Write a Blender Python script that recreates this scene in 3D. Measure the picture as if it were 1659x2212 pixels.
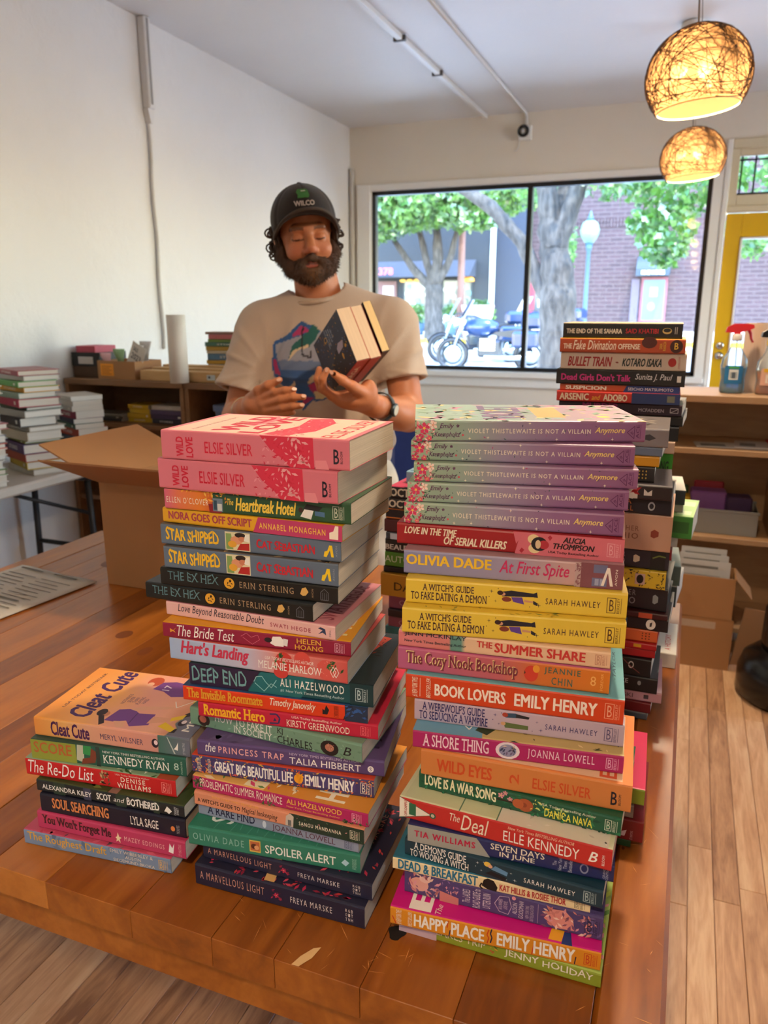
import bpy, bmesh, math, random
import numpy as np
from mathutils import Vector, Matrix, noise as mnoise
for o in list(bpy.data.objects): bpy.data.objects.remove(o)
SC = bpy.context.scene
COL = SC.collection
PI = math.pi
# ------------------------------------------------------------------ camera
CAM_H = 1.40
PITCH = math.atan(437 / 1661); YAW = math.radians(21.3)
cd = bpy.data.cameras.new('camera'); cam = bpy.data.objects.new('camera', cd); COL.objects.link(cam)
cam.location = (0, 0, CAM_H)
cam.rotation_euler = (PI / 2 - PITCH, 0, YAW)
cd.sensor_fit = 'VERTICAL'; cd.sensor_height = 9.2; cd.sensor_width = 6.9
cd.lens = 9.2 * 1661 / 2212
cd.clip_start = 0.02; cd.clip_end = 200
cd.dof.use_dof = True; cd.dof.focus_distance = 0.88; cd.dof.aperture_fstop = 2.2
SC.camera = cam
# ------------------------------------------------------------------ world, sun, exposure
W = bpy.data.worlds.new('sky'); SC.world = W; W.use_nodes = True
wn = W.node_tree.nodes; wl = W.node_tree.links
sky = wn.new('ShaderNodeTexSky'); sky.sky_type = 'NISHITA'; sky.sun_disc = False
sky.sun_elevation = math.radians(62); sky.sun_rotation = math.radians(150); sky.air_density = 1.6; sky.dust_density = 0.2
bg = wn['Background']; bg.inputs[1].default_value = 1.8
tint = wn.new('ShaderNodeMix'); tint.data_type = 'RGBA'; tint.blend_type = 'MULTIPLY'; tint.inputs[0].default_value = 1
tint.inputs[7].default_value = (.91, .98, 1.21, 1)
wl.new(sky.outputs[0], tint.inputs[6]); wl.new(tint.outputs[2], bg.inputs[0])
sd = bpy.data.lights.new('sun', 'SUN'); so = bpy.data.objects.new('sun', sd); COL.objects.link(so)
sd.energy = 7.0; sd.angle = math.radians(0.6); sd.color = (1.0, 0.95, 0.86)
so.rotation_euler = Vector((-0.32, 0.46, -1.1)).to_track_quat('-Z', 'Y').to_euler()
so.location = (4, -4, 12)
# daylight portal in the shop window (guides sky sampling, emits nothing itself)
pl = bpy.data.lights.new('window_portal', 'AREA'); po = bpy.data.objects.new('window_portal', pl); COL.objects.link(po)
pl.shape = 'RECTANGLE'; pl.size = 2.66; pl.size_y = 1.46; pl.cycles.is_portal = True
po.location = (-1.3, 6.7, 1.63); po.rotation_euler = (-PI / 2, 0, 0)
for k_, y_ in enumerate((-2.6, 3.6, 5.3)):  # portals for the side windows added for extra daylight
    pl = bpy.data.lights.new('added_window_portal', 'AREA'); po = bpy.data.objects.new('added_window_portal', pl); COL.objects.link(po)
    pl.shape = 'RECTANGLE'; pl.size = 1.7; pl.size_y = 2.0 if k_ == 0 else 1.4; pl.cycles.is_portal = True; po.location = (2.9, y_, 1.7); po.rotation_euler = (0, PI / 2, 0)
SC.view_settings.view_transform = 'Standard'; SC.view_settings.look = 'None'
SC.view_settings.gamma = 1.0; SC.view_settings.use_curve_mapping = False
SC.view_settings.exposure = 1.06
LAMP_W = 9.0       # each bulb of the pendant lamps
try:
    SC.cycles.max_bounces = 7; SC.cycles.diffuse_bounces = 4; SC.cycles.glossy_bounces = 2; SC.cycles.transparent_max_bounces = 8
    SC.cycles.use_adaptive_sampling = True; SC.cycles.adaptive_threshold = 0.04
    SC.cycles.sample_clamp_indirect = 6.0
except Exception: pass
# ------------------------------------------------------------------ helpers
def lin(c):
    if isinstance(c, str): c = tuple(int(c[i:i + 2], 16) for i in (0, 2, 4))
    return tuple(((v / 255) / 12.92 if v / 255 <= .04045 else ((v / 255 + .055) / 1.055) ** 2.4) for v in c)
_M = {}
def nt(name):
    m = bpy.data.materials.new(name); m.use_nodes = True
    n = m.node_tree.nodes; return m, n, m.node_tree.links, n['Principled BSDF']
def mat(col, rough=.5, vary=.08, scale=40., bump=0., bscale=200., metal=0., spec=.5, name=None, sheen=0., trans=0.):
    key = (col if isinstance(col, str) else tuple(col), rough, vary, scale, bump, bscale, metal, spec, sheen, trans)
    if key in _M: return _M[key]
    m, n, l, b = nt(name or 'paint')
    c = lin(col)
    tc = n.new('ShaderNodeTexCoord')
    no = n.new('ShaderNodeTexNoise'); no.inputs['Scale'].default_value = scale; no.inputs['Detail'].default_value = 3
    l.new(tc.outputs['Object'], no.inputs['Vector'])
    mx = n.new('ShaderNodeMix'); mx.data_type = 'RGBA'
    mx.inputs[6].default_value = tuple(max(0, v * (1 - vary)) for v in c) + (1,)
    mx.inputs[7].default_value = tuple(min(1, v * (1 + vary)) for v in c) + (1,)
    l.new(no.outputs['Fac'], mx.inputs[0]); l.new(mx.outputs[2], b.inputs['Base Color'])
    b.inputs['Roughness'].default_value = rough; b.inputs['Metallic'].default_value = metal
    b.inputs['Specular IOR Level'].default_value = spec
    if sheen: b.inputs['Sheen Weight'].default_value = sheen
    if trans: b.inputs['Transmission Weight'].default_value = trans
    if bump:
        n2 = n.new('ShaderNodeTexNoise'); n2.inputs['Scale'].default_value = bscale; n2.inputs['Detail'].default_value = 4
        l.new(tc.outputs['Object'], n2.inputs['Vector'])
        bp = n.new('ShaderNodeBump'); bp.inputs['Strength'].default_value = bump; bp.inputs['Distance'].default_value = .004
        l.new(n2.outputs['Fac'], bp.inputs['Height']); l.new(bp.outputs['Normal'], b.inputs['Normal'])
    _M[key] = m; return m
def gradmat(stops, axis=0, rough=.45, blot=.0):
    """colour changing along the object's own length (printed artwork)"""
    key = ('g', tuple(stops), axis, rough, blot)
    if key in _M: return _M[key]
    m, n, l, b = nt('printed_gradient')
    tc = n.new('ShaderNodeTexCoord'); sp = n.new('ShaderNodeSeparateXYZ'); l.new(tc.outputs['Generated'], sp.inputs[0])
    no = n.new('ShaderNodeTexNoise'); no.inputs['Scale'].default_value = 3.; l.new(tc.outputs['Generated'], no.inputs['Vector'])
    ad = n.new('ShaderNodeMath'); ad.operation = 'MULTIPLY_ADD'; l.new(no.outputs['Fac'], ad.inputs[0]); ad.inputs[1].default_value = blot; l.new(sp.outputs[axis], ad.inputs[2])
    r = n.new('ShaderNodeValToRGB'); l.new(ad.outputs[0], r.inputs[0])
    e = r.color_ramp.elements
    while len(e) < len(stops): e.new(.5)
    for k, (p, c) in enumerate(stops): e[k].position = p + blot * .5; e[k].color = lin(c) + (1,)
    l.new(r.outputs[0], b.inputs['Base Color']); b.inputs['Roughness'].default_value = rough
    _M[key] = m; return m
def vcolmat(name, rough=.8, bump=0., bscale=600., sss=0., sheen=0.):
    m, n, l, b = nt(name)
    at = n.new('ShaderNodeAttribute'); at.attribute_name = 'Col'
    tc = n.new('ShaderNodeTexCoord')
    no = n.new('ShaderNodeTexNoise'); no.inputs['Scale'].default_value = bscale; no.inputs['Detail'].default_value = 3
    l.new(tc.outputs['Object'], no.inputs['Vector'])
    mr = n.new('ShaderNodeMapRange'); mr.inputs[3].default_value = .82; mr.inputs[4].default_value = 1.14; l.new(no.outputs['Fac'], mr.inputs[0])
    mx = n.new('ShaderNodeMix'); mx.data_type = 'RGBA'; mx.blend_type = 'MULTIPLY'; mx.inputs[0].default_value = 1
    l.new(at.outputs['Color'], mx.inputs[6]); l.new(mr.outputs[0], mx.inputs[7])
    l.new(mx.outputs[2], b.inputs['Base Color']); b.inputs['Roughness'].default_value = rough
    if sss:
        b.inputs['Subsurface Weight'].default_value = sss; b.inputs['Subsurface Radius'].default_value = (.012, .005, .003)
    if sheen: b.inputs['Sheen Weight'].default_value = sheen
    if bump:
        bp = n.new('ShaderNodeBump'); bp.inputs['Strength'].default_value = bump; bp.inputs['Distance'].default_value = .003
        l.new(no.outputs['Fac'], bp.inputs['Height']); l.new(bp.outputs['Normal'], b.inputs['Normal'])
    return m

class MB:
    """mesh builder: collects faces, links ONE mesh object"""
    def __init__(s): s.v = []; s.f = []; s.mi = []; s.mats = []; s.smooth = False
    def m(s, material):
        if material not in s.mats: s.mats.append(material)
        return s.mats.index(material)
    def add(s, verts, faces, material):
        o = len(s.v); s.v += [tuple(p) for p in verts]; k = s.m(material)
        for f in faces: s.f.append([i + o for i in f]); s.mi.append(k)
    def box(s, x0, x1, y0, y1, z0, z1, material, mtx=None):
        v = [(x, y, z) for z in (z0, z1) for y in (y0, y1) for x in (x0, x1)]
        if mtx is not None: v = [mtx @ Vector(p) for p in v]
        s.add(v, [(0, 2, 3, 1), (4, 5, 7, 6), (0, 1, 5, 4), (2, 6, 7, 3), (0, 4, 6, 2), (1, 3, 7, 5)], material)
    def bbox(s, x0, x1, y0, y1, z0, z1, material, b=.003, mtx=None):
        """box with chamfered edges"""
        bm = bmesh.new(); bmesh.ops.create_cube(bm, size=1)
        for v in bm.verts:
            v.co = Vector(((x0 + x1) / 2 + v.co.x * (x1 - x0), (y0 + y1) / 2 + v.co.y * (y1 - y0), (z0 + z1) / 2 + v.co.z * (z1 - z0)))
        bmesh.ops.bevel(bm, geom=list(bm.edges), offset=min(b, .45 * min(x1 - x0, y1 - y0, z1 - z0)), segments=1, affect='EDGES')
        bm.verts.index_update()
        vs = [v.co.copy() for v in bm.verts]
        if mtx is not None: vs = [mtx @ p for p in vs]
        s.add(vs, [[v.index for v in f.verts] for f in bm.faces], material); bm.free()
    def poly(s, pts, material): s.add(pts, [list(range(len(pts)))], material)
    def prism(s, pts, d, material):
        """polygon pts (3d) extruded by vector d"""
        n = len(pts); d = Vector(d); a = [Vector(p) for p in pts]; b = [p + d for p in a]
        f = [list(range(n))[::-1], list(range(n, 2 * n))] + [[i, (i + 1) % n, n + (i + 1) % n, n + i] for i in range(n)]
        s.add(a + b, f, material)
    def tube(s, pts, r, material, n=8, cap=True, close=False):
        pts = [Vector(p) for p in pts]; k = len(pts); vs = []
        rr = r if hasattr(r, '__len__') else [r] * k
        t0 = (pts[1] - pts[0]).normalized()
        ref = Vector((0, 0, 1)) if abs(t0.z) < .9 else Vector((1, 0, 0))
        u = t0.cross(ref).normalized()
        for i, p in enumerate(pts):
            if close: t = (pts[(i + 1) % k] - pts[i - 1])
            else: t = pts[min(i + 1, k - 1)] - pts[max(i - 1, 0)]
            if t.length < 1e-9: t = t0.copy()
            t.normalize(); u = (u - t * u.dot(t))
            if u.length < 1e-6: u = t.orthogonal()
            u.normalize(); w = t.cross(u)
            for j in range(n):
                a = 2 * PI * j / n; vs.append(p + (u * math.cos(a) + w * math.sin(a)) * rr[i])
        f = []
        for i in range(k if close else k - 1):
            for j in range(n):
                a = i * n + j; b = i * n + (j + 1) % n; c = ((i + 1) % k) * n + (j + 1) % n; d = ((i + 1) % k) * n + j
                f.append((a, b, c, d))
        if cap and not close: f += [list(range(n))[::-1], [(k - 1) * n + j for j in range(n)]]
        s.add(vs, f, material)
    def lathe(s, prof, material, n=32, mtx=None, cap=True):
        """prof: list of (r, z)"""
        vs = []; f = []
        for r, z in prof:
            for j in range(n):
                a = 2 * PI * j / n; vs.append(Vector((r * math.cos(a), r * math.sin(a), z)))
        for i in range(len(prof) - 1):
            for j in range(n):
                f.append((i * n + j, i * n + (j + 1) % n, (i + 1) * n + (j + 1) % n, (i + 1) * n + j))
        if cap:
            if prof[0][0] > 1e-6: f.append(list(range(n))[::-1])
            if prof[-1][0] > 1e-6: f.append([(len(prof) - 1) * n + j for j in range(n)])
        if mtx is not None: vs = [mtx @ p for p in vs]
        s.add(vs, f, material)
    def grid(s, P, material, close_u=False):
        """P[i][j] points"""
        nu = len(P); nv = len(P[0]); vs = [p for row in P for p in row]; f = []
        for i in range(nu - (0 if close_u else 1)):
            for j in range(nv - 1):
                f.append((i * nv + j, ((i + 1) % nu) * nv + j, ((i + 1) % nu) * nv + j + 1, i * nv + j + 1))
        s.add(vs, f, material)
    def build(s, name, parent=None, smooth=None, loc=None):
        me = bpy.data.meshes.new(name); me.from_pydata([tuple(p) for p in s.v], [], s.f)
        for m_ in s.mats: me.materials.append(m_)
        me.polygons.foreach_set('material_index', s.mi)
        sm = s.smooth if smooth is None else smooth
        if sm: me.polygons.foreach_set('use_smooth', [True] * len(me.polygons))
        me.update()
        o = bpy.data.objects.new(name, me); COL.objects.link(o)
        if parent is not None: o.parent = parent
        if loc is not None: o.location = loc
        return o
def tag(o, label=None, cat=None, group=None, kind=None):
    if label: o['label'] = label
    if cat: o['category'] = cat
    if group: o['group'] = group
    if kind: o['kind'] = kind
    return o
def empty(name, loc=(0, 0, 0), rz=0, label=None, cat=None, group=None):
    o = bpy.data.objects.new(name, None); COL.objects.link(o); o.location = loc; o.rotation_euler = (0, 0, rz)
    o.empty_display_size = .05
    return tag(o, label, cat, group)
def struct(o): o['kind'] = 'structure'; return o

# text -> flat mesh data in the unit box (0..1, 0..1), cached
_TX = {}
def text_geo(txt, style='s'):
    key = (txt, style)
    if key in _TX: return _TX[key]
    cu = bpy.data.curves.new('txt', 'FONT'); cu.body = txt; cu.resolution_u = 2; cu.align_x = 'CENTER'
    cu.space_line = .92
    if 'i' in style: cu.shear = .28
    if 'w' in style: cu.space_character = 1.25
    if 'n' in style: cu.space_character = .9
    ob = bpy.data.objects.new('txt', cu)
    me = bpy.data.meshes.new_from_object(ob)
    vs = [(v.co.x, v.co.y) for v in me.vertices]; fs = [list(p.vertices) for p in me.polygons]
    lv = [0] * len(vs)
    if 'f' in style:         # serifs: a short foot on every stem end
        cnt = {}
        for f in fs:
            for i in range(len(f)):
                e = tuple(sorted((f[i], f[i - 1]))); cnt[e] = cnt.get(e, 0) + 1
        sh = .28 if 'i' in style else 0.
        for (a, b_), c in cnt.items():
            if c > 1: continue
            (x0, y0), (x1, y1) = vs[a], vs[b_]
            if abs(y0 - y1) > .002 or not .03 < abs(x0 - x1) < .17: continue
            xm, xn = min(x0, x1) - .05, max(x0, x1) + .05; up = y0 > .25; hh = -.045 if up else .045
            o = len(vs); vs += [(xm, y0), (xn, y0), (xn, y0 + hh), (xm, y0 + hh)]; fs.append([o, o + 1, o + 2, o + 3]); lv += [1] * 4
    if 'h' in style or 'b' in style:      # heavier weight: the outline is struck several times
        k_ = ((-.034, -.016), (0, -.016), (.034, -.016), (-.034, .016), (0, .016), (.034, .016)) if 'h' in style else ((-.012, 0), (.012, 0), (0, .009), (0, -.009))
        v0, f0, l0 = vs, fs, lv; vs, fs, lv = [], [], []
        for q_, (dx, dy) in enumerate(k_):
            o = len(vs); lv += [a + 2 * q_ for a in l0]; vs += [(a + dx, b_ + dy) for a, b_ in v0]; fs += [[i + o for i in f] for f in f0]
    bpy.data.objects.remove(ob); bpy.data.meshes.remove(me); bpy.data.curves.remove(cu)
    if vs:
        xs = [a for a, b in vs]; ys = [b for a, b in vs]; x0, x1, y0, y1 = min(xs), max(xs), min(ys), max(ys)
        vs = [((a - x0) / max(x1 - x0, 1e-6), (b - y0) / max(y1 - y0, 1e-6)) for a, b in vs]
        if 'u' in style:     # a lively hand-drawn baseline
            vs = [(a, b * (1 + .10 * math.sin(a * 37)) + .05 * math.sin(a * 23)) for a, b in vs]
    _TX[key] = ([(a, b_, l_) for (a, b_), l_ in zip(vs, lv)], fs); return _TX[key]
# ------------------------------------------------------------------ room shell
XL, XR, YB, YW, ZC = -2.846, 2.7, -4.6, 6.5, 2.879
def plaster(name, col, bump=.25, sc=9.):
    m, n, l, b = nt(name); c = lin(col)
    tc = n.new('ShaderNodeTexCoord')
    n1 = n.new('ShaderNodeTexNoise'); n1.inputs['Scale'].default_value = 1.6; n1.inputs['Detail'].default_value = 5; l.new(tc.outputs['Object'], n1.inputs['Vector'])
    mx = n.new('ShaderNodeMix'); mx.data_type = 'RGBA'; l.new(n1.outputs['Fac'], mx.inputs[0])
    mx.inputs[6].default_value = tuple(v * .93 for v in c) + (1,); mx.inputs[7].default_value = tuple(min(1, v * 1.04) for v in c) + (1,)
    l.new(mx.outputs[2], b.inputs['Base Color']); b.inputs['Roughness'].default_value = .55
    n2 = n.new('ShaderNodeTexNoise'); n2.inputs['Scale'].default_value = sc; n2.inputs['Detail'].default_value = 8; n2.inputs['Roughness'].default_value = .62; l.new(tc.outputs['Object'], n2.inputs['Vector'])
    bp = n.new('ShaderNodeBump'); bp.inputs['Strength'].default_value = bump; bp.inputs['Distance'].default_value = .03
    l.new(n2.outputs['Fac'], bp.inputs['Height']); l.new(bp.outputs['Normal'], b.inputs['Normal'])
    return m
m_wall = plaster('white_plaster', 'DDDAD6'); m_ceil = plaster('ceiling_plaster', 'DCD9D5', .12, 5.)
m_cream = plaster('cream_wall', 'DDD2C0', .06, 14.)
m_trim = mat('E2DED6', .4, .03); m_black = mat('17181A', .35, .1); m_blk2 = mat('1B1A1A', .55, .15)
def wallbox(name, *a, m=None):
    b = MB(); b.box(*a, m or m_wall); return struct(b.build(name))
wallbox('wall_left', XL - .15, XL, YB, YW + .15, 0, ZC)
b = MB()      # right wall; its unseen side windows are added to let in more daylight
SWZ0, SWZ1 = 1.0, 2.6; SW = ((-3.6, -1.6), (2.9, 4.3), (4.6, 6.0))
b.box(XR, XR + .15, YB, YW + .15, 0, SWZ0, m_wall); b.box(XR, XR + .15, YB, YW + .15, SWZ1, ZC, m_wall)
ys_ = [YB] + [v for p in SW for v in p] + [YW + .15]
for k in range(0, len(ys_), 2): b.box(XR, XR + .15, ys_[k], ys_[k + 1], SWZ0, SWZ1, m_wall)
struct(b.build('wall_right'))
wallbox('wall_back', XL, XR, YB - .15, YB, 0, ZC)
wallbox('ceiling', XL - .15, XR + .15, YB - .15, YW + .3, ZC, ZC + .15, m=m_ceil)
# front wall with the shop window and the door opening
WX0, WX1, WZ0, WZ1 = -2.655, 0.045, .897, 2.372
DX0, DX1, DZ1, TZ0, TZ1 = .155, 1.10, 2.085, 2.12, 2.52
b = MB()
for x0, x1, z0, z1 in ((XL, WX0 - .03, 0, ZC), (WX0 - .03, WX1 + .03, 0, WZ0 - .03), (WX0 - .03, WX1 + .03, WZ1 + .03, ZC), (WX1 + .03, DX0 - .03, 0, ZC), (DX0 - .03, DX1 + .03, TZ1 + .03, ZC), (DX1 + .03, XR, 0, ZC)):
    b.box(x0, x1, YW, YW + .2, z0, z1, m_cream)
struct(b.build('wall_front'))
# white casing round the window (trim) and sill
b = MB()
b.bbox(WX0 - .12, WX0 - .0, YW - .025, YW + .06, WZ0 - .1, WZ1 + .05, m_trim, .004)
b.bbox(WX1 + .0, WX1 + .07, YW - .025, YW + .06, WZ0 - .1, WZ1 + .05, m_trim, .004)
b.bbox(WX0 - .001, WX1 + .001, YW - .022, YW + .06, WZ1 + .0005, WZ1 + .05, m_trim, .003)
struct(b.build('trim_1'))
b = MB(); b.bbox(WX0 - .12, WX1 + .07, YW - .07, YW + .06, WZ0 - .05, WZ0 - .001, m_trim, .006); b.bbox(WX0 - .1, WX1 + .05, YW - .03, YW - .0, WZ0 - .13, WZ0 - .05, m_trim, .004)
struct(b.build('trim_2'))
def thin_glass():
    m, n, l, b = nt('window_glass'); n.remove(b)
    tr = n.new('ShaderNodeBsdfTransparent'); tr.inputs[0].default_value = (.96, .985, .98, 1)
    gl = n.new('ShaderNodeBsdfGlossy'); gl.inputs['Roughness'].default_value = .02
    fr = n.new('ShaderNodeFresnel'); fr.inputs[0].default_value = 1.45
    # faint dust so that the pane is never perfectly clear
    no = n.new('ShaderNodeTexNoise'); no.inputs['Scale'].default_value = 6
    mx = n.new('ShaderNodeMixShader'); l.new(fr.outputs[0], mx.inputs[0]); l.new(tr.outputs[0], mx.inputs[1]); l.new(gl.outputs[0], mx.inputs[2])
    l.new(mx.outputs[0], n['Material Output'].inputs[0]); return m
m_glass = thin_glass()
win = empty('window_1', (0, 0, 0)); struct(win)
b = MB(); fw = .032
b.bbox(WX0, WX1, YW + .03, YW + .09, WZ1 - fw, WZ1, m_black, .003); b.bbox(WX0, WX1, YW + .03, YW + .09, WZ0, WZ0 + fw, m_black, .003)
b.bbox(WX0, WX0 + fw, YW + .03, YW + .09, WZ0, WZ1, m_black, .003); b.bbox(WX1 - fw, WX1, YW + .03, YW + .09, WZ0, WZ1, m_black, .003)
b.build('window_frame', win)
b = MB(); b.bbox(-1.318, -1.278, YW + .025, YW + .1, WZ0 + fw, WZ1 - fw, m_black, .003); b.build('mullion', win)
for x0, x1 in ((WX0 + fw, -1.318), (-1.278, WX1 - fw)):
    b = MB(); b.box(x0, x1, YW + .058, YW + .062, WZ0 + fw, WZ1 - fw, m_glass); b.build('pane', win)
for k, (y0, y1) in enumerate(SW):  # frames and panes of the added, unseen side windows
    w_ = empty('window_%d' % (k + 3), (XR, y0, SWZ0)); struct(w_); d_ = y1 - y0; h_ = SWZ1 - SWZ0
    b = MB()
    for a in ((0, d_, 0, .05), (0, d_, h_ - .05, h_), (0, .05, .05, h_ - .05), (d_ - .05, d_, .05, h_ - .05)): b.bbox(.04, .1, a[0], a[1], a[2], a[3], m_trim, .003)
    b.build('window_frame', w_); b = MB(); b.box(.066, .07, .05, d_ - .05, .05, h_ - .05, m_glass); b.build('pane', w_)
b = MB(); b.prism([(XR + .15, YB, 2.62), (XR + .15, YB, 2.75), (XR + 1.35, YB, 2.50), (XR + 1.35, YB, 2.44)], (0, YW - YB, 0), m_trim); struct(b.build('added_sun_awning'))  # unseen awning added to keep direct sun out of the side windows
# yellow door with glass, transom above
m_yel = mat('D3A410', .35, .05, 8); m_yel2 = mat('CDBFA0', .45, .04)
door = empty('door_1', (DX0, YW, 0)); struct(door)
b = MB(); w = DX1 - DX0; st = .115
b.bbox(.005, st, .02, .065, .01, DZ1 - .005, m_yel, .004); b.bbox(w - st, w - .005, .02, .065, .01, DZ1 - .005, m_yel, .004)
b.bbox(st, w - st, .02, .065, DZ1 - .17, DZ1 - .005, m_yel, .004); b.bbox(st, w - st, .02, .065, .01, .42, m_yel, .004)
b.build('door_leaf', door)
b = MB(); gx0, gx1, gz0, gz1 = st, w - st, .42, DZ1 - .17
for a in ((gx0, gx0 + .014, gz0, gz1), (gx1 - .014, gx1, gz0, gz1), (gx0, gx1, gz0, gz0 + .014), (gx0, gx1, gz1 - .014, gz1)):
    b.bbox(a[0], a[1], .012, .07, a[2], a[3], m_trim, .003)
b.build('glazing_bead', door)
b = MB(); b.box(gx0, gx1, .04, .044, gz0, gz1, m_glass); b.build('pane', door)
m_chrome = mat('C8C6C2', .2, .05, metal=1.)
for z in (1.06, 1.135):
    b = MB(); R = Matrix.Translation((.055, .02, z)) @ Matrix.Rotation(PI / 2, 4, 'X')
    b.lathe([(.03, 0), (.03, .006), (.012, .01), (.012, .03), (.026, .04), (.028, .055), (.015, .064), (0, .065)] if z < 1.1 else [(.028, 0), (.028, .012), (.02, .018), (0, .019)], m_chrome, 20, R)
    b.build('door_knob' if z < 1.1 else 'dead_bolt', door, True)
b = MB()
b.bbox(WX1 + .072, DX0, YW - .03, YW + .08, 0, TZ1 + .06, m_trim, .005)
b.bbox(DX1, DX1 + .09, YW - .03, YW + .08, 0, TZ1 + .06, m_trim, .005)
b.bbox(DX0, DX1, YW - .02, YW + .08, TZ1 - .005, TZ1 + .06, m_yel2, .005)
b.bbox(DX0, DX1, YW - .02, YW + .08, DZ1 + .002, TZ0 + .01, m_yel2, .005)
struct(b.build('trim_3'))
tr = empty('window_2', (DX0, YW, TZ0)); struct(tr)
b = MB(); h = TZ1 - TZ0; f = .055
b.bbox(0, f, .0, .05, 0, h, m_yel2, .004); b.bbox(w - f, w, .0, .05, 0, h, m_yel2, .004); b.bbox(f, w - f, .0, .05, 0, f + .03, m_yel2, .004); b.bbox(f, w - f, .0, .05, h - f, h, m_yel2, .004)
b.build('window_frame', tr)
b = MB()
for x in (f + .01, f + .1, w / 2, w - f - .1): b.box(x, x + .012, .02, .035, f + .03, h - f, m_blk2)
b.box(f, w - f, .02, .035, f + .03, f + .045, m_blk2); b.box(f, w - f, .02, .035, h - f - .03, h - f - .018, m_blk2)
b.build('leading', tr)
b = MB(); b.box(f, w - f, .026, .029, f + .03, h - f, m_glass); b.build('pane', tr)
# baseboards
for nm, a in (('left', (XL, XL + .015, YB, YW, 0, .13)), ('front', (XL, WX1, YW - .015, YW, 0, .13))):
    b = MB(); b.bbox(*a, m_trim, .004); struct(b.build('baseboard_' + nm))
# conduits and ceiling rails
m_cond = mat('D8D5D0', .45, .04)
b = MB(); b.bbox(XL + .001, XL + .05, 3.745, 3.80, 2.44, 2.878, m_cond, .006)
b.prism([(XL + .001, 3.745, 2.44), (XL + .001, 3.80, 2.44), (XL + .001, 3.783, 2.37), (XL + .001, 3.763, 2.37)], (.035, 0, 0), m_cond)
b.box(XL + .05, XL + .052, 3.758, 3.775, 2.46, 2.87, mat('8E8984', .6))
b.tube([(XL + .014, 3.773, 2.38)] + [(XL + .014, 3.773 + .006 * math.sin(k * 1.3), 2.38 - k * .1) for k in range(1, 13)], .011, m_cond, 8)
tag(b.build('wall_conduit', smooth=False), 'white painted conduit and cable running down the left wall', 'conduit')
b = MB(); b.bbox(XL + .01, XL + .045, YW - .045, YW - .003, 0.0, 2.56, mat('BDB6AB', .5), .006)
tag(b.build('corner_conduit'), 'grey vertical conduit in the corner beside the window', 'conduit')
b = MB(); b.bbox(-1.68, -1.645, 1.0, 6.46, ZC - .03, ZC - .001, m_cond, .003); b.box(-1.684, -1.679, 1.0, 6.46, ZC - .024, ZC - .012, mat('4A4643', .6))
for y in (4.5, 5.2): b.box(-1.70, -1.63, y, y + .02, ZC - .034, ZC - .006, mat('55504C', .6))
tag(b.build('track_rail'), 'long lighting track with dark slot on the ceiling', 'track rail')
b = MB(); b.tube([(-1.343, .8, ZC - .013), (-1.343, 6.45, ZC - .013), (-1.343, 6.485, ZC - .03), (-1.343, 6.487, 2.775)], .011, m_cond, 8)
tag(b.build('ceiling_pipe', smooth=True), 'thin white conduit crossing the ceiling to the camera box', 'conduit')
t = empty('security_camera', (-1.35, YW, 2.73), 0, 'small white box with black ring lens above the window', 'camera')
b = MB(); b.bbox(-.045, .055, -.05, -.002, -.055, .05, m_trim, .006); b.build('housing', t)
b = MB(); R = Matrix.Translation((-.005, -.05, .005)) @ Matrix.Rotation(PI / 2, 4, 'X')
b.lathe([(.042, 0), (.045, .02), (.04, .028), (.026, .028), (.024, .016)], m_black, 24, R, cap=False); b.build('lens_ring', t, True)
b = MB(); b.lathe([(.026, .004), (.02, .014), (0, .018)], m_trim, 20, R); b.build('lens', t, True)
b = MB(); b.tube([(-.04, -.01, -.055), (-.045, -.012, -.09), (-.06, -.012, -.12), (-.08, -.012, -.125)], .003, m_cond, 6); b.build('wire', t)
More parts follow.
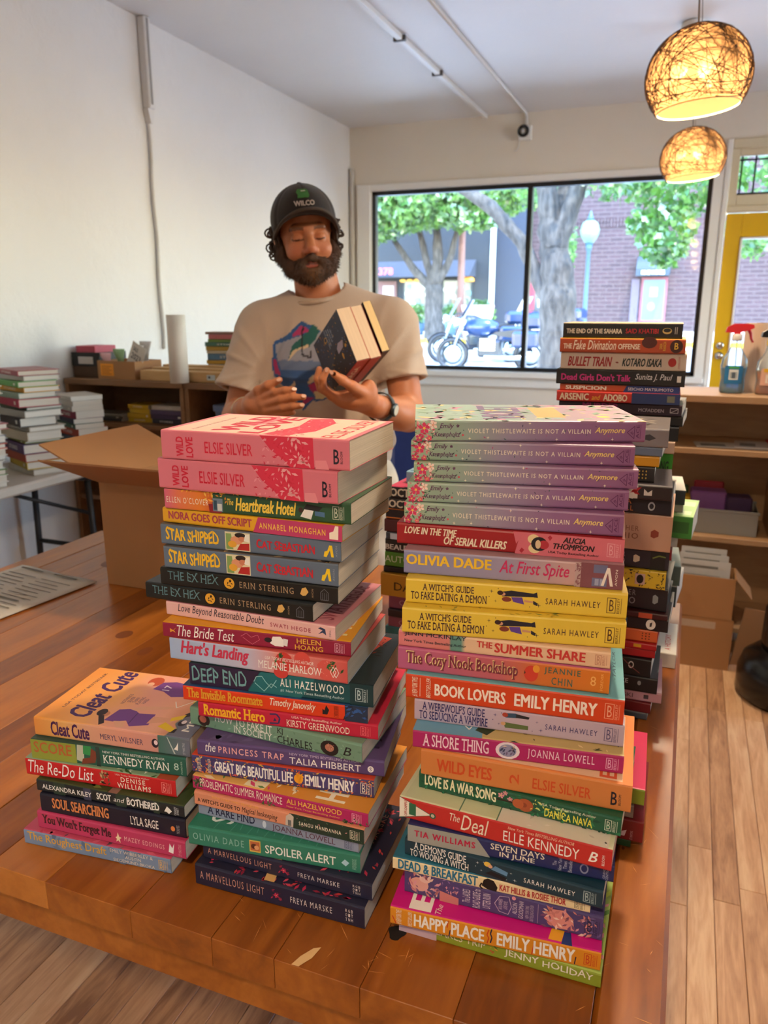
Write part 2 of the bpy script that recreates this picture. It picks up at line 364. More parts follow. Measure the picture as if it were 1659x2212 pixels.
# ------------------------------------------------------------------ floor of oak strips, big table
def woodmat(name, cols, axis=1, rough=.45, stretch=14., rnd=.5, scale=1., bump=.05, coat=0.):
    """grain runs along object axis; each piece gets its own tone through Object Info > Random"""
    m, n, l, b = nt(name)
    tc = n.new('ShaderNodeTexCoord'); oi = n.new('ShaderNodeObjectInfo')
    geo = n.new('ShaderNodeNewGeometry')
    mp = n.new('ShaderNodeMapping'); s = [stretch * scale] * 3; s[axis] = 1.2 * scale; mp.inputs['Scale'].default_value = s
    l.new(geo.outputs['Position'], mp.inputs['Vector'])
    off = n.new('ShaderNodeVectorMath'); off.operation = 'SCALE'; off.inputs[0].default_value = (31, 17, 11); l.new(oi.outputs['Random'], off.inputs['Scale'])
    l.new(off.outputs[0], mp.inputs['Location'])
    n1 = n.new('ShaderNodeTexNoise'); n1.inputs['Scale'].default_value = 2.2; n1.inputs['Detail'].default_value = 6; n1.inputs['Distortion'].default_value = 1.2; l.new(mp.outputs[0], n1.inputs['Vector'])
    n2 = n.new('ShaderNodeTexNoise'); n2.inputs['Scale'].default_value = 14; n2.inputs['Detail'].default_value = 4; l.new(mp.outputs[0], n2.inputs['Vector'])
    a1 = n.new('ShaderNodeMath'); a1.operation = 'MULTIPLY_ADD'; l.new(n2.outputs['Fac'], a1.inputs[0]); a1.inputs[1].default_value = .35; l.new(n1.outputs['Fac'], a1.inputs[2])
    a2 = n.new('ShaderNodeMath'); a2.operation = 'MULTIPLY_ADD'; l.new(oi.outputs['Random'], a2.inputs[0]); a2.inputs[1].default_value = rnd; l.new(a1.outputs[0], a2.inputs[2])
    a3 = n.new('ShaderNodeMath'); a3.operation = 'SUBTRACT'; l.new(a2.outputs[0], a3.inputs[0]); a3.inputs[1].default_value = .18 + rnd * .5
    r = n.new('ShaderNodeValToRGB'); l.new(a3.outputs[0], r.inputs[0]); e = r.color_ramp.elements
    while len(e) < len(cols): e.new(.5)
    for k, c in enumerate(cols): e[k].position = .15 + .7 * k / (len(cols) - 1); e[k].color = lin(c) + (1,)
    l.new(r.outputs[0], b.inputs['Base Color']); b.inputs['Roughness'].default_value = rough
    rr = n.new('ShaderNodeMapRange'); rr.inputs[3].default_value = rough - .08; rr.inputs[4].default_value = rough + .12; l.new(n1.outputs['Fac'], rr.inputs[0]); l.new(rr.outputs[0], b.inputs['Roughness'])
    if coat: b.inputs['Coat Weight'].default_value = coat; b.inputs['Coat Roughness'].default_value = .25
    bp = n.new('ShaderNodeBump'); bp.inputs['Strength'].default_value = bump; bp.inputs['Distance'].default_value = .002; l.new(n2.outputs['Fac'], bp.inputs['Height']); l.new(bp.outputs['Normal'], b.inputs['Normal'])
    return m
m_floor = woodmat('oak_floor', ('94684A', 'C09068', 'D6A67C', 'E6BE92'), 1, .42, 12, .45, 1.4)
m_pine = woodmat('varnished_pine', ('783C0A', '944F12', 'A8601C', 'BA702A'), 1, .36, 9, .62, .9, .03, .2)
m_gap = mat('2A1A10', .9)
fl = wallbox('floor', XL, XR, YB, YW, -.12, -.018, m=m_gap)
rnd = random.Random(5)
PW = .0605
def unitcube(name, material, ch=.012):
    b = MB(); b.box(0, 1, 0, 1, 0, 1, material)
    return b
def plankmesh(w, ln):
    b = MB(); t = .018; c = .0012
    # slightly chamfered strip: 8 top verts keep the joint visible
    vs = [(0, 0, -t), (w, 0, -t), (w, ln, -t), (0, ln, -t), (0, 0, -c), (w, 0, -c), (w, ln, -c), (0, ln, -c), (c, c, 0), (w - c, c, 0), (w - c, ln - c, 0), (c, ln - c, 0)]
    b.add(vs, [(0, 1, 5, 4), (1, 2, 6, 5), (2, 3, 7, 6), (3, 0, 4, 7), (4, 5, 9, 8), (5, 6, 10, 9), (6, 7, 11, 10), (7, 4, 8, 11), (8, 9, 10, 11)], m_floor)
    return b
PL = {}
def plank(ln):
    if ln not in PL:
        o = plankmesh(PW - .0012, ln - .0012).build('plank'); PL[ln] = o.data; bpy.data.objects.remove(o)
    return PL[ln]
LENS = (.6, .8, 1.0, 1.2, 1.5)
rest = MB(); nrow = int((XR - XL) / PW); cnt = 0
for i in range(nrow):
    x = XL + i * PW + .0006
    y = YB - rnd.random() * 1.2
    while y < YW:
        ln = rnd.choice(LENS)
        near = -1.25 < x < .95 and y + ln > .05 and y < 3.35
        seen = near and (x > -.12 or y < .8)
        if seen and cnt < 290:
            o = bpy.data.objects.new('plank', plank(ln)); COL.objects.link(o); o.location = (x, y, 0); o.parent = fl; cnt += 1
        else:
            y0 = max(y, YB); y1 = min(y + ln, YW)
            if y1 - y0 > .05:
                rest.add([(x, y0, 0), (x + PW - .0012, y0, 0), (x + PW - .0012, y1 - .0012, 0), (x, y1 - .0012, 0), (x, y0, -.016), (x + PW - .0012, y0, -.016), (x + PW - .0012, y1 - .0012, -.016), (x, y1 - .0012, -.016)],
                         [(0, 1, 2, 3), (4, 5, 1, 0), (5, 6, 2, 1), (6, 7, 3, 2), (7, 4, 0, 3)], m_floor)
        y += ln
o = rest.build('plank_field', fl); o['kind'] = 'stuff'
# ---- table
TX0, TX1, TY0, TY1, TZ = -1.598, .037, .557, 1.76, .76
tbl = empty('work_table', (0, 0, 0), 0, 'large orange varnished wooden table carrying the book stacks', 'table')
xs = [TX0]; rt_ = random.Random(3)
while xs[-1] < TX1 - .16: xs.append(xs[-1] + rt_.choice((.085, .095, .105, .12, .075)))
xs.append(TX1)
for i in range(len(xs) - 1):
    b = MB(); g = .002 if i == 9 else .0002
    b.bbox(xs[i] + (g if i else 0), xs[i + 1] - .0003, TY0, TY1, TZ - .038, TZ, m_pine, .0007 if 0 < i < len(xs) - 2 else .005); b.build('board', tbl)
b = MB(); b.bbox(TX0 + .05, TX1 - .05, TY0 + .045, TY0 + .069, TZ - .13, TZ - .0385, m_pine, .003); b.build('apron', tbl)
b = MB(); b.bbox(TX0 + .05, TX1 - .05, TY1 - .052, TY1 - .028, TZ - .13, TZ - .0385, m_pine, .003); b.build('apron', tbl)
for x in (TX0 + .05, TX1 - .075):
    b = MB(); b.bbox(x, x + .025, TY0 + .07, TY1 - .053, TZ - .13, TZ - .0385, m_pine, .003); b.build('apron', tbl)
for x in (TX0 + .08, TX1 - .165):
    for y in (TY0 + .072, TY1 - .145):
        b = MB(); b.bbox(x, x + .085, y, y + .085, 0.0, TZ - .0386, m_pine, .006); b.build('leg', tbl)
# knot hole, chipped edge, scratches in the varnish
b = MB(); m_hole = mat('150B06', .9)
b.add([(-.233 + .009 * math.cos(a) * (1 + .25 * math.sin(3 * a)), .634 + .010 * math.sin(a), TZ + .0003) for a in np.linspace(0, 2 * PI, 18, endpoint=False)], [list(range(18))], m_hole)
for (x, y, rx, ry) in ((-1.02, 1.16, .016, .02), (-.93, 1.11, .012, .02), (-1.35, 1.52, .03, .035), (-.01, 1.0, .003, .004), (-.02, .86, .002, .003)):
    b.add([(x + rx * math.cos(a), y + ry * math.sin(a), TZ + .0003) for a in np.linspace(0, 2 * PI, 14, endpoint=False)], [list(range(14))], mat('7A3E16', .5))
tag(b.build('knots', tbl), 'dark knots in the wood', kind='stuff')
b = MB(); m_scr = mat('E09A55', .6); m_chip = mat('E8BC80', .8)
rs = random.Random(8)
for k in range(48):
    cx, cy = (rs.uniform(-.06, .03), rs.uniform(.6, 1.2)) if k < 28 else (rs.uniform(-.42, -.2), rs.uniform(.565, .62)) if k < 55 else (rs.uniform(-.5, .0), rs.uniform(.558, .6))
    a = rs.uniform(0, PI); ln = rs.uniform(.004, .028) * (1 if k < 40 else .5); wd = rs.uniform(.00015, .0004)
    dx, dy = math.cos(a) * ln / 2, math.sin(a) * ln / 2; nx, ny = -math.sin(a) * wd, math.cos(a) * wd
    pts = [(cx - dx, cy - dy), (cx + nx, cy + ny), (cx + dx, cy + dy), (cx - nx, cy - ny)]
    pts = [(min(max(p[0], TX0 + .01), TX1 - .004), max(p[1], TY0 + .003), TZ + .0003) for p in pts]
    b.poly(pts, m_scr)
b.poly([(-.318, .5575, TZ + .0005), (-.31, .5578, TZ + .0005), (-.302, .572, TZ + .0005), (-.299, .588, TZ + .0005), (-.306, .584, TZ + .0005), (-.314, .57, TZ + .0005)], m_chip)
tag(b.build('scratches', tbl), 'pale scratches and a chipped spot in the varnish', kind='stuff')
# ---- newspaper sheet on the left of the table
m_news = mat('CFC8BD', .8, .05)
t = empty('printed_sheet', (-1.40, 1.25, TZ + .001), math.radians(-7), 'folded printed paper sheet lying on the left of the table', 'paper')
b = MB(); P = [[(-.17 + .27 * i / 10, -.155 + .30 * j / 8 - .0 * i, .0035 + .0015 * math.sin(i * .9) * (j / 8)) for j in range(9)] for i in range(11)]
b.grid(P, m_news); o = b.build('sheet', t, True); sm = o.modifiers.new('thick', 'SOLIDIFY'); sm.thickness = .0012; sm.offset = -1
b = MB(); m_ink = mat('7C766F', .8)
for k in range(15):
    y = .125 - k * .018; h = .007 if k in (0, 9) else .0035
    for (x0, x1) in ((-.15, -.05), (-.03, .07)):
        if k == 1 : continue
        b.poly([(x0, y, .0062), (x1 - .02 * ((k * 7) % 3 == 0), y, .0062), (x1 - .02 * ((k * 7) % 3 == 0), y + h, .0062), (x0, y + h, .0062)], m_ink)
b.build('print', t)
# ------------------------------------------------------------------ books
def pagemat(col, rough=.85):
    key = ('pages', col)
    if key in _M: return _M[key]
    m, n, l, b = nt('page_edges'); c = lin(col)
    tc = n.new('ShaderNodeTexCoord'); mp = n.new('ShaderNodeMapping'); mp.inputs['Scale'].default_value = (6, 6, 900); l.new(tc.outputs['Object'], mp.inputs[0])
    no = n.new('ShaderNodeTexNoise'); no.inputs['Scale'].default_value = 1.; no.inputs['Detail'].default_value = 2; l.new(mp.outputs[0], no.inputs['Vector'])
    mx = n.new('ShaderNodeMix'); mx.data_type = 'RGBA'; l.new(no.outputs['Fac'], mx.inputs[0])
    mx.inputs[6].default_value = tuple(v * .70 for v in c) + (1,); mx.inputs[7].default_value = tuple(min(1, v * 1.12) for v in c) + (1,)
    l.new(mx.outputs[2], b.inputs['Base Color']); b.inputs['Roughness'].default_value = rough
    bp = n.new('ShaderNodeBump'); bp.inputs['Strength'].default_value = .25; bp.inputs['Distance'].default_value = .0006
    l.new(no.outputs['Fac'], bp.inputs['Height']); l.new(bp.outputs['Normal'], b.inputs['Normal'])
    _M[key] = m; return m
PG = 'D9CBB4'
def cover_mesh(L, Wd, T, m_sp, m_top, m_bot, hard=False, bend=0.):
    """C-shaped cover: bottom sheet, spine, top sheet; local x along the spine, y away from it, z up"""
    b = MB(); c = .0028 if hard else .0006; r = min(.0022, T * .2)
    e = .003 if hard else 0.
    prof_o = [(Wd + e, 0), (r, 0), (r * .3, r * .3), (0, r), (0, T - r), (r * .3, T - r * .3), (r, T), (Wd + e, T)]
    prof_i = [(Wd + e, c), (r + c, c), (c + r * .3, c + r * .3), (c, r + c), (c, T - r - c), (c + r * .3, T - c - r * .3), (r + c, T - c), (Wd + e, T - c)]
    n = len(prof_o)
    vs = [(x, y, z) for x in (-e, L + e) for y, z in prof_o + prof_i]
    k = 2 * n
    mats = [m_bot, m_bot, m_sp, m_sp, m_sp, m_top, m_top]
    for i in range(n - 1):
        o = len(b.v)
        b.add([vs[i], vs[i + 1], vs[k + i + 1], vs[k + i]], [(0, 3, 2, 1)], mats[i])
        b.add([vs[n + i], vs[n + i + 1], vs[k + n + i + 1], vs[k + n + i]], [(0, 1, 2, 3)], m_bot)
        b.add([vs[i], vs[i + 1], vs[n + i + 1], vs[n + i]], [(0, 1, 2, 3)], mats[i])
        b.add([vs[k + i], vs[k + i + 1], vs[k + n + i + 1], vs[k + n + i]], [(0, 3, 2, 1)], mats[i])
    for (i, mm) in ((0, m_bot), (n - 1, m_top)):
        b.add([vs[i], vs[n + i], vs[k + n + i], vs[k + i]], [(0, 1, 2, 3)], mm)
    return b
def put_text(b, txt, x0, x1, y0, y1, material, style, place, rot=0):
    vs, fs = text_geo(txt, style)
    out = []
    for (a, c, l_) in vs:
        if rot == 1: a, c = 1 - c, a          # reads upwards
        if rot == 2: a, c = c, 1 - a          # reads downwards
        out.append(place(x0 + a * (x1 - x0), y0 + c * (y1 - y0), l_))
    b.add(out, fs, material)
def pm(col, rough=.5): return mat(col, rough, .06, 60.)
def deco(art, let, items, place, W_, H_):
    """items in 0..1 of the spine / cover; place(x, y, layer) -> 3d"""
    p1 = lambda k: (lambda x, y, l_=0: place(x * W_, y * H_, k + l_ * .25))
    lay = 1
    for it in items:
        k = it[0]
        if k == 'R':
            _, c, u0, u1, v0, v1 = it; q = p1(lay); art.poly([q(u0, v0), q(u1, v0), q(u1, v1), q(u0, v1)], pm(c)); lay += .15
        elif k == 'P':
            _, c, pts = it; q = p1(lay); art.poly([q(*p) for p in pts], pm(c)); lay += .15
        elif k == 'E':
            _, c, u, v, ru, rv = it; q = p1(lay); art.poly([q(u + ru * math.cos(a), v + rv * math.sin(a)) for a in np.linspace(0, 2 * PI, 16, endpoint=False)], pm(c)); lay += .15
        elif k == 'T':
            txt, c, u0, u1, v0, v1 = it[1:7]; st = it[7] if len(it) > 7 else 's'; ro = it[8] if len(it) > 8 else 0
            q = p1(max(lay, 4)); put_text(let, txt, u0, u1, v0, v1, pm(c), st, q, ro)
        elif k == 'F':      # sprinkle of small petals / leaves / shapes
            _, cols, u0, u1, v0, v1, num, size, seed = it; rr = random.Random(seed); q = p1(lay)
            for _k in range(num):
                u = rr.uniform(u0, u1); v = rr.uniform(v0, v1); a = rr.uniform(0, PI); s = size * rr.uniform(.5, 1.2)
                sv = s * W_ / H_
                d = (math.cos(a), math.sin(a)); nrm = (-d[1] * .38, d[0] * .38)
                cl = lambda z: min(max(z, .0), 1.)
                art.poly([q(cl(u + d[0] * s), cl(v + d[1] * sv)), q(cl(u + nrm[0] * s), cl(v + nrm[1] * sv)), q(cl(u - d[0] * s), cl(v - d[1] * sv)), q(cl(u - nrm[0] * s), cl(v - nrm[1] * sv))], pm(rr.choice(cols)))
            lay += .15
        elif k == 'W':      # flower: petals round a centre
            _, c, c2, u, v, s = it; q = p1(lay); sv = s * W_ / H_
            for j in range(5):
                a = j * 2 * PI / 5 + u * 9; a2 = a + .5; a3 = a - .5
                art.poly([q(u, v), q(u + s * .7 * math.cos(a3), v + sv * .7 * math.sin(a3)), q(u + s * math.cos(a), v + sv * math.sin(a)), q(u + s * .7 * math.cos(a2), v + sv * .7 * math.sin(a2))], pm(c))
            art.poly([place((u + s * .22 * math.cos(a)) * W_, (v + sv * .22 * math.sin(a)) * H_, lay + .1) for a in np.linspace(0, 2 * PI, 8, endpoint=False)], pm(c2)); lay += .3
        elif k == 'O':      # open outline polygon of given line width (in spine lengths)
            _, c, pts, w = it; q = p1(lay); n = len(pts)
            for i in range(n - 1):
                (a, bb), (a2, b2) = pts[i], pts[i + 1]
                X0, Y0, X1, Y1 = a * W_, bb * H_, a2 * W_, b2 * H_; dx, dy = X1 - X0, Y1 - Y0; ln = math.hypot(dx, dy) or 1; nx, ny = -dy / ln * w * W_ / 2, dx / ln * w * W_ / 2
                art.poly([place(X0 + nx, Y0 + ny, lay), place(X1 + nx, Y1 + ny, lay), place(X1 - nx, Y1 - ny, lay), place(X0 - nx, Y0 - ny, lay)], pm(c))
            lay += .15
        elif k == 'B':      # imprint mark: framed letter with small upright line of letters
            _, c, u = it; hh = .30; w2 = hh * H_ * .95 / W_
            q = p1(lay)
            v0, v1 = .5 - hh, .5 + hh; L_ = u - w2 * .5; R_ = u + w2 * .62; th = .0006 / W_; tv = .0006 / H_
            for a in ((L_, R_, v0, v0 + tv), (L_, R_, v1 - tv, v1), (L_, L_ + th, v0, v1), (R_ - th, R_, v0, v1)):
                art.poly([q(a[0], a[2]), q(a[1], a[2]), q(a[1], a[3]), q(a[0], a[3])], pm(c))
            put_text(let, 'B', L_ + (R_ - L_) * .28, R_ - (R_ - L_) * .22, v0 + .13 * hh * 2, v1 - .13 * hh * 2, pm(c), 's', p1(4))
            put_text(let, 'BERKLEY', R_ + th * 1.6, R_ + th * 1.6 + .0026 / W_, v0, v1, pm(c), 's', p1(4), 1)
            art.poly([q(R_ + .0048 / W_, v0), q(R_ + .0048 / W_ + th * .7, v0), q(R_ + .0048 / W_ + th * .7, v1), q(R_ + .0048 / W_, v1)], pm(c))
        elif k == 'BL':     # bold letter with upright word
            _, c, u = it
            put_text(let, 'B', u - .016, u + .012, .2, .68, pm(c), 'b', p1(4), 0)
            put_text(let, 'BLOOM', u + .018, u + .03, .22, .62, pm(c), 's', p1(4), 1)
        elif k == 'G':      # grid of small letters (imprint)
            _, c, u = it; q = p1(4)
            for i in range(3):
                for j in range(3): put_text(let, 'TORNIGHTB'[i * 3 + j], u + i * .016, u + i * .016 + .010, .22 + j * .2, .36 + j * .2, pm(c), 'b', q)
BOOKS = {}
def book(name, loc, rz, L, T, spine, top=None, bottom=None, items=(), cover=(), Wd=.137, label='', group=None, hard=False, pages=PG, m_spine=None, m_top=None, cat='book'):
    t = empty(name, loc, rz, label, cat, group)
    ms = m_spine or mat(spine, .42, .06, 25., .02, 900.)
    mt = m_top or mat(top or spine, .42, .06, 25., .02, 900.)
    mb = mat(bottom or spine, .45, .06, 25.)
    T = T - .0003
    o = cover_mesh(L, Wd, T, ms, mt, mb, hard).build('cover', t)
    b = MB(); c = .003 if hard else .0007
    e = .0 if hard else .0003
    b.box(e, L - e, .0025, Wd - e - (.004 if hard else 0), c, T - c, pagemat(pages)); b.build('page_block', t)
    if items:
        art = MB(); let = MB()
        deco(art, let, items, lambda x, y, k: (x, -.00007 * k, y), L, T)
        if art.v: art.build('spine_print', o)['kind'] = 'stuff'
        if let.v: let.build('spine_lettering', o)['kind'] = 'stuff'
    if cover:
        art = MB(); let = MB()
        deco(art, let, cover, lambda x, y, k: (x, y, T + .00002 * k), L, Wd)
        if art.v: art.build('cover_print', o)['kind'] = 'stuff'
        if let.v: let.build('cover_lettering', o)['kind'] = 'stuff'
    return t
# ------------------------------------------------------------------ the three front stacks (bottom book first)
# key: (height above table, spine left end x, y, length, turn in degrees, thickness)
Q = {
'Marv2':(.0000,-.473,.618,.207,2.1,.0281),'Marv1':(.0281,-.469,.630,.207,1.8,.0211),'Spoil':(.0491,-.481,.621,.203,7.3,.0247),'Rare':(.0738,-.481,.643,.199,1.4,.0159),
'WMag':(.0897,-.482,.638,.208,1.8,.0182),'Probl':(.1079,-.485,.641,.214,2.2,.0179),'Great':(.1258,-.488,.646,.215,7.6,.0229),'Princ':(.1487,-.480,.647,.217,9.7,.0198),
'Fake':(.1685,-.506,.673,.219,-.6,.0231),'Roman':(.1916,-.483,.658,.211,7.1,.0187),'Invis':(.2103,-.500,.655,.217,7.4,.0190),'Deep':(.2293,-.494,.661,.216,6.4,.0257),
'Hart':(.2551,-.519,.662,.214,4.1,.0270),'Bride':(.2821,-.525,.660,.221,7.1,.0182),'LBRD':(.3003,-.533,.679,.212,.8,.0174),'Ex2':(.3177,-.559,.678,.212,1.0,.0200),
'Ex1':(.3377,-.536,.677,.215,3.6,.0205),'Star2':(.3583,-.530,.678,.210,3.3,.0260),'Star1':(.3843,-.535,.682,.217,3.0,.0242),'Nora':(.4085,-.535,.688,.220,.4,.0174),
'Heart':(.4259,-.528,.684,.221,2.7,.0237),'WL2':(.4495,-.532,.682,.216,.1,.0341),'WL1':(.4836,-.523,.679,.218,2.4,.0317),
'Jenny':(.0000,-.232,.639,.208,.5,.0177),'Happy':(.0177,-.237,.626,.212,4.7,.0226),'Ladies':(.0403,-.230,.650,.203,2.0,.0283),'Dead':(.0686,-.242,.646,.202,3.2,.0153),
'Demon':(.0840,-.231,.653,.202,-1.3,.0208),'Seven':(.1048,-.227,.650,.206,3.7,.0198),'Deal':(.1245,-.239,.658,.215,-1.3,.0252),'LoveW':(.1498,-.225,.679,.206,-1.6,.0205),
'WildE':(.1703,-.221,.673,.209,3.2,.0302),'Shore':(.2005,-.230,.672,.209,7.8,.0208),'Were':(.2213,-.235,.691,.211,6.4,.0252),'BookL':(.2465,-.244,.689,.218,6.0,.0281),
'Cozy':(.2746,-.255,.695,.213,5.7,.0260),'Summ':(.3006,-.255,.696,.212,6.0,.0182),'Wi2':(.3188,-.249,.690,.220,10.4,.0281),'Wi1':(.3468,-.250,.703,.219,9.3,.0270),
'Oliv':(.3739,-.257,.716,.219,7.6,.0260),'LoveT':(.3999,-.271,.733,.230,4.8,.0234),'V5':(.4233,-.263,.733,.220,7.2,.0231),'V4':(.4464,-.260,.734,.221,10.7,.0211),
'V3':(.4675,-.255,.739,.223,10.8,.0205),'V2':(.4880,-.261,.747,.224,11.5,.0211),'V1':(.5091,-.255,.742,.233,18.8,.0216),
'Rough':(.0000,-.711,.600,.203,5.8,.0211),'YouW':(.0211,-.695,.609,.205,4.7,.0244),'Soul':(.0455,-.688,.610,.197,6.1,.0252),'Scot':(.0707,-.694,.613,.201,5.7,.0166),
'Redo':(.0874,-.711,.616,.202,7.5,.0234),'Score':(.1108,-.702,.619,.203,9.5,.0260),'Cleat':(.1368,-.702,.628,.208,7.2,.0250)}
CR = 'EBDDC4'; WHT = 'EDE6DC'; DK = '1C1920'
def wl():
    R_ = 'CE1B38'
    return [('P', 'D22A45', [(.545, 1), (.82, 1), (.825, 0), (.70, 0), (.665, .25), (.60, .55)]), ('F', ['E08A92', 'CC1F3C'], .56, .80, .05, .95, 60, .012, 4),
            ('F', ['E29A9C'], .70, .80, .05, .95, 14, .02, 8), ('P', 'E0868C', [(.83, .0), (.83, .28), (.885, .3), (.9, 0)]),
            ('T', 'WILD', R_, .085, .125, .12, .80, 'h', 1), ('T', 'LOVE', R_, .140, .180, .10, .80, 'h', 1), ('T', 'ELSIE SILVER', R_, .245, .505, .28, .68, 'b'), ('BL', '1D1A2A', .938)]
def wlcov():
    R_ = 'D3334B'
    return [('R', 'E4C8B2', .03, .97, .03, .97), ('T', 'WILD', R_, .24, .37, .10, .93, 'h', 1), ('T', 'LOVE', R_, .40, .52, .06, .95, 'h', 1),
            ('P', 'D9495C', [(.54, .05), (.66, .02), (.75, .3), (.74, .75), (.66, .97), (.55, .9), (.6, .5)]), ('F', ['F0C6B8', 'C92F48'], .55, .74, .04, .95, 70, .014, 9),
            ('P', 'E28A90', [(.30, .45), (.38, .4), (.42, .8), (.34, .97)]), ('T', 'ELSIE SILVER', R_, .84, .93, .06, .95, 'b', 1), ('T', 'A NOVEL OF LOVE AND MUSIC', 'C8566A', .13, .15, .1, .8, 's', 1)]
def violet(k):
    D = '5B1E52'
    it = [('F', ['D43A62', 'E98A8F', 'F0C4B8', '3E6A4E', 'C32A50'], .0, .085, .03, .97, 46, .011, 20 + k), ('W', 'D8315E', 'F0C050', .04, .62, .028), ('W', 'C92A58', 'F0B060', .02, .16, .020), ('W', 'F3D4C4', 'E8A080', .078, .78, .022), ('W', 'E2526A', 'F0C050', .062, .14, .014), ('F', ['2E4B44', '33564A'], .075, .22, .1, .9, 7, .008, 31),
          ('T', 'Emily', D, .108, .170, .56, .86, 'bi'), ('T', 'Krempholtz', D, .085, .198, .14, .46, 'bi'), ('W', D, D, .187, .74, .008), ('W', 'D83A4E', 'D83A4E', .21, .30, .006),
          ('T', 'VIOLET THISTLEWAITE IS NOT A VILLAIN', CR, .232, .765, .40, .62, 'bw'), ('T', 'Anymore', 'F0D070', .783, .912, .36, .72, 'bi'),
          ('O', D, [(.922, .48), (.953, .78), (.953, .18), (.922, .48)], .003), ('O', D, [(.935, .46), (.945, .52), (.938, .4), (.948, .46), (.945, .36)], .002), ('T', 'ACE', D, .960, .974, .2, .84, 'b', 1), ('R', D, .978, .980, .18, .84)]
    for (u, v) in ((.32, .18), (.50, .88), (.62, .12), (.86, .14), (.24, .14)): it.append(('P', 'F4E6C8', [(u - .007, v), (u - .001, v + .02), (u, v + .1), (u + .001, v + .02), (u + .007, v), (u + .001, v - .02), (u, v - .1), (u - .001, v - .02)]))
    it += [('F', ['3A3050', 'B04070', '2E5048'], .25, .9, .06, .94, 9, .006, 50 + k)]
    return it
VGR = gradmat([(0, '9DB08F'), (.2, '94A694'), (.42, '98869A'), (.7, '8E6086'), (1, '8A567C')], 0)
def witch(u, v, s=1.):       # couple lying along the spine
    return [('P', '1E1B2A', [(u, v + .20), (u + .05, v + .28), (u + .15, v + .22), (u + .165, v + .28), (u + .17, v + .06), (u + .15, v + .08), (u + .05, v + .04), (u + .01, v + .02)]),
            ('P', '5B3A8C', [(u + .05, v + .02), (u + .10, v + .04), (u + .11, v - .24), (u + .06, v - .16)]), ('E', 'C98E6C', u + .012, v + .12, .012, .07), ('E', '3A1E18', u, v + .16, .014, .09), ('E', '7A3326', u + .03, v - .08, .022, .10), ('P', 'C98E6C', [(u + .11, v - .05), (u + .155, v - .09), (u + .155, v - .15), (u + .11, v - .14)]), ('P', '1E1B2A', [(u + .15, v - .06), (u + .172, v - .16), (u + .168, v - .26), (u + .15, v - .2)])]
def stars(u0, u1, c):
    o = []
    for (u, v, r) in ((u0, .72, .011), (u0 + .02, .34, .008), (u1, .62, .008), (u1 + .02, .28, .012)):
        sv = r * 8
        o.append(('P', c, [(u - r, v), (u - r * .12, v + sv * .12), (u, v + sv), (u + r * .12, v + sv * .12), (u + r, v), (u + r * .12, v - sv * .12), (u, v - sv), (u - r * .12, v - sv * .12)]))
    return o + [('E', c, u0 + .03, .84, .002, .02), ('E', c, u1 - .02, .2, .002, .02), ('E', c, u0 - .01, .5, .002, .02)]
def star_(): return [('T', 'STAR SHIPPED', 'F0B91E', .03, .34, .24, .82, 'hu'), ('R', 'D8C9A0', .375, .515, .06, .93), ('P', '7E9A56', [(.38, .1), (.42, .1), (.41, .85), (.38, .85)]), ('P', 'B3221E', [(.44, .1), (.51, .1), (.51, .45), (.46, .4)]), ('E', 'D8906A', .44, .55, .035, .2), ('E', '2A1A16', .46, .8, .03, .12), ('E', 'E0A030', .415, .35, .025, .16), ('E', 'C87A58', .47, .62, .02, .12), ('P', 'E8E0D0', [(.48, .55), (.512, .5), (.512, .88), (.49, .85)]),
                 ('T', 'CAT SEBASTIAN', 'C81A28', .55, .865, .28, .68, 'hu'), ('P', 'F0C418', [(.91, .22), (.925, .2), (.955, .75), (.94, .75), (.93, .5), (.915, .45)]), ('P', 'F0C418', [(.94, .7), (.955, .75), (.963, .22), (.95, .22)]), ('T', 'AVON', '9AA0A6', .972, .982, .25, .75, 's', 1)]
def exhex(): return [('T', 'THE EX HEX', '5E8288', .045, .345, .36, .86, 'uf'), ('E', 'E0A028', .405, .52, .03, .32), ('F', ['2A1A10'], .39, .42, .35, .7, 7, .01, 3), ('T', 'ERIN STERLING', 'B08E6A', .465, .765, .34, .70, 'wf'), ('P', 'D9A85A', [(.80, .4), (.81, .72), (.83, .8), (.845, .55), (.83, .34), (.815, .3)]), ('T', 'AVON', 'B08E6A', .862, .872, .25, .75, 's', 1),
                 ('O', '6A6A72', [(.91, .2), (.91, .62), (.93, .82), (.95, .62), (.95, .2), (.91, .2)], .003), ('O', '6A6A72', [(.92, .2), (.92, .6)], .002), ('O', '6A6A72', [(.93, .2), (.93, .6)], .002), ('O', '6A6A72', [(.94, .2), (.94, .6)], .002)]
def marv(): return [('T', 'A MARVELLOUS LIGHT', 'C98E78', .03, .425, .36, .72, 'w'), ('W', 'C02A4A', 'E08A60', .497, .5, .018), ('W', 'A82240', 'D87050', .52, .38, .012), ('F', ['6A2038', 'B02A48'], .47, .53, .25, .75, 8, .01, 5), ('T', 'FREYA MARSKE', 'D8C8C0', .58, .82, .36, .64, 'w'), ('G', 'D8C8C0', .895)]
def marvcov(seed): return [('F', ['B8264A', 'D04458', '8A1E3A', 'C23A3A'], .02, .98, .02, .98, 260, .022, seed)] + [('W', 'C22A4C', 'E08A50', .08 + .13 * i, .12 + .28 * ((i * 5) % 4) / 1.2, .03) for i in range(7)] + [('P', 'D9A868', [(.42, .02), (.48, .02), (.46, .2), (.40, .2)]), ('T', 'FREYA MARSKE', 'C98E78', .86, .90, .1, .85, 'w', 1)]
def ht(a, c): return ('T', a, c)
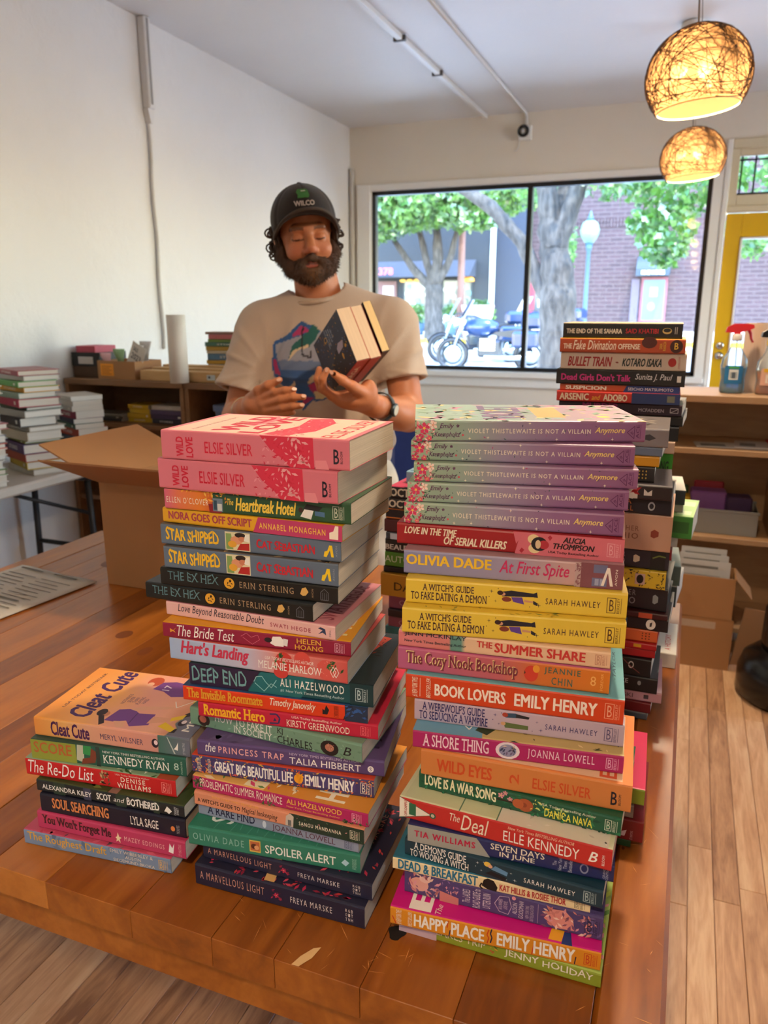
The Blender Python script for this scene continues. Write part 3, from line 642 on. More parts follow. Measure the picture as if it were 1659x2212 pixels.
FB = {
# ---- tall middle stack
'Marv2': dict(d='navy paperback with copper lettering and red blossom cover', c='25243A', it=marv(), cov=marvcov(1)),
'Marv1': dict(d='navy paperback with red blossom cover', c='25243A', it=marv(), cov=marvcov(2)),
'Spoil': dict(d='sea green paperback with tiny portrait on the spine', c='2F7A62', it=[('T', 'OLIVIA DADE', '8FB6A8', .028, .335, .34, .70, 'w'), ('R', 'D8B050', .368, .433, .2, .82), ('R', 'B8623A', .373, .428, .27, .75), ('E', '5A2A18', .395, .5, .018, .14), ('E', 'E0A070', .41, .45, .014, .12), ('T', 'SPOILER ALERT', WHT, .46, .865, .26, .70, 'b'), ('P', 'A8C8D0', [(.895, .45), (.915, .65), (.94, .5), (.92, .3)]), ('T', 'AVON BOOKS', '9CC4B4', .955, .98, .2, .75, 's', 1)], cov=[('T', 'SPOILER', 'D8E0D8', .1, .24, .1, .9, 'b', 1)] + [('O', '4E9880', [(.15 + .1 * i, .02), (.18 + .1 * i, .3), (.28 + .1 * i, .3), (.3 + .1 * i, .05)], .004) for i in range(7)]),
'Rare': dict(d='grey blue paperback with dark ornate title half hidden', c='8C93A6', it=[('T', 'A RARE FIND', '2A2848', .06, .37, .30, .95, 'bf'), ('E', 'C8CCD6', .43, .5, .012, .3), ('T', 'JOANNA LOWELL', '5A2438', .48, .865, .12, .72, 'f'), ('B', '5A5E78', .93)]),
'WMag': dict(d='salmon and dark green paperback with a little house', c='D88A68', it=[('P', '1F3428', [(.60, 0), (1, 0), (1, 1), (.58, 1)]), ('P', 'C8B8A8', [(.555, .1), (.60, .05), (.605, .8), (.585, .98), (.56, .75)]), ('R', '6A6A66', .57, .59, .1, .5), ('F', ['6E8A5A', 'D88A8A', '3E5A3A'], .62, .99, .05, .95, 26, .007, 8), ('T', 'NEW YORK TIMES BESTSELLER', 'EDA848', .115, .40, .76, .92, ''), ('T', 'A WITCH\'S GUIDE TO', '26201E', .02, .285, .30, .60, 'b'), ('T', 'Magical Innkeeping', '26201E', .295, .51, .16, .66, 'i'), ('T', 'SANGU MANDANNA', CR, .635, .875, .32, .58, 'bw'), ('B', 'C8C0A8', .935)]),
'Probl': dict(d='magenta paperback with leafy corner and yellow author line', c='B01E5C', top='DDA458', it=[('F', ['2E4A2A', '3E6A3A'], .0, .06, .1, .98, 12, .02, 6), ('F', ['2E4A2A', '3E6A3A'], .86, 1, .0, .4, 12, .018, 7), ('F', ['3E6A3A'], .40, .48, .0, .25, 6, .015, 3), ('T', 'PROBLEMATIC SUMMER ROMANCE', CR, .045, .53, .30, .86, 'u'), ('T', 'ALI HAZELWOOD', 'E8B84A', .555, .86, .46, .82, 'b'), ('T', 'New York Times Bestselling Author', 'E8B84A', .555, .85, .18, .34, ''), ('B', 'E8A0B0', .925)],
    cov=[('R', 'D98C32', .42, 1, .0, 1), ('P', 'EAD9B0', [(.30, .02), (.42, .02), (.44, .3), (.34, .4)]), ('F', ['2E5A3A', '5E8A4A', 'D0406A', 'F0D8B0'], .02, .5, .02, .6, 40, .035, 3), ('T', 'HAZEL', 'F2E3C8', .70, .86, .05, .6, 'h', 1), ('F', ['F0E0C0'], .45, .68, .02, .3, 8, .03, 2)]),
'Great': dict(d='violet paperback with scattered orange and red mosaic chips', c='3E3564', top='C8442C', it=[('F', ['E08A2A', 'D0402A', 'E86A3A', 'C85A7A', 'E0B040'], .0, 1, .02, .98, 260, .010, 11), ('R', '4A3E72', .125, .575, .24, .80), ('R', '4A3E72', .625, .905, .24, .80), ('T', 'GREAT BIG BEAUTIFUL LIFE', WHT, .13, .57, .22, .82, 'h'), ('E', 'F0A020', .60, .5, .025, .26), ('F', ['F0A020'], .58, .62, .2, .8, 14, .014, 2), ('T', 'EMILY HENRY', WHT, .635, .90, .20, .80, 'h'), ('T', '#1 NEW YORK TIMES', CR, .03, .055, .1, .9, '', 1), ('T', 'BESTSELLER', CR, .092, .108, .1, .9, '', 1), ('B', CR, .945)]),
'Princ': dict(d='dusty purple paperback with white script article', c='54406E', top='5E4A78', it=[('T', 'the', WHT, .045, .102, .34, .92, 'i'), ('T', 'PRINCESS TRAP', 'E8A8A0', .118, .475, .34, .76, 'bw'), ('T', 'NEW YORK TIMES BESTSELLING AUTHOR', 'C8B8D0', .505, .87, .72, .88, ''), ('T', 'TALIA HIBBERT', WHT, .505, .88, .18, .60, ''), ('E', WHT, .93, .42, .016, .20), ('T', 'S', '54406E', .924, .936, .30, .54, 'b')], cov=[('T', 'TALIA', '2E2040', .88, .95, .1, .9, '', 1), ('F', ['6E5A88', '4A3864'], .05, .5, .02, .9, 30, .05, 4)]),
'Fake': dict(d='pale green paperback with round portrait vignettes', c='6E9078', it=[('E', '2A1C1A', .085, .42, .038, .36), ('E', 'A85A48', .08, .45, .022, .2), ('F', ['8AAA90', '5E8068'], .1, 1, .0, 1, 40, .014, 9), ('T', 'HOW TO FAKE IT', WHT, .155, .50, .50, .92, 'f'), ('T', 'IN SOCIETY', WHT, .27, .50, .12, .50, 'f'), ('T', 'KJ', DK, .53, .565, .54, .92, 'f'), ('T', 'CHARLES', DK, .53, .73, .10, .52, 'f'), ('E', '1E1616', .825, .44, .05, .40), ('E', 'B0705A', .825, .46, .025, .2), ('F', ['8A3A3A', 'C89070'], .80, .85, .25, .65, 10, .01, 2), ('T', 'B', DK, .90, .945, .25, .7, 'i')]),
'Roman': dict(d='crimson paperback with fat yellow title', c='BE1838', it=[('T', 'Romantic Hero', 'F0AE20', .03, .385, .18, .92, 'hf'), ('O', '2E2A5A', [(.412, .8), (.45, .85), (.468, .6), (.46, .25), (.41, .2)], .009), ('P', '2E2A5A', [(.43, .35), (.44, .6), (.45, .4)]), ('T', 'USA Today Bestselling Author', 'F0D0C0', .535, .81, .68, .88, 'b'), ('T', 'KIRSTY GREENWOOD', CR, .505, .85, .16, .60, 'f'), ('B', 'E86A70', .92)], top='C82440'),
'Invis': dict(d='scarlet paperback with ochre swirly title and blue corner', c='D83A12', top='27466E', it=[('T', 'The Invisible Roommate', 'DD9A28', .022, .445, .26, .90, 'hf'), ('T', 'Timothy Janovsky', CR, .485, .73, .26, .88, 'bi'), ('P', DK, [(.765, .25), (.79, .25), (.80, .55), (.785, .85), (.775, .5), (.765, .6)]), ('T', 'ST MARTINS GRIFFIN', '8A2A10', .825, .85, .15, .85, '', 1), ('R', '1E2E48', .882, 1, 0, 1), ('F', ['2E5A9A', '1A2438'], .885, 1, .05, .95, 14, .02, 5)]),
'Deep': dict(d='teal and plum paperback with white author lettering', c='0F4A50', top='16272C', it=[('P', '2A1838', [(0, 0), (.325, 0), (.40, 1), (0, 1)]), ('P', '16666A', [(.33, 0), (.62, 0), (.70, 1), (.405, 1)]), ('R', '0C3338', .88, 1, 0, 1), ('T', 'DEEP END', '6E9E9E', .015, .325, .16, .84, 'bu'), ('O', '8ABABA', [(.365, .5), (.38, .75), (.41, .8), (.43, .55), (.46, .3), (.49, .7)], .004), ('O', '8ABABA', [(.37, .45), (.42, .1), (.46, .5), (.49, .35)], .004), ('T', 'ALI HAZELWOOD', WHT, .51, .85, .44, .82, 'bw'), ('T', '#1 New York Times Bestselling Author', 'C8D8D8', .51, .85, .16, .32, ''), ('B', 'B8C8C8', .925)],
    cov=[('P', 'C84A30', [(.75, .5), (.86, .45), (.95, .9), (.84, .95)]), ('F', ['1A1210', '8A2A1A'], .76, .94, .5, .92, 40, .02, 4), ('O', '7FB0B0', [(.7, .1), (.78, .25), (.74, .5), (.86, .4)], .004), ('F', ['C84A30', '2E6A6A'], .1, .6, .1, .9, 20, .03, 8)]),
'Hart': dict(d='pale blue to pink paperback with painted strawberries', c='A8B4CC', top='C4524C', m=[(0, '9FB0CC'), (.45, 'B9B6C8'), (.62, 'D88A80'), (1, 'C8504A')], it=[('E', 'C8362E', .66, .60, .05, .42), ('E', 'D2483E', .76, .75, .045, .4), ('E', 'D4544A', .89, .5, .055, .44), ('E', 'C83A34', .64, .1, .04, .25), ('F', ['3E6A34', '2E5228'], .60, .66, .2, .95, 8, .018, 3), ('F', ['3E6A34', '2E5228'], .90, .99, .45, .9, 10, .018, 4), ('F', ['F0B0A0', 'E89088'], .62, .95, .1, .95, 40, .004, 6), ('T', 'Hart\'s Landing', 'C8304E', .065, .465, .18, .96, 'hi'), ('T', 'USA TODAY BESTSELLING AUTHOR', WHT, .555, .82, .62, .76, 'i'), ('T', 'MELANIE HARLOW', WHT, .515, .865, .20, .54, 'f'), ('O', WHT, [(.91, .45), (.925, .68), (.94, .45), (.925, .22), (.91, .45)], .003), ('O', WHT, [(.925, .45), (.94, .68), (.955, .45), (.94, .22), (.925, .45)], .003)]),
'Bride': dict(d='maroon paperback with golden yellow cover and bride figure', c='8E1838', top='E29A18', it=[('P', 'E0A030', [(.04, .62), (.06, .5), (.075, .7), (.06, .55), (.07, .35), (.055, .45), (.04, .35)]), ('T', 'The Bride Test', WHT, .08, .395, .16, .90, 'i'), ('O', 'D87A8A', [(.43, .6), (.46, .85), (.485, .6), (.52, .8), (.53, .5), (.49, .15), (.44, .55)], .002), ('P', WHT, [(.585, .35), (.60, .8), (.64, .85), (.66, .6), (.655, .2), (.61, .2)]), ('E', '1E1418', .575, .55, .02, .16), ('P', 'E0D8D0', [(.655, .75), (.68, .7), (.675, .25), (.655, .3)]), ('T', 'HELEN', 'E0A838', .725, .85, .54, .86, 'b'), ('T', 'HOANG', 'E0A838', .715, .86, .14, .46, 'b'), ('B', 'D89AA8', .93)], cov=[('T', 'HELEN', 'E8D8A0', .86, .96, .1, .9, 'b', 1)]),
'LBRD': dict(d='blush pink paperback with black handwritten title', c='E2AFA6', top='CC8088', it=[('T', 'Love Beyond Reasonable Doubt', '2A2030', .075, .60, .22, .92, 'i'), ('T', 'SWATI HEGDE', 'A83A48', .635, .865, .32, .60, 'bw'), ('P', '2E3A5A', [(.905, .3), (.93, .45), (.95, .3), (.945, .7), (.92, .8), (.905, .7), (.93, .6)]), ('T', 'DELL', '7A6A70', .967, .977, .25, .7, '', 1)], cov=[('T', 'SWATI HEGDE', '96384C', .86, .96, .1, .9, 'b', 1), ('F', ['B86A78', 'E0B0B0'], .05, .8, .1, .9, 30, .04, 5)]),
'Ex2': dict(d='black paperback jutting left with pale title and orange disc', c='14120F', top='2C3338', it=exhex()),
'Ex1': dict(d='black paperback with pale title and orange disc', c='14120F', top='1A1C1E', it=exhex()),
'Star2': dict(d='slate blue paperback with yellow comic title', c='5E6B7C', top='5A5048', it=star_(), cov=[('F', ['2A2420', 'C8A878', '3A302A', '8A6A50'], .0, 1, .0, 1, 90, .04, 12)]),
'Star1': dict(d='slate blue paperback with yellow comic title', c='5E6B7C', top='5A5048', it=star_(), cov=[('F', ['2A2420', 'C8A878', '3A302A', '8A6A50'], .0, 1, .0, 1, 90, .04, 13)]),
'Nora': dict(d='mustard and pink paperback with a clapperboard mark', c='DDA01A', it=[('P', 'BE3A64', [(.525, 0), (1, 0), (1, 1), (.555, 1)]), ('T', 'NORA GOES OFF SCRIPT', 'A83A4A', .035, .52, .28, .82, 'h'), ('T', 'ANNABEL MONAGHAN', 'F0BE50', .56, .915, .28, .68, 'bw'), ('P', 'F0E0C8', [(.935, .1), (.98, .1), (.982, .95), (.965, .95), (.955, .6), (.935, .5)])]),
'Heart': dict(d='orange to dark green paperback with yellow brush title', c='2A4A30', top='35523A', m=[(0, 'D2607A'), (.08, 'DC7048'), (.2, 'DE7A22'), (.27, 'C85A20'), (.275, '2A4A30'), (1, '2C5232')], it=[('P', '8A1E28', [(.255, 0), (.32, 0), (.33, .5), (.25, .4)]), ('R', '6A7A8A', .275, .33, .08, .7), ('R', 'C8C8C0', .30, .325, .12, .45), ('R', '2E4A5A', .28, .298, .15, .6), ('F', ['F0A030', 'E8B84A', 'D88020'], .22, .36, .55, 1, 22, .012, 3), ('F', ['E8A030'], .1, .6, .93, 1, 20, .012, 5), ('T', 'ELLEN O\'CLOVER', CR, .012, .25, .32, .62, 'w'), ('T', 'The', 'F0C848', .355, .39, .44, .74, 'bi'), ('T', 'Heartbreak Hotel', 'F0C848', .40, .725, .20, .82, 'hi'), ('P', 'E8E0D8', [(.745, .2), (.80, .1), (.815, .55), (.77, .6)]), ('P', '1E1A1A', [(.76, .55), (.84, .5), (.86, .7), (.78, .8)]), ('P', '4A6A8A', [(.82, .3), (.87, .25), (.87, .48), (.82, .5)]), ('E', '3A2018', .748, .5, .012, .12), ('B', 'C8C8B0', .925)]),
'WL2': dict(d='thick pink paperback with red spine letters', c='D4707C', it=wl()),
'WL1': dict(d='thick pink paperback lying on top with cream cover', c='D4707C', top='D87A84', it=wl(), cov=wlcov()),
# ---- tall right stack
'Jenny': dict(d='lime green paperback with white hand lettering at the bottom', c='8E9A2C', top='A6BE5A', it=[('P', 'C8A8B0', [(0, .0), (.2, 0), (.2, 1), (0, 1)]), ('T', 'LAKES TRIP', CR, .20, .45, .46, .98, 'u'), ('F', ['D8A030', 'C85A4A', '4A6A2A'], .47, .52, .3, .9, 8, .012, 5), ('T', 'JENNY HOLIDAY', 'F0E4D4', .545, .965, .30, .88, 'bu')], cov=[('F', ['5E8A34', 'E8F0A0', 'C8D850', 'E8A0A0'], .6, 1, .0, 1, 60, .03, 5)]),
'Happy': dict(d='orange paperback with hot pink cover and white block title', c='DC8A1E', top='CE127C', it=[('T', '#1 NEW YORK TIMES', CR, .03, .06, .12, .9, '', 1), ('T', 'BESTSELLER', CR, .09, .11, .12, .9, '', 1), ('T', 'HAPPY PLACE', 'F2E8DC', .12, .465, .18, .86, 'h'), ('T', 'EMILY HENRY', 'F2E8DC', .525, .885, .18, .86, 'h'), ('O', 'C8341E', [(.48, .15), (.487, .45), (.478, .6), (.486, .9)], .005), ('O', '1E1A40', [(.495, .2), (.502, .5), (.494, .7), (.50, .95)], .006), ('O', 'C8341E', [(.285, .5), (.29, .9)], .005), ('O', 'C8341E', [(.03, .1), (.01, .5)], .005), ('O', '1E1A40', [(.295, .05), (.30, .4)], .005), ('O', 'C8341E', [(.69, .1), (.70, .8)], .005), ('O', '1E1A40', [(.885, .1), (.89, .5)], .005), ('B', 'C8341E', .94)],
    cov=[('T', 'EI', 'F2E8DC', .09, .20, .02, .4, 'h', 1), ('P', 'F0A828', [(.76, .02), (.82, .02), (.83, .12), (.80, .18), (.77, .12)]), ('P', '1E3A7A', [(.82, .0), (.87, .0), (.86, .12), (.83, .12)]), ('T', 'The', CR, .22, .25, .02, .12, 'i', 1)]),
'Ladies': dict(d='purple paperback illustrated with bonneted ladies', c='4C3E6E', it=[('E', 'D89A8A', .08, .5, .05, .3), ('E', 'E0B0A0', .11, .75, .03, .14), ('F', ['D8949A', '8A5A7A', 'C87A7A', 'E0B8A8'], .02, .18, .05, .95, 30, .02, 3), ('F', ['8A6A9A', 'D8949A', '5E4A7A'], .19, .29, .02, .98, 40, .012, 8), ('P', 'C87A70', [(.19, 0), (.29, 0), (.29, .3), (.19, .45)]), ('T', 'The LADIES\nROAD GUIDE to\nUTTER RUIN', 'D8C8D0', .31, .455, .10, .92, '', 1), ('O', 'C8B0C0', [(.50, .2), (.475, .5), (.50, .85), (.545, .9), (.56, .5), (.545, .15), (.50, .2)], .003), ('T', 'AN ILL-MANNERED\nLADIES NOVEL', 'C8B0C0', .495, .54, .3, .75, '', 1), ('E', 'E0949A', .57, .9, .01, .08), ('T', 'ALISON\nGOODMAN', 'D8C8D0', .565, .62, .12, .85, '', 1), ('T', 'NEW YORK TIMES\nBESTSELLING AUTHOR', 'B8A8B8', .63, .67, .12, .8, '', 1), ('R', 'B8A0B0', .69, .692, .1, .9), ('E', 'E8B0A0', .77, .62, .028, .2), ('P', 'D8887E', [(.72, .4), (.76, .85), (.82, .9), (.86, .6), (.87, .15), (.78, .1)]), ('F', ['D8949A', 'C87A70', '7A4A6A', 'E8C0B0'], .71, .92, .03, .95, 40, .02, 13), ('F', ['D88A80', '6A5A8A'], .93, 1, .05, .9, 14, .02, 4), ('B', '2A2040', .935)]),
'Dead': dict(d='cream paperback with blue title and a black cat', c='E8D0A0', top='2A6A80', it=[('T', 'DEAD & BREAKFAST', '1E6E8E', .03, .45, .16, .95, 'h'), ('P', '14100F', [(.47, .3), (.48, .8), (.5, .95), (.53, .85), (.55, .4), (.545, .05), (.5, .1)]), ('O', '14100F', [(.47, .5), (.46, .2), (.475, .05)], .008), ('T', 'KAT HILLIS & ROSIEE THOR', 'B02A2E', .56, .885, .22, .72, 'h'), ('B', '8A7A60', .935)]),
'Demon': dict(d='dark petrol blue paperback with white title and two figures', c='123544', it=[('T', 'A DEMON\'S GUIDE', WHT, .05, .33, .52, .94, 'bf'), ('T', 'TO WOOING A WITCH', WHT, .03, .345, .08, .48, 'bf')] + stars(.39, .56, 'D8D8D8') + [('P', '5E8AAE', [(.46, .55), (.54, .4), (.545, .62), (.48, .8)]), ('E', 'E0B848', .44, .78, .018, .14), ('E', 'D8A080', .455, .7, .012, .1), ('P', '14141C', [(.43, .25), (.53, .1), (.54, .3), (.46, .45)]), ('T', 'SARAH HAWLEY', WHT, .625, .872, .34, .60, 'w'), ('B', 'A8B8B8', .925)]),
'Seven': dict(d='grey and navy paperback with red author name', c='20265A', it=[('P', '98968C', [(0, 0), (.42, 0), (.35, 1), (0, 1)]), ('T', 'TIA WILLIAMS', 'B81E44', .035, .345, .36, .74, 'hw'), ('T', 'SEVEN DAYS', CR, .42, .68, .54, .90, 'b'), ('T', 'IN JUNE', CR, .465, .635, .12, .48, 'b'), ('T', 'The\nNew York\nTimes\nBestseller', 'B8B8C8', .72, .81, .1, .9, '', 1), ('E', '8A8AA0', .865, .5, .02, .3), ('E', '20265A', .865, .5, .014, .2), ('T', 'GRAND\nCENTRAL', 'A8A8B8', .95, .975, .1, .85, '', 1)]),
'Deal': dict(d='red paperback with pale cover and cream pennant, jutting forward', c='BE2A26', top='CDCBA4', it=[('P', 'E8DCC8', [(0, .02), (.165, .45), (0, .98)]), ('O', '2E5A44', [(.0, .0), (.165, .45), (.0, 1)], .003), ('T', 'OFF-CAMPUS', 'B82A26', .025, .04, .15, .9, 'b', 1), ('T', '1', '2E6A4A', .05, .085, .25, .8, 'h', 1), ('E', '2E5A44', .17, .45, .016, .14), ('E', 'C8B8A0', .17, .45, .009, .08), ('T', 'The', CR, .255, .305, .46, .82, 'i'), ('T', 'Deal', CR, .31, .445, .16, .88, 'i'), ('T', 'New York Times BESTSELLING AUTHOR', 'E8C8A8', .535, .835, .74, .88, 'i'), ('T', 'ELLE KENNEDY', WHT, .515, .86, .18, .64, ''), ('T', 'B', WHT, .90, .94, .25, .7, 'bi'), ('T', 'BLOOM', WHT, .958, .97, .2, .65, '', 1)],
    cov=[('R', 'C6C69C', .02, .48, .02, 1), ('R', 'D8CCB8', .48, .98, .0, 1), ('O', '5A7A60', [(.30, .0), (.30, 1)], .006), ('O', '5A7A60', [(.48, .0), (.48, 1)], .006), ('R', '2E3A30', .06, .11, .36, .5), ('F', ['D8C8B8', 'C4B4A4', 'E4D8CC'], .5, .97, .02, .98, 90, .02, 7), ('T', 'New', '2E3A30', .03, .05, .55, .9, 'i', 1)]),
'LoveW': dict(d='emerald paperback with guitar and pink blossoms on the spine', c='17543A', it=[('F', ['1E6A48', '0F4230', '2A7A50'], .0, 1, .0, 1, 70, .02, 5), ('T', 'LOVE IS A WAR SONG', 'EDE0B8', .032, .405, .26, .88, 'hu'), ('W', 'D88A9A', 'E8C060', .43, .72, .018), ('W', 'D88A9A', 'E8C060', .475, .6, .016), ('W', 'D88A9A', 'E8C060', .45, .9, .014), ('R', '2A1A14', .405, .53, .42, .52), ('E', 'A8502A', .55, .48, .04, .36), ('E', '8A3A1E', .545, .48, .014, .13), ('E', 'B4582E', .515, .48, .028, .26), ('F', ['E0D060', 'C8D880'], .58, .75, .3, .98, 20, .012, 9), ('T', 'USA Today Bestselling Author', 'E8E0C8', .62, .885, .66, .84, ''), ('T', 'DANICA NAVA', 'E8D84A', .645, .87, .14, .58, 'bu'), ('B', 'C8D0B8', .94)]),
'WildE': dict(d='thick tan orange paperback with rust red block title', c='CB7A3C', top='DF8444', it=[('T', 'WILD EYES', 'CB4A1C', .08, .355, .26, .74, 'h'), ('T', '2', 'CB4A1C', .44, .485, .30, .68, 'b', 1), ('T', 'ELSIE SILVER', 'CB4A1C', .55, .82, .26, .66, 'b'), ('BL', '1D1A2A', .925)], cov=[('R', 'E8C09A', .03, .965, .03, .97), ('R', 'DF8444', .955, 1, 0, 1), ('T', 'ELSIE SILVER', 'D85A30', .85, .93, .05, .95, 'h', 1)]),
'Shore': dict(d='magenta paperback with seaside cover and lacy white badge', c='A81C5E', top='BFA468', it=[('T', 'A SHORE THING', 'E8C8D0', .05, .375, .18, .86, 'bf'), ('E', 'E0D0D4', .465, .5, .058, .46), ('E', '8A8AA8', .465, .5, .042, .34), ('F', ['2E3A5A', 'C8B0A0', '6A5A7A'], .435, .495, .25, .75, 14, .014, 4), ('T', 'JOANNA LOWELL', 'E8C8D0', .56, .87, .20, .76, 'wf'), ('B', 'E0A8C0', .935)], cov=[('P', '6EA0BA', [(0, 0), (.34, 0), (.3, 1), (0, 1)]), ('P', '2E3A1E', [(.30, .1), (.36, .05), (.5, .4), (.4, .5)]), ('P', 'A8603A', [(.6, .2), (.8, .15), (.78, .6), (.62, .5)]), ('F', ['6A5A2A', '4A4A20', 'E0C890', '2A2A30'], .4, 1, .0, .9, 50, .02, 3), ('O', WHT, [(.22, .2), (.27, .1), (.3, .25)], .006)]),
'Were': dict(d='greyish mauve paperback with two figures and dark blue title', c='B9A2AE', it=[('T', 'A WEREWOLF\'S GUIDE', '2A2560', .04, .35, .54, .92, 'bf'), ('T', 'TO SEDUCING A VAMPIRE', '2A2560', .025, .365, .12, .50, 'bf')] + stars(.40, .60, '2A2560') + [('P', '2E4A62', [(.44, .85), (.50, .9), (.51, .7), (.45, .66)]), ('P', '1E1E26', [(.5, .88), (.565, .8), (.56, .7), (.5, .7)]), ('E', 'A83A26', .448, .78, .014, .1), ('P', '5A6A3A', [(.44, .45), (.56, .4), (.56, .22), (.45, .2)]), ('E', 'C89870', .44, .38, .012, .08), ('T', 'SARAH HAWLEY', '2A2560', .64, .88, .36, .60, 'w'), ('B', '5A4E72', .928)]),
'BookL': dict(d='orange red paperback with blue cover and white block title', c='CC3E12', top='6EA8AE', it=[('T', '#1 NEW YORK TIMES', CR, .03, .06, .1, .9, 'i', 1), ('R', CR, .068, .07, .12, .88), ('T', 'BESTSELLER', CR, .10, .12, .1, .9, 'i', 1), ('T', 'BOOK LOVERS', 'EFDCCC', .14, .475, .24, .72, 'h'), ('T', 'EMILY HENRY', 'EFDCCC', .515, .885, .24, .74, 'h'), ('B', 'E8A080', .935)], cov=[('T', 'A resounding love story', '2E4A5A', .90, .92, .1, .9, 'i', 1), ('T', '-TAYLOR', '2E4A5A', .95, .965, .3, .8, 'i', 1)]),
'Cozy': dict(d='mauve to orange paperback with apple and cream title', c='B4547A', m=[(0, 'B2587E'), (.5, 'BE5C60'), (.68, 'CC6A28'), (1, 'D27418')], it=[('T', 'The Cozy Nook Bookshop', '7A2A3A', .044, .584, .15, .85, 'hf'), ('T', 'The Cozy Nook Bookshop', 'F0D890', .04, .58, .18, .88, 'bf'), ('E', 'CC3A26', .645, .5, .033, .34), ('E', 'E0922A', .668, .72, .016, .16), ('P', '3A2A1A', [(.612, .45), (.62, .5), (.615, .62)]), ('T', 'JEANNIE', '3E6258', .705, .87, .54, .86, 'bw'), ('T', 'CHIN', '3E6258', .74, .835, .14, .46, 'bw'), ('T', '8', 'F0B060', .915, .94, .3, .7, 'l'), ('T', 'FOREVER', 'F0B060', .96, .972, .15, .85, '', 1)]),
'Summ': dict(d='peach and salmon paperback with red title under yellow books', c='DDB490', m=[(0, 'D47878'), (.25, 'D07870'), (.26, '5E8A7E'), (.31, '5E8A7E'), (.33, 'DDB490'), (1, 'E0B690')], it=[('T', 'JENN MCKINLAY', '1E2E3A', .03, .335, .66, 1.0, 'b'), ('T', 'New York Times Bestselling Author', '1E2E3A', .03, .335, .28, .50, 'b'), ('T', 'THE', 'C4302A', .385, .46, .46, .84, 'h'), ('T', 'SUMMER SHARE', 'C4302A', .47, .89, .26, .84, 'h'), ('B', 'B87A60', .945)]),
'Wi2': dict(d='yellow paperback with standing couple, lower of the two', c='DFBA3A', it=[('T', 'A WITCH\'S GUIDE', '3E1E2E', .08, .32, .56, .84, 'bf'), ('T', 'TO FAKE DATING A DEMON', '3E1E2E', .025, .38, .18, .50, 'bf')] + stars(.40, .595, '2E2030') + witch(.44, .52) + [('T', 'SARAH HAWLEY', '3E1E2E', .645, .885, .36, .60, 'w'), ('B', '5A3A1E', .93)], cov=[('F', ['8A8A40', 'B89A30'], .1, .7, .0, .12, 24, .02, 3)]),
'Wi1': dict(d='yellow paperback with standing couple, upper of the two', c='DFBA3A', it=[('T', 'A WITCH\'S GUIDE', '3E1E2E', .08, .32, .56, .84, 'bf'), ('T', 'TO FAKE DATING A DEMON', '3E1E2E', .025, .38, .18, .50, 'bf')] + stars(.40, .595, '2E2030') + witch(.44, .52) + [('T', 'SARAH HAWLEY', '3E1E2E', .645, .885, .36, .60, 'w'), ('B', '5A3A1E', .93)]),
'Oliv': dict(d='lavender paperback with yellow author name and brick house', c='8C86A4', top='A07A80', m=[(0, '8684A6'), (.5, '9A8CA0'), (.76, 'C29A94'), (1, 'B88A80')], it=[('T', 'OLIVIA DADE', 'F0BE22', .012, .415, .40, .84, 'h'), ('T', 'At First Spite', 'C4265A', .45, .765, .18, .86, 'bi'), ('R', '7E4850', .815, 1, 0, 1), ('R', 'B89A94', .79, .815, 0, 1), ('F', ['8E5A60'], .79, .815, .0, 1, 20, .01, 2), ('R', '6A6A88', .87, .93, .62, .95), ('R', '6A6A88', .865, .93, .08, .42), ('R', '9A9AB0', .878, .895, .12, .38), ('R', '9A9AB0', .90, .918, .12, .38), ('P', 'E8D8C8', [(.905, .12), (.918, .12), (.938, .85), (.928, .85)]), ('P', 'E8D8C8', [(.928, .85), (.94, .85), (.958, .12), (.945, .12)]), ('T', 'AVON', 'E8D8C8', .965, .975, .15, .8, '', 1)]),
'LoveT': dict(d='dark red and pink paperback with skull heart emblem', c='9E1A1E', it=[('P', 'CF6670', [(.54, 0), (1, 0), (1, 1), (.53, 1), (.545, .45), (.555, .62)]), ('T', 'LOVE IN THE TIME', 'EDD9B8', .035, .28, .52, .86, 'hi'), ('T', 'OF SERIAL KILLERS', 'EDD9B8', .22, .505, .14, .52, 'hi'), ('E', 'E4C894', .62, .72, .026, .22), ('E', 'E4C894', .625, .3, .026, .22), ('E', '201A1E', .645, .52, .035, .32), ('E', 'B02A34', .665, .5, .022, .2), ('E', 'D8B890', .64, .5, .012, .2), ('P', 'A81E30', [(.68, .85), (.69, .95), (.70, .85), (.69, .7)]), ('P', 'A81E30', [(.56, .15), (.57, .3), (.582, .2), (.57, .05)]), ('T', 'ALICIA', '1E161A', .745, .84, .66, .92, 'hi'), ('T', 'THOMPSON', '1E161A', .705, .88, .36, .62, 'hi'), ('T', 'USA Today Bestselling Author', '1E161A', .685, .90, .12, .26, 'b'), ('B', 'E09A9C', .945)]),
# ---- small left stack
'Rough': dict(d='dusty blue paperback with orange title at the bottom', c='7A8CA4', top='C24A66', it=[('T', 'The Roughest Draft', 'E0A43A', .025, .575, .22, .92, 'b'), ('T', 'EMILY WIBBERLEY &', 'E4D2B8', .60, .885, .68, .90, ''), ('T', 'AUSTIN', 'E4D2B8', .70, .805, .40, .60, ''), ('T', 'SIEGEMUND-BROKA', 'E4D2B8', .62, .895, .12, .32, ''), ('F', ['6A7C94', '5E708A'], 0, 1, 0, 1, 10, .05, 3), ('B', 'E0B060', .935)], cov=[('F', ['5A4A50', 'D8647A', 'B83A58', '7A6A70'], .1, .9, .0, .3, 60, .03, 4)]),
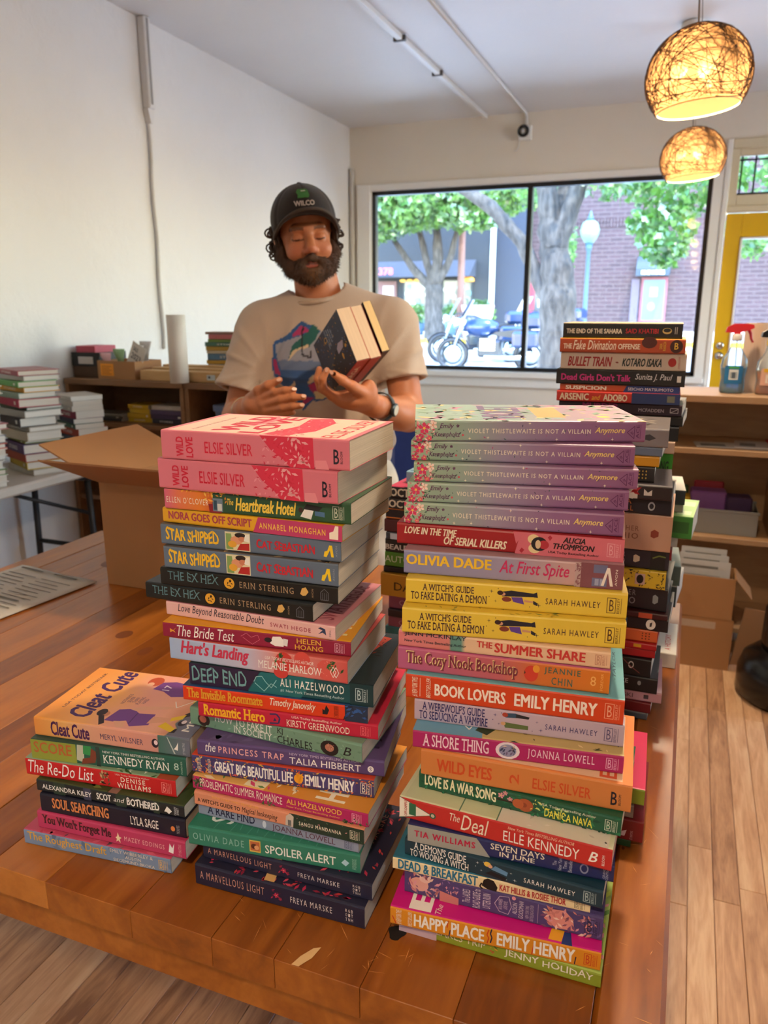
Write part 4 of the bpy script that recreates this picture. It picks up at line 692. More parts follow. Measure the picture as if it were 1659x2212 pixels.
'YouW': dict(d='raspberry pink paperback with fancy outlined title and star', c='BE3A5E', it=[('T', 'You Won\'t Forget Me', '4A1E2A', .033, .513, .20, .88, 'hf'), ('T', 'You Won\'t Forget Me', 'C8523E', .03, .51, .22, .90, 'sf'), ('P', 'F0D8A8', [(.54, .42), (.552, .5), (.558, .74), (.566, .5), (.582, .46), (.568, .36), (.572, .14), (.558, .28), (.543, .18), (.549, .36)]), ('T', 'MAZEY EDDINGS', 'EDB0A8', .60, .865, .34, .60, 'bw'), ('P', WHT, [(.89, .25), (.92, .2), (.93, .8), (.915, .5), (.90, .75)]), ('T', 'ST MARTINS', 'E09AA0', .955, .975, .15, .8, '', 1)]),
'Soul': dict(d='black blue paperback with orange western style title', c='17182A', it=[('T', 'SOUL SEARCHING', 'D8824A', .085, .485, .30, .88, 'hf'), ('T', 'LYLA SAGE', 'E8DCD0', .63, .82, .24, .70, 'bf'), ('E', 'D87A3A', .915, .42, .014, .14), ('T', 'THE DIAL PRESS', 'B0A8A8', .94, .96, .2, .65, '', 1)]),
'Scot': dict(d='dark tartan paperback with white hand drawn title', c='1C2226', top='3E4A26', it=[('R', '3A3A50', .33, .38, 0, 1), ('R', '2A3A2E', .12, .2, 0, 1), ('R', '2A3A2E', .55, .62, 0, 1), ('R', '2A3A2E', .8, .84, 0, 1), ('T', 'ALEXANDRA KILEY', WHT, .04, .385, .30, .70, 'b'), ('T', 'SCOT', WHT, .42, .52, .26, .82, 'h'), ('T', 'and', WHT, .535, .61, .34, .72, 'i'), ('T', 'BOTHERED', WHT, .625, .84, .24, .84, 'hu'), ('P', WHT, [(.87, .3), (.89, .75), (.905, .6), (.92, .4), (.90, .15), (.885, .3)]), ('T', 'CANARY\nSTREET', 'C8C8C8', .935, .965, .15, .85, 'b', 1)], cov=[('F', ['5A6A30', '2E3A1E', '6E7E3A'], .3, 1, .0, 1, 50, .05, 4), ('R', '8A6A5A', .5, .56, .0, .25)]),
'Redo': dict(d='bright red paperback with looping white title', c='C21A1E', top='8AA07E', it=[('T', 'The Re-Do List', WHT, .02, .465, .20, .94, 'i'), ('F', ['2A1A14', 'C8A070', '6A4A30'], .51, .57, .2, .85, 22, .018, 3), ('T', 'USA Today Bestselling Author', 'E8C0B0', .61, .835, .78, .90, 'b'), ('T', 'DENISE', CR, .645, .805, .46, .74, 'bw'), ('T', 'WILLIAMS', CR, .62, .84, .10, .40, 'bw'), ('B', 'E88A80', .925)], cov=[('R', 'B04A2A', .88, 1, 0, 1), ('F', ['3E5A2A', 'F0E8D8', '2E4A24'], .6, .88, .0, .5, 40, .025, 3)]),
'Score': dict(d='olive and green paperback with rust title', c='1F5A4A', top='2E4E44', it=[('R', '8E9434', 0, .30, 0, 1), ('P', 'B8B49A', [(.30, .2), (.345, .1), (.36, 1), (.31, 1)]), ('P', '2E8A48', [(.345, .55), (.40, .5), (.40, 1), (.35, 1)]), ('P', '7A3A26', [(.33, .0), (.42, .15), (.44, .7), (.40, .9), (.39, .4), (.34, .3)]), ('R', '2A3A34', .43, .455, 0, 1), ('T', 'SCORE', 'B85A2E', .02, .27, .34, .92, 'bf'), ('T', 'NEW YORK TIMES BESTSELLING AUTHOR', WHT, .475, .87, .74, .86, ''), ('T', 'KENNEDY RYAN', WHT, .475, .895, .22, .64, 'f'), ('T', '8', 'B8C8B8', .925, .955, .32, .68, 'l'), ('T', 'FOREVER', 'B8C8B8', .968, .978, .15, .8, '', 1)]),
'Cleat': dict(d='sunset coloured paperback on top with soccer players on cover', c='DC8A60', top='EFA257', m=[(0, 'E08A3C'), (.2, 'DFA45C'), (.35, 'D89A78'), (.62, 'D8907A'), (.8, 'C98A7C'), (.805, '3E6A5E'), (1, '6A6A78')], mt=[(0, 'EE9A3E'), (.3, 'EFA95E'), (.55, 'E8A08C'), (.75, 'EBA88A'), (.86, 'D8926E'), (.87, '4A6E62'), (1, '6A6A7C')], it=[('T', 'Cleat Cute', '4A1C4E', .11, .365, .16, .92, 'h'), ('T', 'MERYL WILSNER', '4A3A5A', .435, .71, .32, .62, ''), ('E', '2A1A2A', .785, .52, .022, .24), ('E', 'E8C8C8', .79, .56, .012, .13), ('P', 'B8C0B8', [(.86, .95), (.865, .95), (.91, .1), (.90, .1)]), ('P', WHT, [(.90, .35), (.925, .3), (.93, .75), (.915, .5)]), ('T', 'ST MARTINS', 'B8B8B8', .955, .97, .15, .75, '', 1)],
    cov=[('T', 'Cleat', '4A2060', .16, .31, .10, .52, 'hi', 1), ('T', 'Cute', '4A2060', .16, .31, .58, .98, 'hi', 1), ('T', 'USA TODAY BESTSELLER', '5A3A4A', .085, .105, .22, .9, 'b', 1), ('T', 'NOTHING\'S\nSEXIER\nTHAN\nPLAYING\nHARD', '5A3A6A', .40, .55, .40, .58, '', 1),
         ('P', '74408C', [(.42, .10), (.44, .30), (.52, .34), (.58, .28), (.68, .30), (.70, .12), (.60, .06), (.55, .14), (.48, .10)]), ('E', 'C8805A', .385, .20, .03, .05), ('E', '2A1420', .36, .22, .03, .06), ('P', '2A1420', [(.36, .16), (.42, .02), (.44, .06), (.39, .18)]), ('P', 'E0A080', [(.68, .14), (.82, .22), (.82, .28), (.68, .26)]), ('P', 'E4A888', [(.50, .33), (.56, .40), (.74, .46), (.75, .42), (.60, .35), (.55, .31)]), ('P', 'E4A888', [(.48, .11), (.53, .02), (.57, .04), (.55, .13)]), ('P', '1E1420', [(.855, .05), (.885, .06), (.885, .12), (.86, .12)]), ('P', '1E1420', [(.85, .30), (.885, .34), (.875, .42), (.85, .37)]), ('O', '4A2060', [(.58, .10), (.57, .28)], .006), ('P', 'E8C020', [(.76, .12), (.86, .06), (.87, .12), (.78, .20)]), ('P', 'E8C020', [(.80, .22), (.86, .28), (.86, .36), (.79, .28)]),
         ('P', '74408C', [(.50, .72), (.52, .86), (.60, .90), (.70, .88), (.78, .82), (.76, .66), (.66, .62), (.58, .70)]), ('E', 'C0502E', .47, .86, .05, .09), ('E', 'E8B090', .455, .80, .022, .04), ('T', '17', 'E8D8E8', .56, .61, .72, .82, 'b', 1), ('P', 'E8B090', [(.76, .66), (.84, .6), (.86, .68), (.78, .76)]), ('P', 'E8C020', [(.82, .58), (.86, .52), (.87, .62), (.83, .66)]), ('E', '2A1A2A', .88, .22, .025, .05), ('E', 'E8D8D8', .885, .24, .015, .03), ('O', 'F0E8E0', [(.72, .55), (.76, .45), (.84, .62)], .006), ('T', 'MERYL', WHT, .915, .96, .10, .6, 'b', 1)]),
}
ORDN = ['', 'topmost', 'second', 'third', 'fourth', 'fifth', 'sixth', 'seventh', 'eighth', 'ninth', 'tenth', 'eleventh', 'twelfth', 'thirteenth', 'fourteenth', 'fifteenth', 'sixteenth', 'seventeenth', 'eighteenth', 'nineteenth', 'twentieth', 'twenty-first', 'twenty-second', 'twenty-third', 'twenty-fourth', 'twenty-fifth', 'twenty-sixth']
STK = (('tall middle stack', ['WL1', 'WL2', 'Heart', 'Nora', 'Star1', 'Star2', 'Ex1', 'Ex2', 'LBRD', 'Bride', 'Hart', 'Deep', 'Invis', 'Roman', 'Fake', 'Princ', 'Great', 'Probl', 'WMag', 'Rare', 'Spoil', 'Marv1', 'Marv2']),
       ('tall right stack', ['V1', 'V2', 'V3', 'V4', 'V5', 'LoveT', 'Oliv', 'Wi1', 'Wi2', 'Summ', 'Cozy', 'BookL', 'Were', 'Shore', 'WildE', 'LoveW', 'Deal', 'Seven', 'Demon', 'Dead', 'Ladies', 'Happy', 'Jenny']),
       ('low left stack', ['Cleat', 'Score', 'Redo', 'Scot', 'Soul', 'YouW', 'Rough']))
for k in range(5): FB['V%d' % (k + 1)] = dict(d='sage to lilac paperback with pink blossoms', c='8F6A96', it=violet(k), vm=True)
FB['V1'].update(cov=[('F', ['D8C890', 'B8A0B0', '8AA890', 'C890A8', '9AB0A8'], .0, 1, .0, 1, 160, .05, 3), ('T', 'VIOLET', '7E6A8E', .3, .5, .1, .9, 'h', 1), ('R', 'D8A868', .55, .68, .2, .8), ('E', 'F0D060', .85, .25, .03, .05)], topm=[(0, 'A8C0B0'), (.4, '9AB0A8'), (.7, 'B09AA8'), (1, 'C4A0B0')])
for sname, names in STK:
    for i, n in enumerate(names):
        z, x, y, L, ang, T = Q[n]; s = FB[n]
        ms = VGR if s.get('vm') else (gradmat(s['m'], 0) if 'm' in s else None)
        mt = gradmat(s['mt'], 0, .4, .25) if 'mt' in s else gradmat(s['topm'], 0, .4) if 'topm' in s else VGR if s.get('vm') else None
        lab = f"{s['d']}, {ORDN[i + 1]} in the {sname}"
        book('paperback', (x, y, TZ + z + .0003), math.radians(ang), L, T, s['c'], s.get('top'), s.get('bot'), s['it'], s.get('cov', ()), label=lab, group='paperbacks in the ' + sname, m_spine=ms, m_top=mt, pages=rnd.choice(('D6C8B2', 'D0C3B0', 'DCCFBA')), Wd=.137 if n[:2] != 'WL' else .14)
# ------------------------------------------------------------------ stacks standing farther back on the table
def T_(t, c, u0, u1, v0=.3, v1=.7, s='b', r=0): return ('T', t, c, u0, u1, v0, v1, s, r)
def shiftu(items, a, b):
    f = lambda u: a + b * u; out = []
    for it in items:
        k = it[0]; it = list(it)
        if k == 'T' or k == 'R': i0 = 3 if k == 'T' else 2; it[i0] = f(it[i0]); it[i0 + 1] = f(it[i0 + 1])
        elif k == 'E': it[2] = f(it[2]); it[4] *= b
        elif k in 'PO': it[2] = [(f(u), v) for u, v in it[2]]
        elif k == 'F': it[2] = f(it[2]); it[3] = f(it[3])
        out.append(tuple(it))
    return out
def rear(rows, y, sname, right=True, sname_opts=(), jit=3, L0=.208, base=0., Wd=.137, seed=1):
    """rows bottom-up: (end x, top height, colour, desc, items, opts)"""
    rr = random.Random(seed); z = base; n = len(rows)
    for i, (xe, zt, c, d, items, op) in enumerate(rows):
        L = op.get('L', L0 + rr.uniform(-.006, .006)); a = math.radians(op.get('a', rr.uniform(-jit, jit)))
        dy = op.get('dy', rr.uniform(-.006, .006))
        x = xe - L * math.cos(a) if right else xe; yy = y + dy - (L * math.sin(a) if right else 0)
        lab = f"{d}, {ORDN[n - i]} in the {sname}"
        if 'shift' in sname_opts: items = shiftu(items, .30, .69)
        book('book', (x, yy, TZ + z + .0003), a, L, zt - z, c, op.get('top'), op.get('bot'), items, op.get('cov', ()), label=lab, group='books in the ' + sname, hard=op.get('hard', False), Wd=op.get('W', Wd), pages=op.get('pg', 'CFC4B4'))
        z = zt
r = .979
fz = lambda z: .64 - (.64 - z) * r
lantern = lambda c: [('P', c, [(.90, .35), (.92, .3), (.95, .4), (.95, .62), (.92, .72), (.90, .65)])]
dots = lambda c: [('E', c, .86 + .035 * i, .28 + .22 * j, .007, .06) for i in range(3) for j in range(3)]
rear([(-.010, .012, '4A4E58', 'dark thin book with grey cover', [], dict(top='8A8C90')), (-.006, fz(.0176), '6A1018', 'thin dark red paperback', [], {}), (.009, fz(.036), 'B98A94', 'dull pink paperback', [T_('BUKOWSKI', '6A4A54', .3, .72), ('R', '4A3A40', .83, .88, .3, .7)], {}),
      (.001, fz(.063), '15141A', 'black paperback with small white letters', [T_('MIDNIGHT LIKE', 'B8B4B0', .2, .7, .5, .8), ('E', '8A8A8A', .82, .6, .02, .15)], dict(top='3A3C42')), (-.011, fz(.0948), '17161B', 'black book with a white S emblem', [('E', 'D8D4CC', .80, .6, .03, .2), ('E', '17161B', .80, .6, .02, .13), T_('DREAM', 'C8B8A8', .45, .66, .1, .4), ('O', '8A4A4A', [(.7, .9), (.8, .5), (.9, .2)], .006)], {}),
      (-.007, fz(.1103), 'A8141A', 'red paperback with yellow lettering', [T_('CLOCKWORK', 'E8B81E', .2, .56, .25, .75, 'hi')], {}), (-.006, fz(.1216), 'B0161C', 'thin red book with small yellow mark', [('R', 'D8A020', .78, .86, .3, .8)], {}), (-.006, fz(.1426), 'D2602E', 'orange book with purple smears and dots', [('F', ['C85A8A', 'B04A6A', 'E08A5A'], .3, .6, .1, .9, 16, .04, 3)] + dots('4A2A1A'), {}),
      (.008, fz(.1646), '17171C', 'black book with white round mark and blue name block', [('R', '2E5A7E', .25, .60, .2, .8), T_('HOLDER', 'D8DCE0', .3, .57, .3, .7, 'b'), ('E', 'E0DAD0', .84, .5, .05, .4), ('P', '2A2A30', [(.83, .3), (.85, .35), (.855, .7), (.83, .6)])], {}),
      (.006, fz(.1756), '3A0E12', 'thin dark red book with orange block', [('R', 'B84A2A', .72, .86, .1, .9), ('F', ['8A2A20'], .1, .6, .2, .8, 14, .03, 4)], {}), (.000, fz(.2146), '1D1F24', 'thick black book with grey block lettering and lantern mark', [T_('CHRISTOPHER', '8A8C90', .30, .74, .58, .82, 'w'), T_('RUOCCHIO', '8A8C90', .26, .74, .2, .5, 'bw')] + lantern('8A9498'), dict(hard=True, L=.232, W=.15)),
      (-.002, fz(.2445), 'D3B22A', 'yellow and black spotted book', [('R', '17161A', .1, .56, .1, .9), T_('JACKSON', 'C8B8A0', .3, .52, .3, .55), ('F', ['2A2412'], .6, 1, .0, 1, 50, .012, 5), ('E', '1A1614', .76, .5, .04, .3), ('R', 'C8A89A', .71, .81, .2, .8), ('E', '1A1614', .76, .5, .035, .25)], {}),
      (-.003, fz(.2761), '2A2630', 'dark purple grey book with pink lettering and lantern mark', [T_('CHRISTOPHER', 'B08A98', .25, .62, .56, .82, 'w'), T_('RUOCCHIO', 'B08A98', .22, .62, .18, .5, 'bw'), ('P', 'D8C8A8', [(.70, .35), (.72, .3), (.76, .4), (.76, .62), (.72, .72), (.70, .65)]), ('R', '1A1A1A', .86, 1, 0, 1), ('O', '6A7A3A', [(.88, .6), (.94, .75), (1, .7)], .01)], dict(hard=True, L=.225, W=.15)),
      (-.003, fz(.3351), 'C49A80', 'very thick peach book with brown lettering', [T_('CHRISTOPHER', '8A5A44', .3, .74, .52, .66, 'w'), T_('RUOCCHIO', '8A5A44', .25, .74, .30, .46, 'bw'), ('P', '8A3A2A', [(.85, .4), (.88, .36), (.92, .42), (.92, .54), (.88, .6), (.85, .54)])], dict(hard=True, L=.235, W=.155)),
      (-.004, fz(.3621), '1A1824', 'black book with orange name lettering', [T_('DIANA', 'C8703A', .3, .62, .56, .86, 'w'), T_('CARROLL', 'C8703A', .3, .64, .16, .46, 'w'), ('E', 'B0B0B4', .82, .5, .035, .26), ('E', '1A1824', .82, .5, .022, .16)], {}),
      (-.005, fz(.3847), '2A2024', 'dark book with red and white patches', [('R', 'C8C0B8', .5, .68, .05, .95), ('F', ['A8202A', 'C8C0B8'], .48, .66, .1, .9, 12, .04, 3), ('P', 'D8D0C8', [(.74, .3), (.82, .3), (.82, .7), (.78, .5), (.74, .75)])], dict(top='5E585C', dy=-.02)),
      (-.032, fz(.409), '221E22', 'black book with gold dot grid', dots('C8A048'), {}), (-.027, fz(.425), 'D8981A', 'thin yellow book', [('R', 'C8641A', .3, .6, .2, .7)], {}), (-.024, fz(.4391), '6A7890', 'blue and white book', [('P', 'D8D8D0', [(.4, .1), (.6, .9), (.7, .9), (.7, .1)])], {}),
      (-.020, fz(.4675), '8A8488', 'grey hardcover with engraved cover', [T_('CHRISTOPHER', '4A464C', .3, .72, .56, .78, 'w'), T_('RUOCCHIO', '4A464C', .28, .72, .22, .48, 'w'), ('P', '3A363C', [(.82, .4), (.86, .35), (.92, .5), (.86, .7), (.82, .65)])], dict(hard=True, top='6E6664', L=.22, cov=[('F', ['B8A890', '4A4440'], .1, .9, .1, .9, 80, .04, 3)]))],
     1.19, 'dark rear stack', sname_opts=('shift',), seed=4)
rear([(.028, .03, 'CFC6B8', 'white paperback with red letters', [], dict(top='D8D0C2', W=.15, a=0, cov=[T_('A HISTORY', 'B83A34', .90, .95, .1, .6, 'b', 1)]))] +
     [(-.012 + .008 * math.sin(k * 2.1), .03 + .35 * (k + 1) / 13, ['2A2E38', 'C8C0B0', '6A1E24', '38424A', 'B8B0A0', '1E2026', '8A5A3A', '3A3A44', 'A8A094', '24303A', '9A8A70', '1C1A20', '58626A'][k], ['slate', 'ivory', 'wine red', 'steel grey', 'stone', 'ink black', 'brown', 'charcoal', 'putty', 'navy grey', 'khaki', 'soot black', 'blue grey'][k] + ' paperback mostly hidden', [], {}) for k in range(12)] +
     [(-.010, .3994, '3E9A2A', 'bright green paperback', [T_('STRONG', '143A12', .8, .97, .3, .7, 'h')], {}), (-.009, .4206, 'B89A88', 'tan paperback', [], {}), (-.005, .4455, '15161C', 'black paperback with faint mark', [('R', '3A3C44', .86, .92, .3, .7)], {}), (.000, .4628, '1A1A1E', 'slim black paperback', [('R', '3A3A40', .8, .9, .3, .6)], {}),
      (-.003, .4828, '2C1A2A', 'dark plum paperback', [T_('MURDER', '8A1E5A', .2, .5, .4, .9, 'h'), T_('MCFADDEN', 'B8A8B0', .66, .86, .3, .6), ('O', 'C8C0C0', [(.91, .3), (.97, .3), (.97, .7), (.91, .7), (.91, .3), (.97, .65)], .004)], {}),
      (-.008, .5013, 'B32A20', 'red and navy paperback with cream block title', [('R', '20305E', .62, 1, 0, 1), T_('ARSENIC', 'E0C8A8', .025, .27, .15, .8, 'h'), T_('and', 'D8A828', .295, .365, .2, .7, 'i'), T_('ADOBO', 'E0C8A8', .39, .585, .15, .8, 'h'), ('R', '6A6A5A', .90, .96, .2, .8)], dict(L=.206, a=1)),
      (-.010, .5128, 'C2502A', 'slim orange and blue paperback', [('P', '263A7A', [(.54, 0), (1, 0), (1, 1), (.57, 1)]), T_('SUSPICION', 'E8DCC8', .05, .40, .2, .8, 'h'), T_('SEICHO MATSUMOTO', 'D8C8D0', .58, .95, .3, .75, 'b')], dict(L=.200, a=1)),
      (-.003, .5390, '191618', 'black paperback with pink title and white signature', [T_('Dead Girls Don\'t Talk', 'C42A78', .04, .59, .26, .72, 'h'), T_('Sunita J. Paul', 'D8D0D0', .625, .905, .3, .8, 'i'), ('R', 'D8D0C8', .94, .97, .3, .7)], dict(L=.214, a=1)),
      (-.003, .5680, 'DAC4AE', 'cream paperback with condensed red title', [T_('BULLET TRAIN', 'A81E22', .06, .42, .18, .76, 'hi'), ('P', '8A2A22', [(.445, .45), (.46, .5), (.475, .42), (.46, .38)]), T_('KOTARO ISAKA', '1E2A2A', .50, .81, .22, .70, 'hi'), ('E', 'B82A28', .89, .5, .032, .26), T_('OVERLOOK', 'C86A60', .935, .95, .15, .85, '', 1)], dict(L=.208, a=1)),
      (-.007, .5925, 'A8421E', 'rust orange paperback with looping white title', [T_('THE', 'E8D0B8', .03, .10, .26, .62, 'h'), T_('Fake Divination', 'E8D0B8', .11, .46, .2, .86, 'bi'), T_('OFFENSE', 'E8D0B8', .475, .65, .26, .64, 'h'), ('E', '4A1A12', .72, .75, .06, .4), T_('SARA\nRAASCH', 'D8A838', .80, .85, .2, .8, 'b', 1), ('E', '3A1410', .93, .5, .05, .45), T_('B', 'D8A838', .915, .945, .3, .75)], dict(L=.206, a=1, top='C8962A')),
      (-.014, .6180, '1A1718', 'black paperback with tan cover and red author name', [T_('THE END OF THE SAHARA', 'D8C8B4', .03, .505, .30, .62, 'h'), T_('SAID KHATIBI', 'B8222A', .535, .805, .32, .64, 'b'), ('E', 'B89A58', .875, .5, .038, .2), ('E', '1A1718', .875, .54, .03, .13), ('O', 'A8A098', [(.94, .3), (.94, .75)], .006), ('O', 'A8A098', [(.955, .3), (.955, .75)], .006)], dict(L=.196, a=1, top='D8B890', cov=[('P', 'B8A888', [(.1, .2), (.6, .3), (.9, .9), (.2, .8)])]))],
     1.40, 'tallest rear stack', seed=6)
r2 = .921; gz = lambda z: .64 - (.64 - z) * r2
rear([(-.50, gz(-.0339), 'C8604A', 'salmon and dark book', [], dict(top='2A4A48')), (-.50, gz(-.002), '2E6E70', 'teal book', [('R', '7A3A4A', 0, .2, .1, .5)], dict(top='3A7A7A')), (-.494, gz(.0206), '8A4A5E', 'plum pink paperback', [T_('OCTAVIA', 'B07A8A', .1, .5, .25, .75, '')], {}), (-.494, gz(.038), '2E2636', 'thin dark violet paperback', [], {}), (-.494, gz(.0671), '864660', 'plum paperback with pale letters', [T_('OCTAVIA', 'B88A98', .1, .5, .3, .7, '')], {}),
      (-.505, gz(.1164), 'B98420', 'thick mustard hardcover', [T_('DARK', '3A2A12', .12, .45, .3, .65, '')], dict(hard=True)), (-.504, gz(.1294), '17151A', 'thin black paperback', [T_('I.', 'A8203A', .25, .3, .2, .8, '')], {}), (-.502, gz(.1607), '4E8A2A', 'grass green paperback', [T_('AUTOMATIC', 'D8E0C0', .0, .5, .3, .75, '')], {}), (-.501, gz(.1893), '1B1A1E', 'black paperback with white letters', [T_('BEAUTY', 'D8D4CC', .0, .3, .2, .6, 'h')], {}), (-.497, gz(.2048), '3A3E4A', 'slate book with white strip', [('R', 'B8BCC8', .04, .14, .1, .9)], {}),
      (-.501, gz(.2313), '4A161A', 'maroon paperback', [], {}), (-.501, gz(.2531), '1E1418', 'black book with orange bands', [('R', 'D8782A', 0, 1, .02, .12), ('R', 'D8782A', 0, 1, .88, .98), T_('OCTAVIA', 'C8C0B8', .28, .7, .3, .7, '')], {}), (-.493, gz(.2758), '201E24', 'black paperback with tall cream letters', [T_('OCTAVIA E. BUTLER', 'D8CCB8', -.0, .8, .15, .85, 'h')], {}), (-.491, gz(.2999), '1E1C22', 'black paperback with pink cover', [T_('OCTAVIA E. BUTLER', 'D8CCB8', -.0, .8, .15, .85, 'h')], dict(top='C83A5E', cov=[('F', ['1A1418', '8A8A90', 'E05A7A', '2A2A30'], .0, 1, .0, 1, 60, .05, 3)])), (-.47, gz(.325), '7AA0B4', 'light blue paperback', [], dict(top='86AEC4', dy=.03, cov=[('F', ['B8D0DC', '4A7A9A', 'E0E8EC'], .0, 1, .0, 1, 50, .05, 4)]))],
     1.29, 'stack between the two tall stacks', right=False, seed=9)
rear([(.012, .055, '22262A', 'black and white book', [], dict(top='D0CCC4')), (.020, .10, '28302E', 'dark book', [], dict(top='C8C4BC')), (.024, .142, '4A5A52', 'grey green book', [], dict(top='7A8A80')), (.004, .183, '8A5A5E', 'red and grey book', [('R', 'A8202A', .8, 1, .2, .8)], {}), (.012, .208, 'C8C0B4', 'ivory book', [], {}),
      (.036, .254, '3A7A2A', 'green boxed set with pale green lid', [('R', '2A5A1E', .6, .97, .25, .75)], dict(top='A8D080', dy=-.03, W=.15, cov=[('R', 'D8E8B8', .85, .97, .1, .3), ('R', '8AC060', .4, .8, .3, .8), ('R', 'D8E8B8', .86, .98, .6, .85), ('R', 'D8E8B8', .1, .3, .1, .9)])), (.016, .270, '8A8478', 'thin grey book', [], {}), (.018, .300, '1F2A30', 'dark teal book with cream cover', [('R', '3A4A50', .85, .92, .3, .6)], dict(top='CFC6B2'))],
     1.575, 'far corner stack', seed=12, jit=5)
rear([(-.012, .012, '2E5A3A', 'thin green book', [], {}), (.001, .042, '7A1218', 'dark red paperback', [T_('ST MARTINS', 'D8A0A0', .93, .945, .1, .5, '', 1), ('P', 'D8C0C0', [(.86, .2), (.90, .2), (.91, .5), (.88, .4), (.86, .55)])], {}), (-.012, .0606, '8A7A70', 'paperback showing its page edges', [], {}), (-.001, .083, '7E8A26', 'pink covered paperback with olive spine', [T_('DOMESTIC', '1E1E12', .5, .8, .2, .8, 'h')], dict(top='D0365E', cov=[T_('a true story', 'E8A0B0', .85, .88, .3, .8, '', 1)]))],
     .865, 'low stack tucked behind the right stack', seed=3, jit=2)
# ------------------------------------------------------------------ open cardboard box on the table
def kraft():
    m, n, l, b = nt('corrugated_cardboard'); c = lin('A9794C')
    tc = n.new('ShaderNodeTexCoord'); no = n.new('ShaderNodeTexNoise'); no.inputs['Scale'].default_value = 5; no.inputs['Detail'].default_value = 6; l.new(tc.outputs['Object'], no.inputs[0])
    w = n.new('ShaderNodeTexWave'); w.inputs['Scale'].default_value = 38; w.inputs['Distortion'].default_value = .4; l.new(tc.outputs['Object'], w.inputs[0])
    mx = n.new('ShaderNodeMix'); mx.data_type = 'RGBA'; l.new(no.outputs['Fac'], mx.inputs[0]); mx.inputs[6].default_value = tuple(v * .88 for v in c) + (1,); mx.inputs[7].default_value = tuple(v * 1.08 for v in c) + (1,)
    l.new(mx.outputs[2], b.inputs['Base Color']); b.inputs['Roughness'].default_value = .8
    bp = n.new('ShaderNodeBump'); bp.inputs['Strength'].default_value = .08; bp.inputs['Distance'].default_value = .001; l.new(w.outputs['Fac'], bp.inputs['Height']); l.new(bp.outputs['Normal'], b.inputs['Normal'])
    return m
m_kraft = kraft()
def carton(name, loc, rz, w, d, h, label, flaps=(), cat='box'):
    t = empty(name, loc, rz, label, cat); th = .004
    b = MB(); b.box(0, w, 0, th, 0, h, m_kraft); b.box(0, w, d - th, d, 0, h, m_kraft); b.box(0, th, th, d - th, 0, h, m_kraft); b.box(w - th, w, th, d - th, 0, h, m_kraft); b.box(th, w - th, th, d - th, 0, th, m_kraft)
    b.build('body', t)
    for (side, ln, up) in flaps:
        b = MB(); ca, sa = math.cos(math.radians(up)) * ln, math.sin(math.radians(up)) * ln
        if side == 'f': q = [(0, 0, h), (w, 0, h), (w - .004, -ca, h + sa), (.0, -ca, h + sa)]
        if side == 'b': q = [(0, d, h), (w, d, h), (w, d + ca, h + sa), (0, d + ca, h + sa)]
        if side == 'l': q = [(0, 0, h), (0, d, h), (-ca, d, h + sa), (-ca, 0, h + sa)]
        if side == 'r': q = [(w, 0, h), (w, d, h), (w + ca, d, h + sa), (w + ca, 0, h + sa)]
        b.prism(q, (0, 0, th), m_kraft); b.build('flap', t)
    return t
carton('cardboard_box', (-1.256, 1.39, TZ + .001), 0, .436, .36, .25, 'open brown cardboard box standing on the table behind the middle stack', (('f', .19, 25), ('l', .185, 24), ('r', .18, 26), ('b', .18, -82)))
# ------------------------------------------------------------------ furniture and things round the room
m_ply = woodmat('birch_board', ('8E6A48', 'A47C56', 'B08A62', 'B9946C'), 0, .5, 6, .1, .8, .02)
m_plyd = woodmat('walnut_board', ('6E4C30', '7E5A3A', '8A6442', '946C48'), 0, .5, 6, .1, .8, .02)
def shelfunit(name, x0, x1, y0, y1, zt, shelves, label, m, div=()):
    t = empty(name, (x0, y0, 0), 0, label, 'shelf'); w = x1 - x0; d = y1 - y0; th = .022
    b = MB(); b.bbox(0, w, -.006, d, zt - .028, zt, m, .002); b.build('top_board', t)
    for x in (0, w - th): b = MB(); b.bbox(x, x + th, 0, d, 0, zt - .0285, m, .0015); b.build('side_panel', t)
    for x in div: b = MB(); b.bbox(x, x + th, 0.004, d - .012, div[x][0], div[x][1], m, .0015); b.build('divider', t)
    b = MB(); b.box(th, w - th, d - .01, d, 0.05, zt - .029, m); b.build('back_panel', t)
    for z in shelves: b = MB(); b.bbox(th + .0003, w - th - .0003, .004, d - .0105, z - th, z, m, .0015); b.build('shelf_board', t)
    b = MB(); b.box(th, w - th, .03, .045, 0, .05, m); b.build('plinth', t)
    return t
shelfunit('bookcase', -2.835, -2.145, 2.97, 3.30, 1.078, (.87, .50, .072), 'low wooden bookcase against the left wall holding the box of leaflets', m_plyd)
shelfunit('bookcase', -2.140, -1.28, 2.97, 3.30, 1.078, (.87, .50, .072), 'low wooden bookcase behind the standing man with planks on top', m_plyd)
shelfunit('bookcase', -.42, 1.35, 3.29, 3.66, 1.075, (.862, .502, .12), 'long low wooden bookcase on the right under the spray bottles', m_ply, {.785: (.503, .838)})
SZ = 1.0785
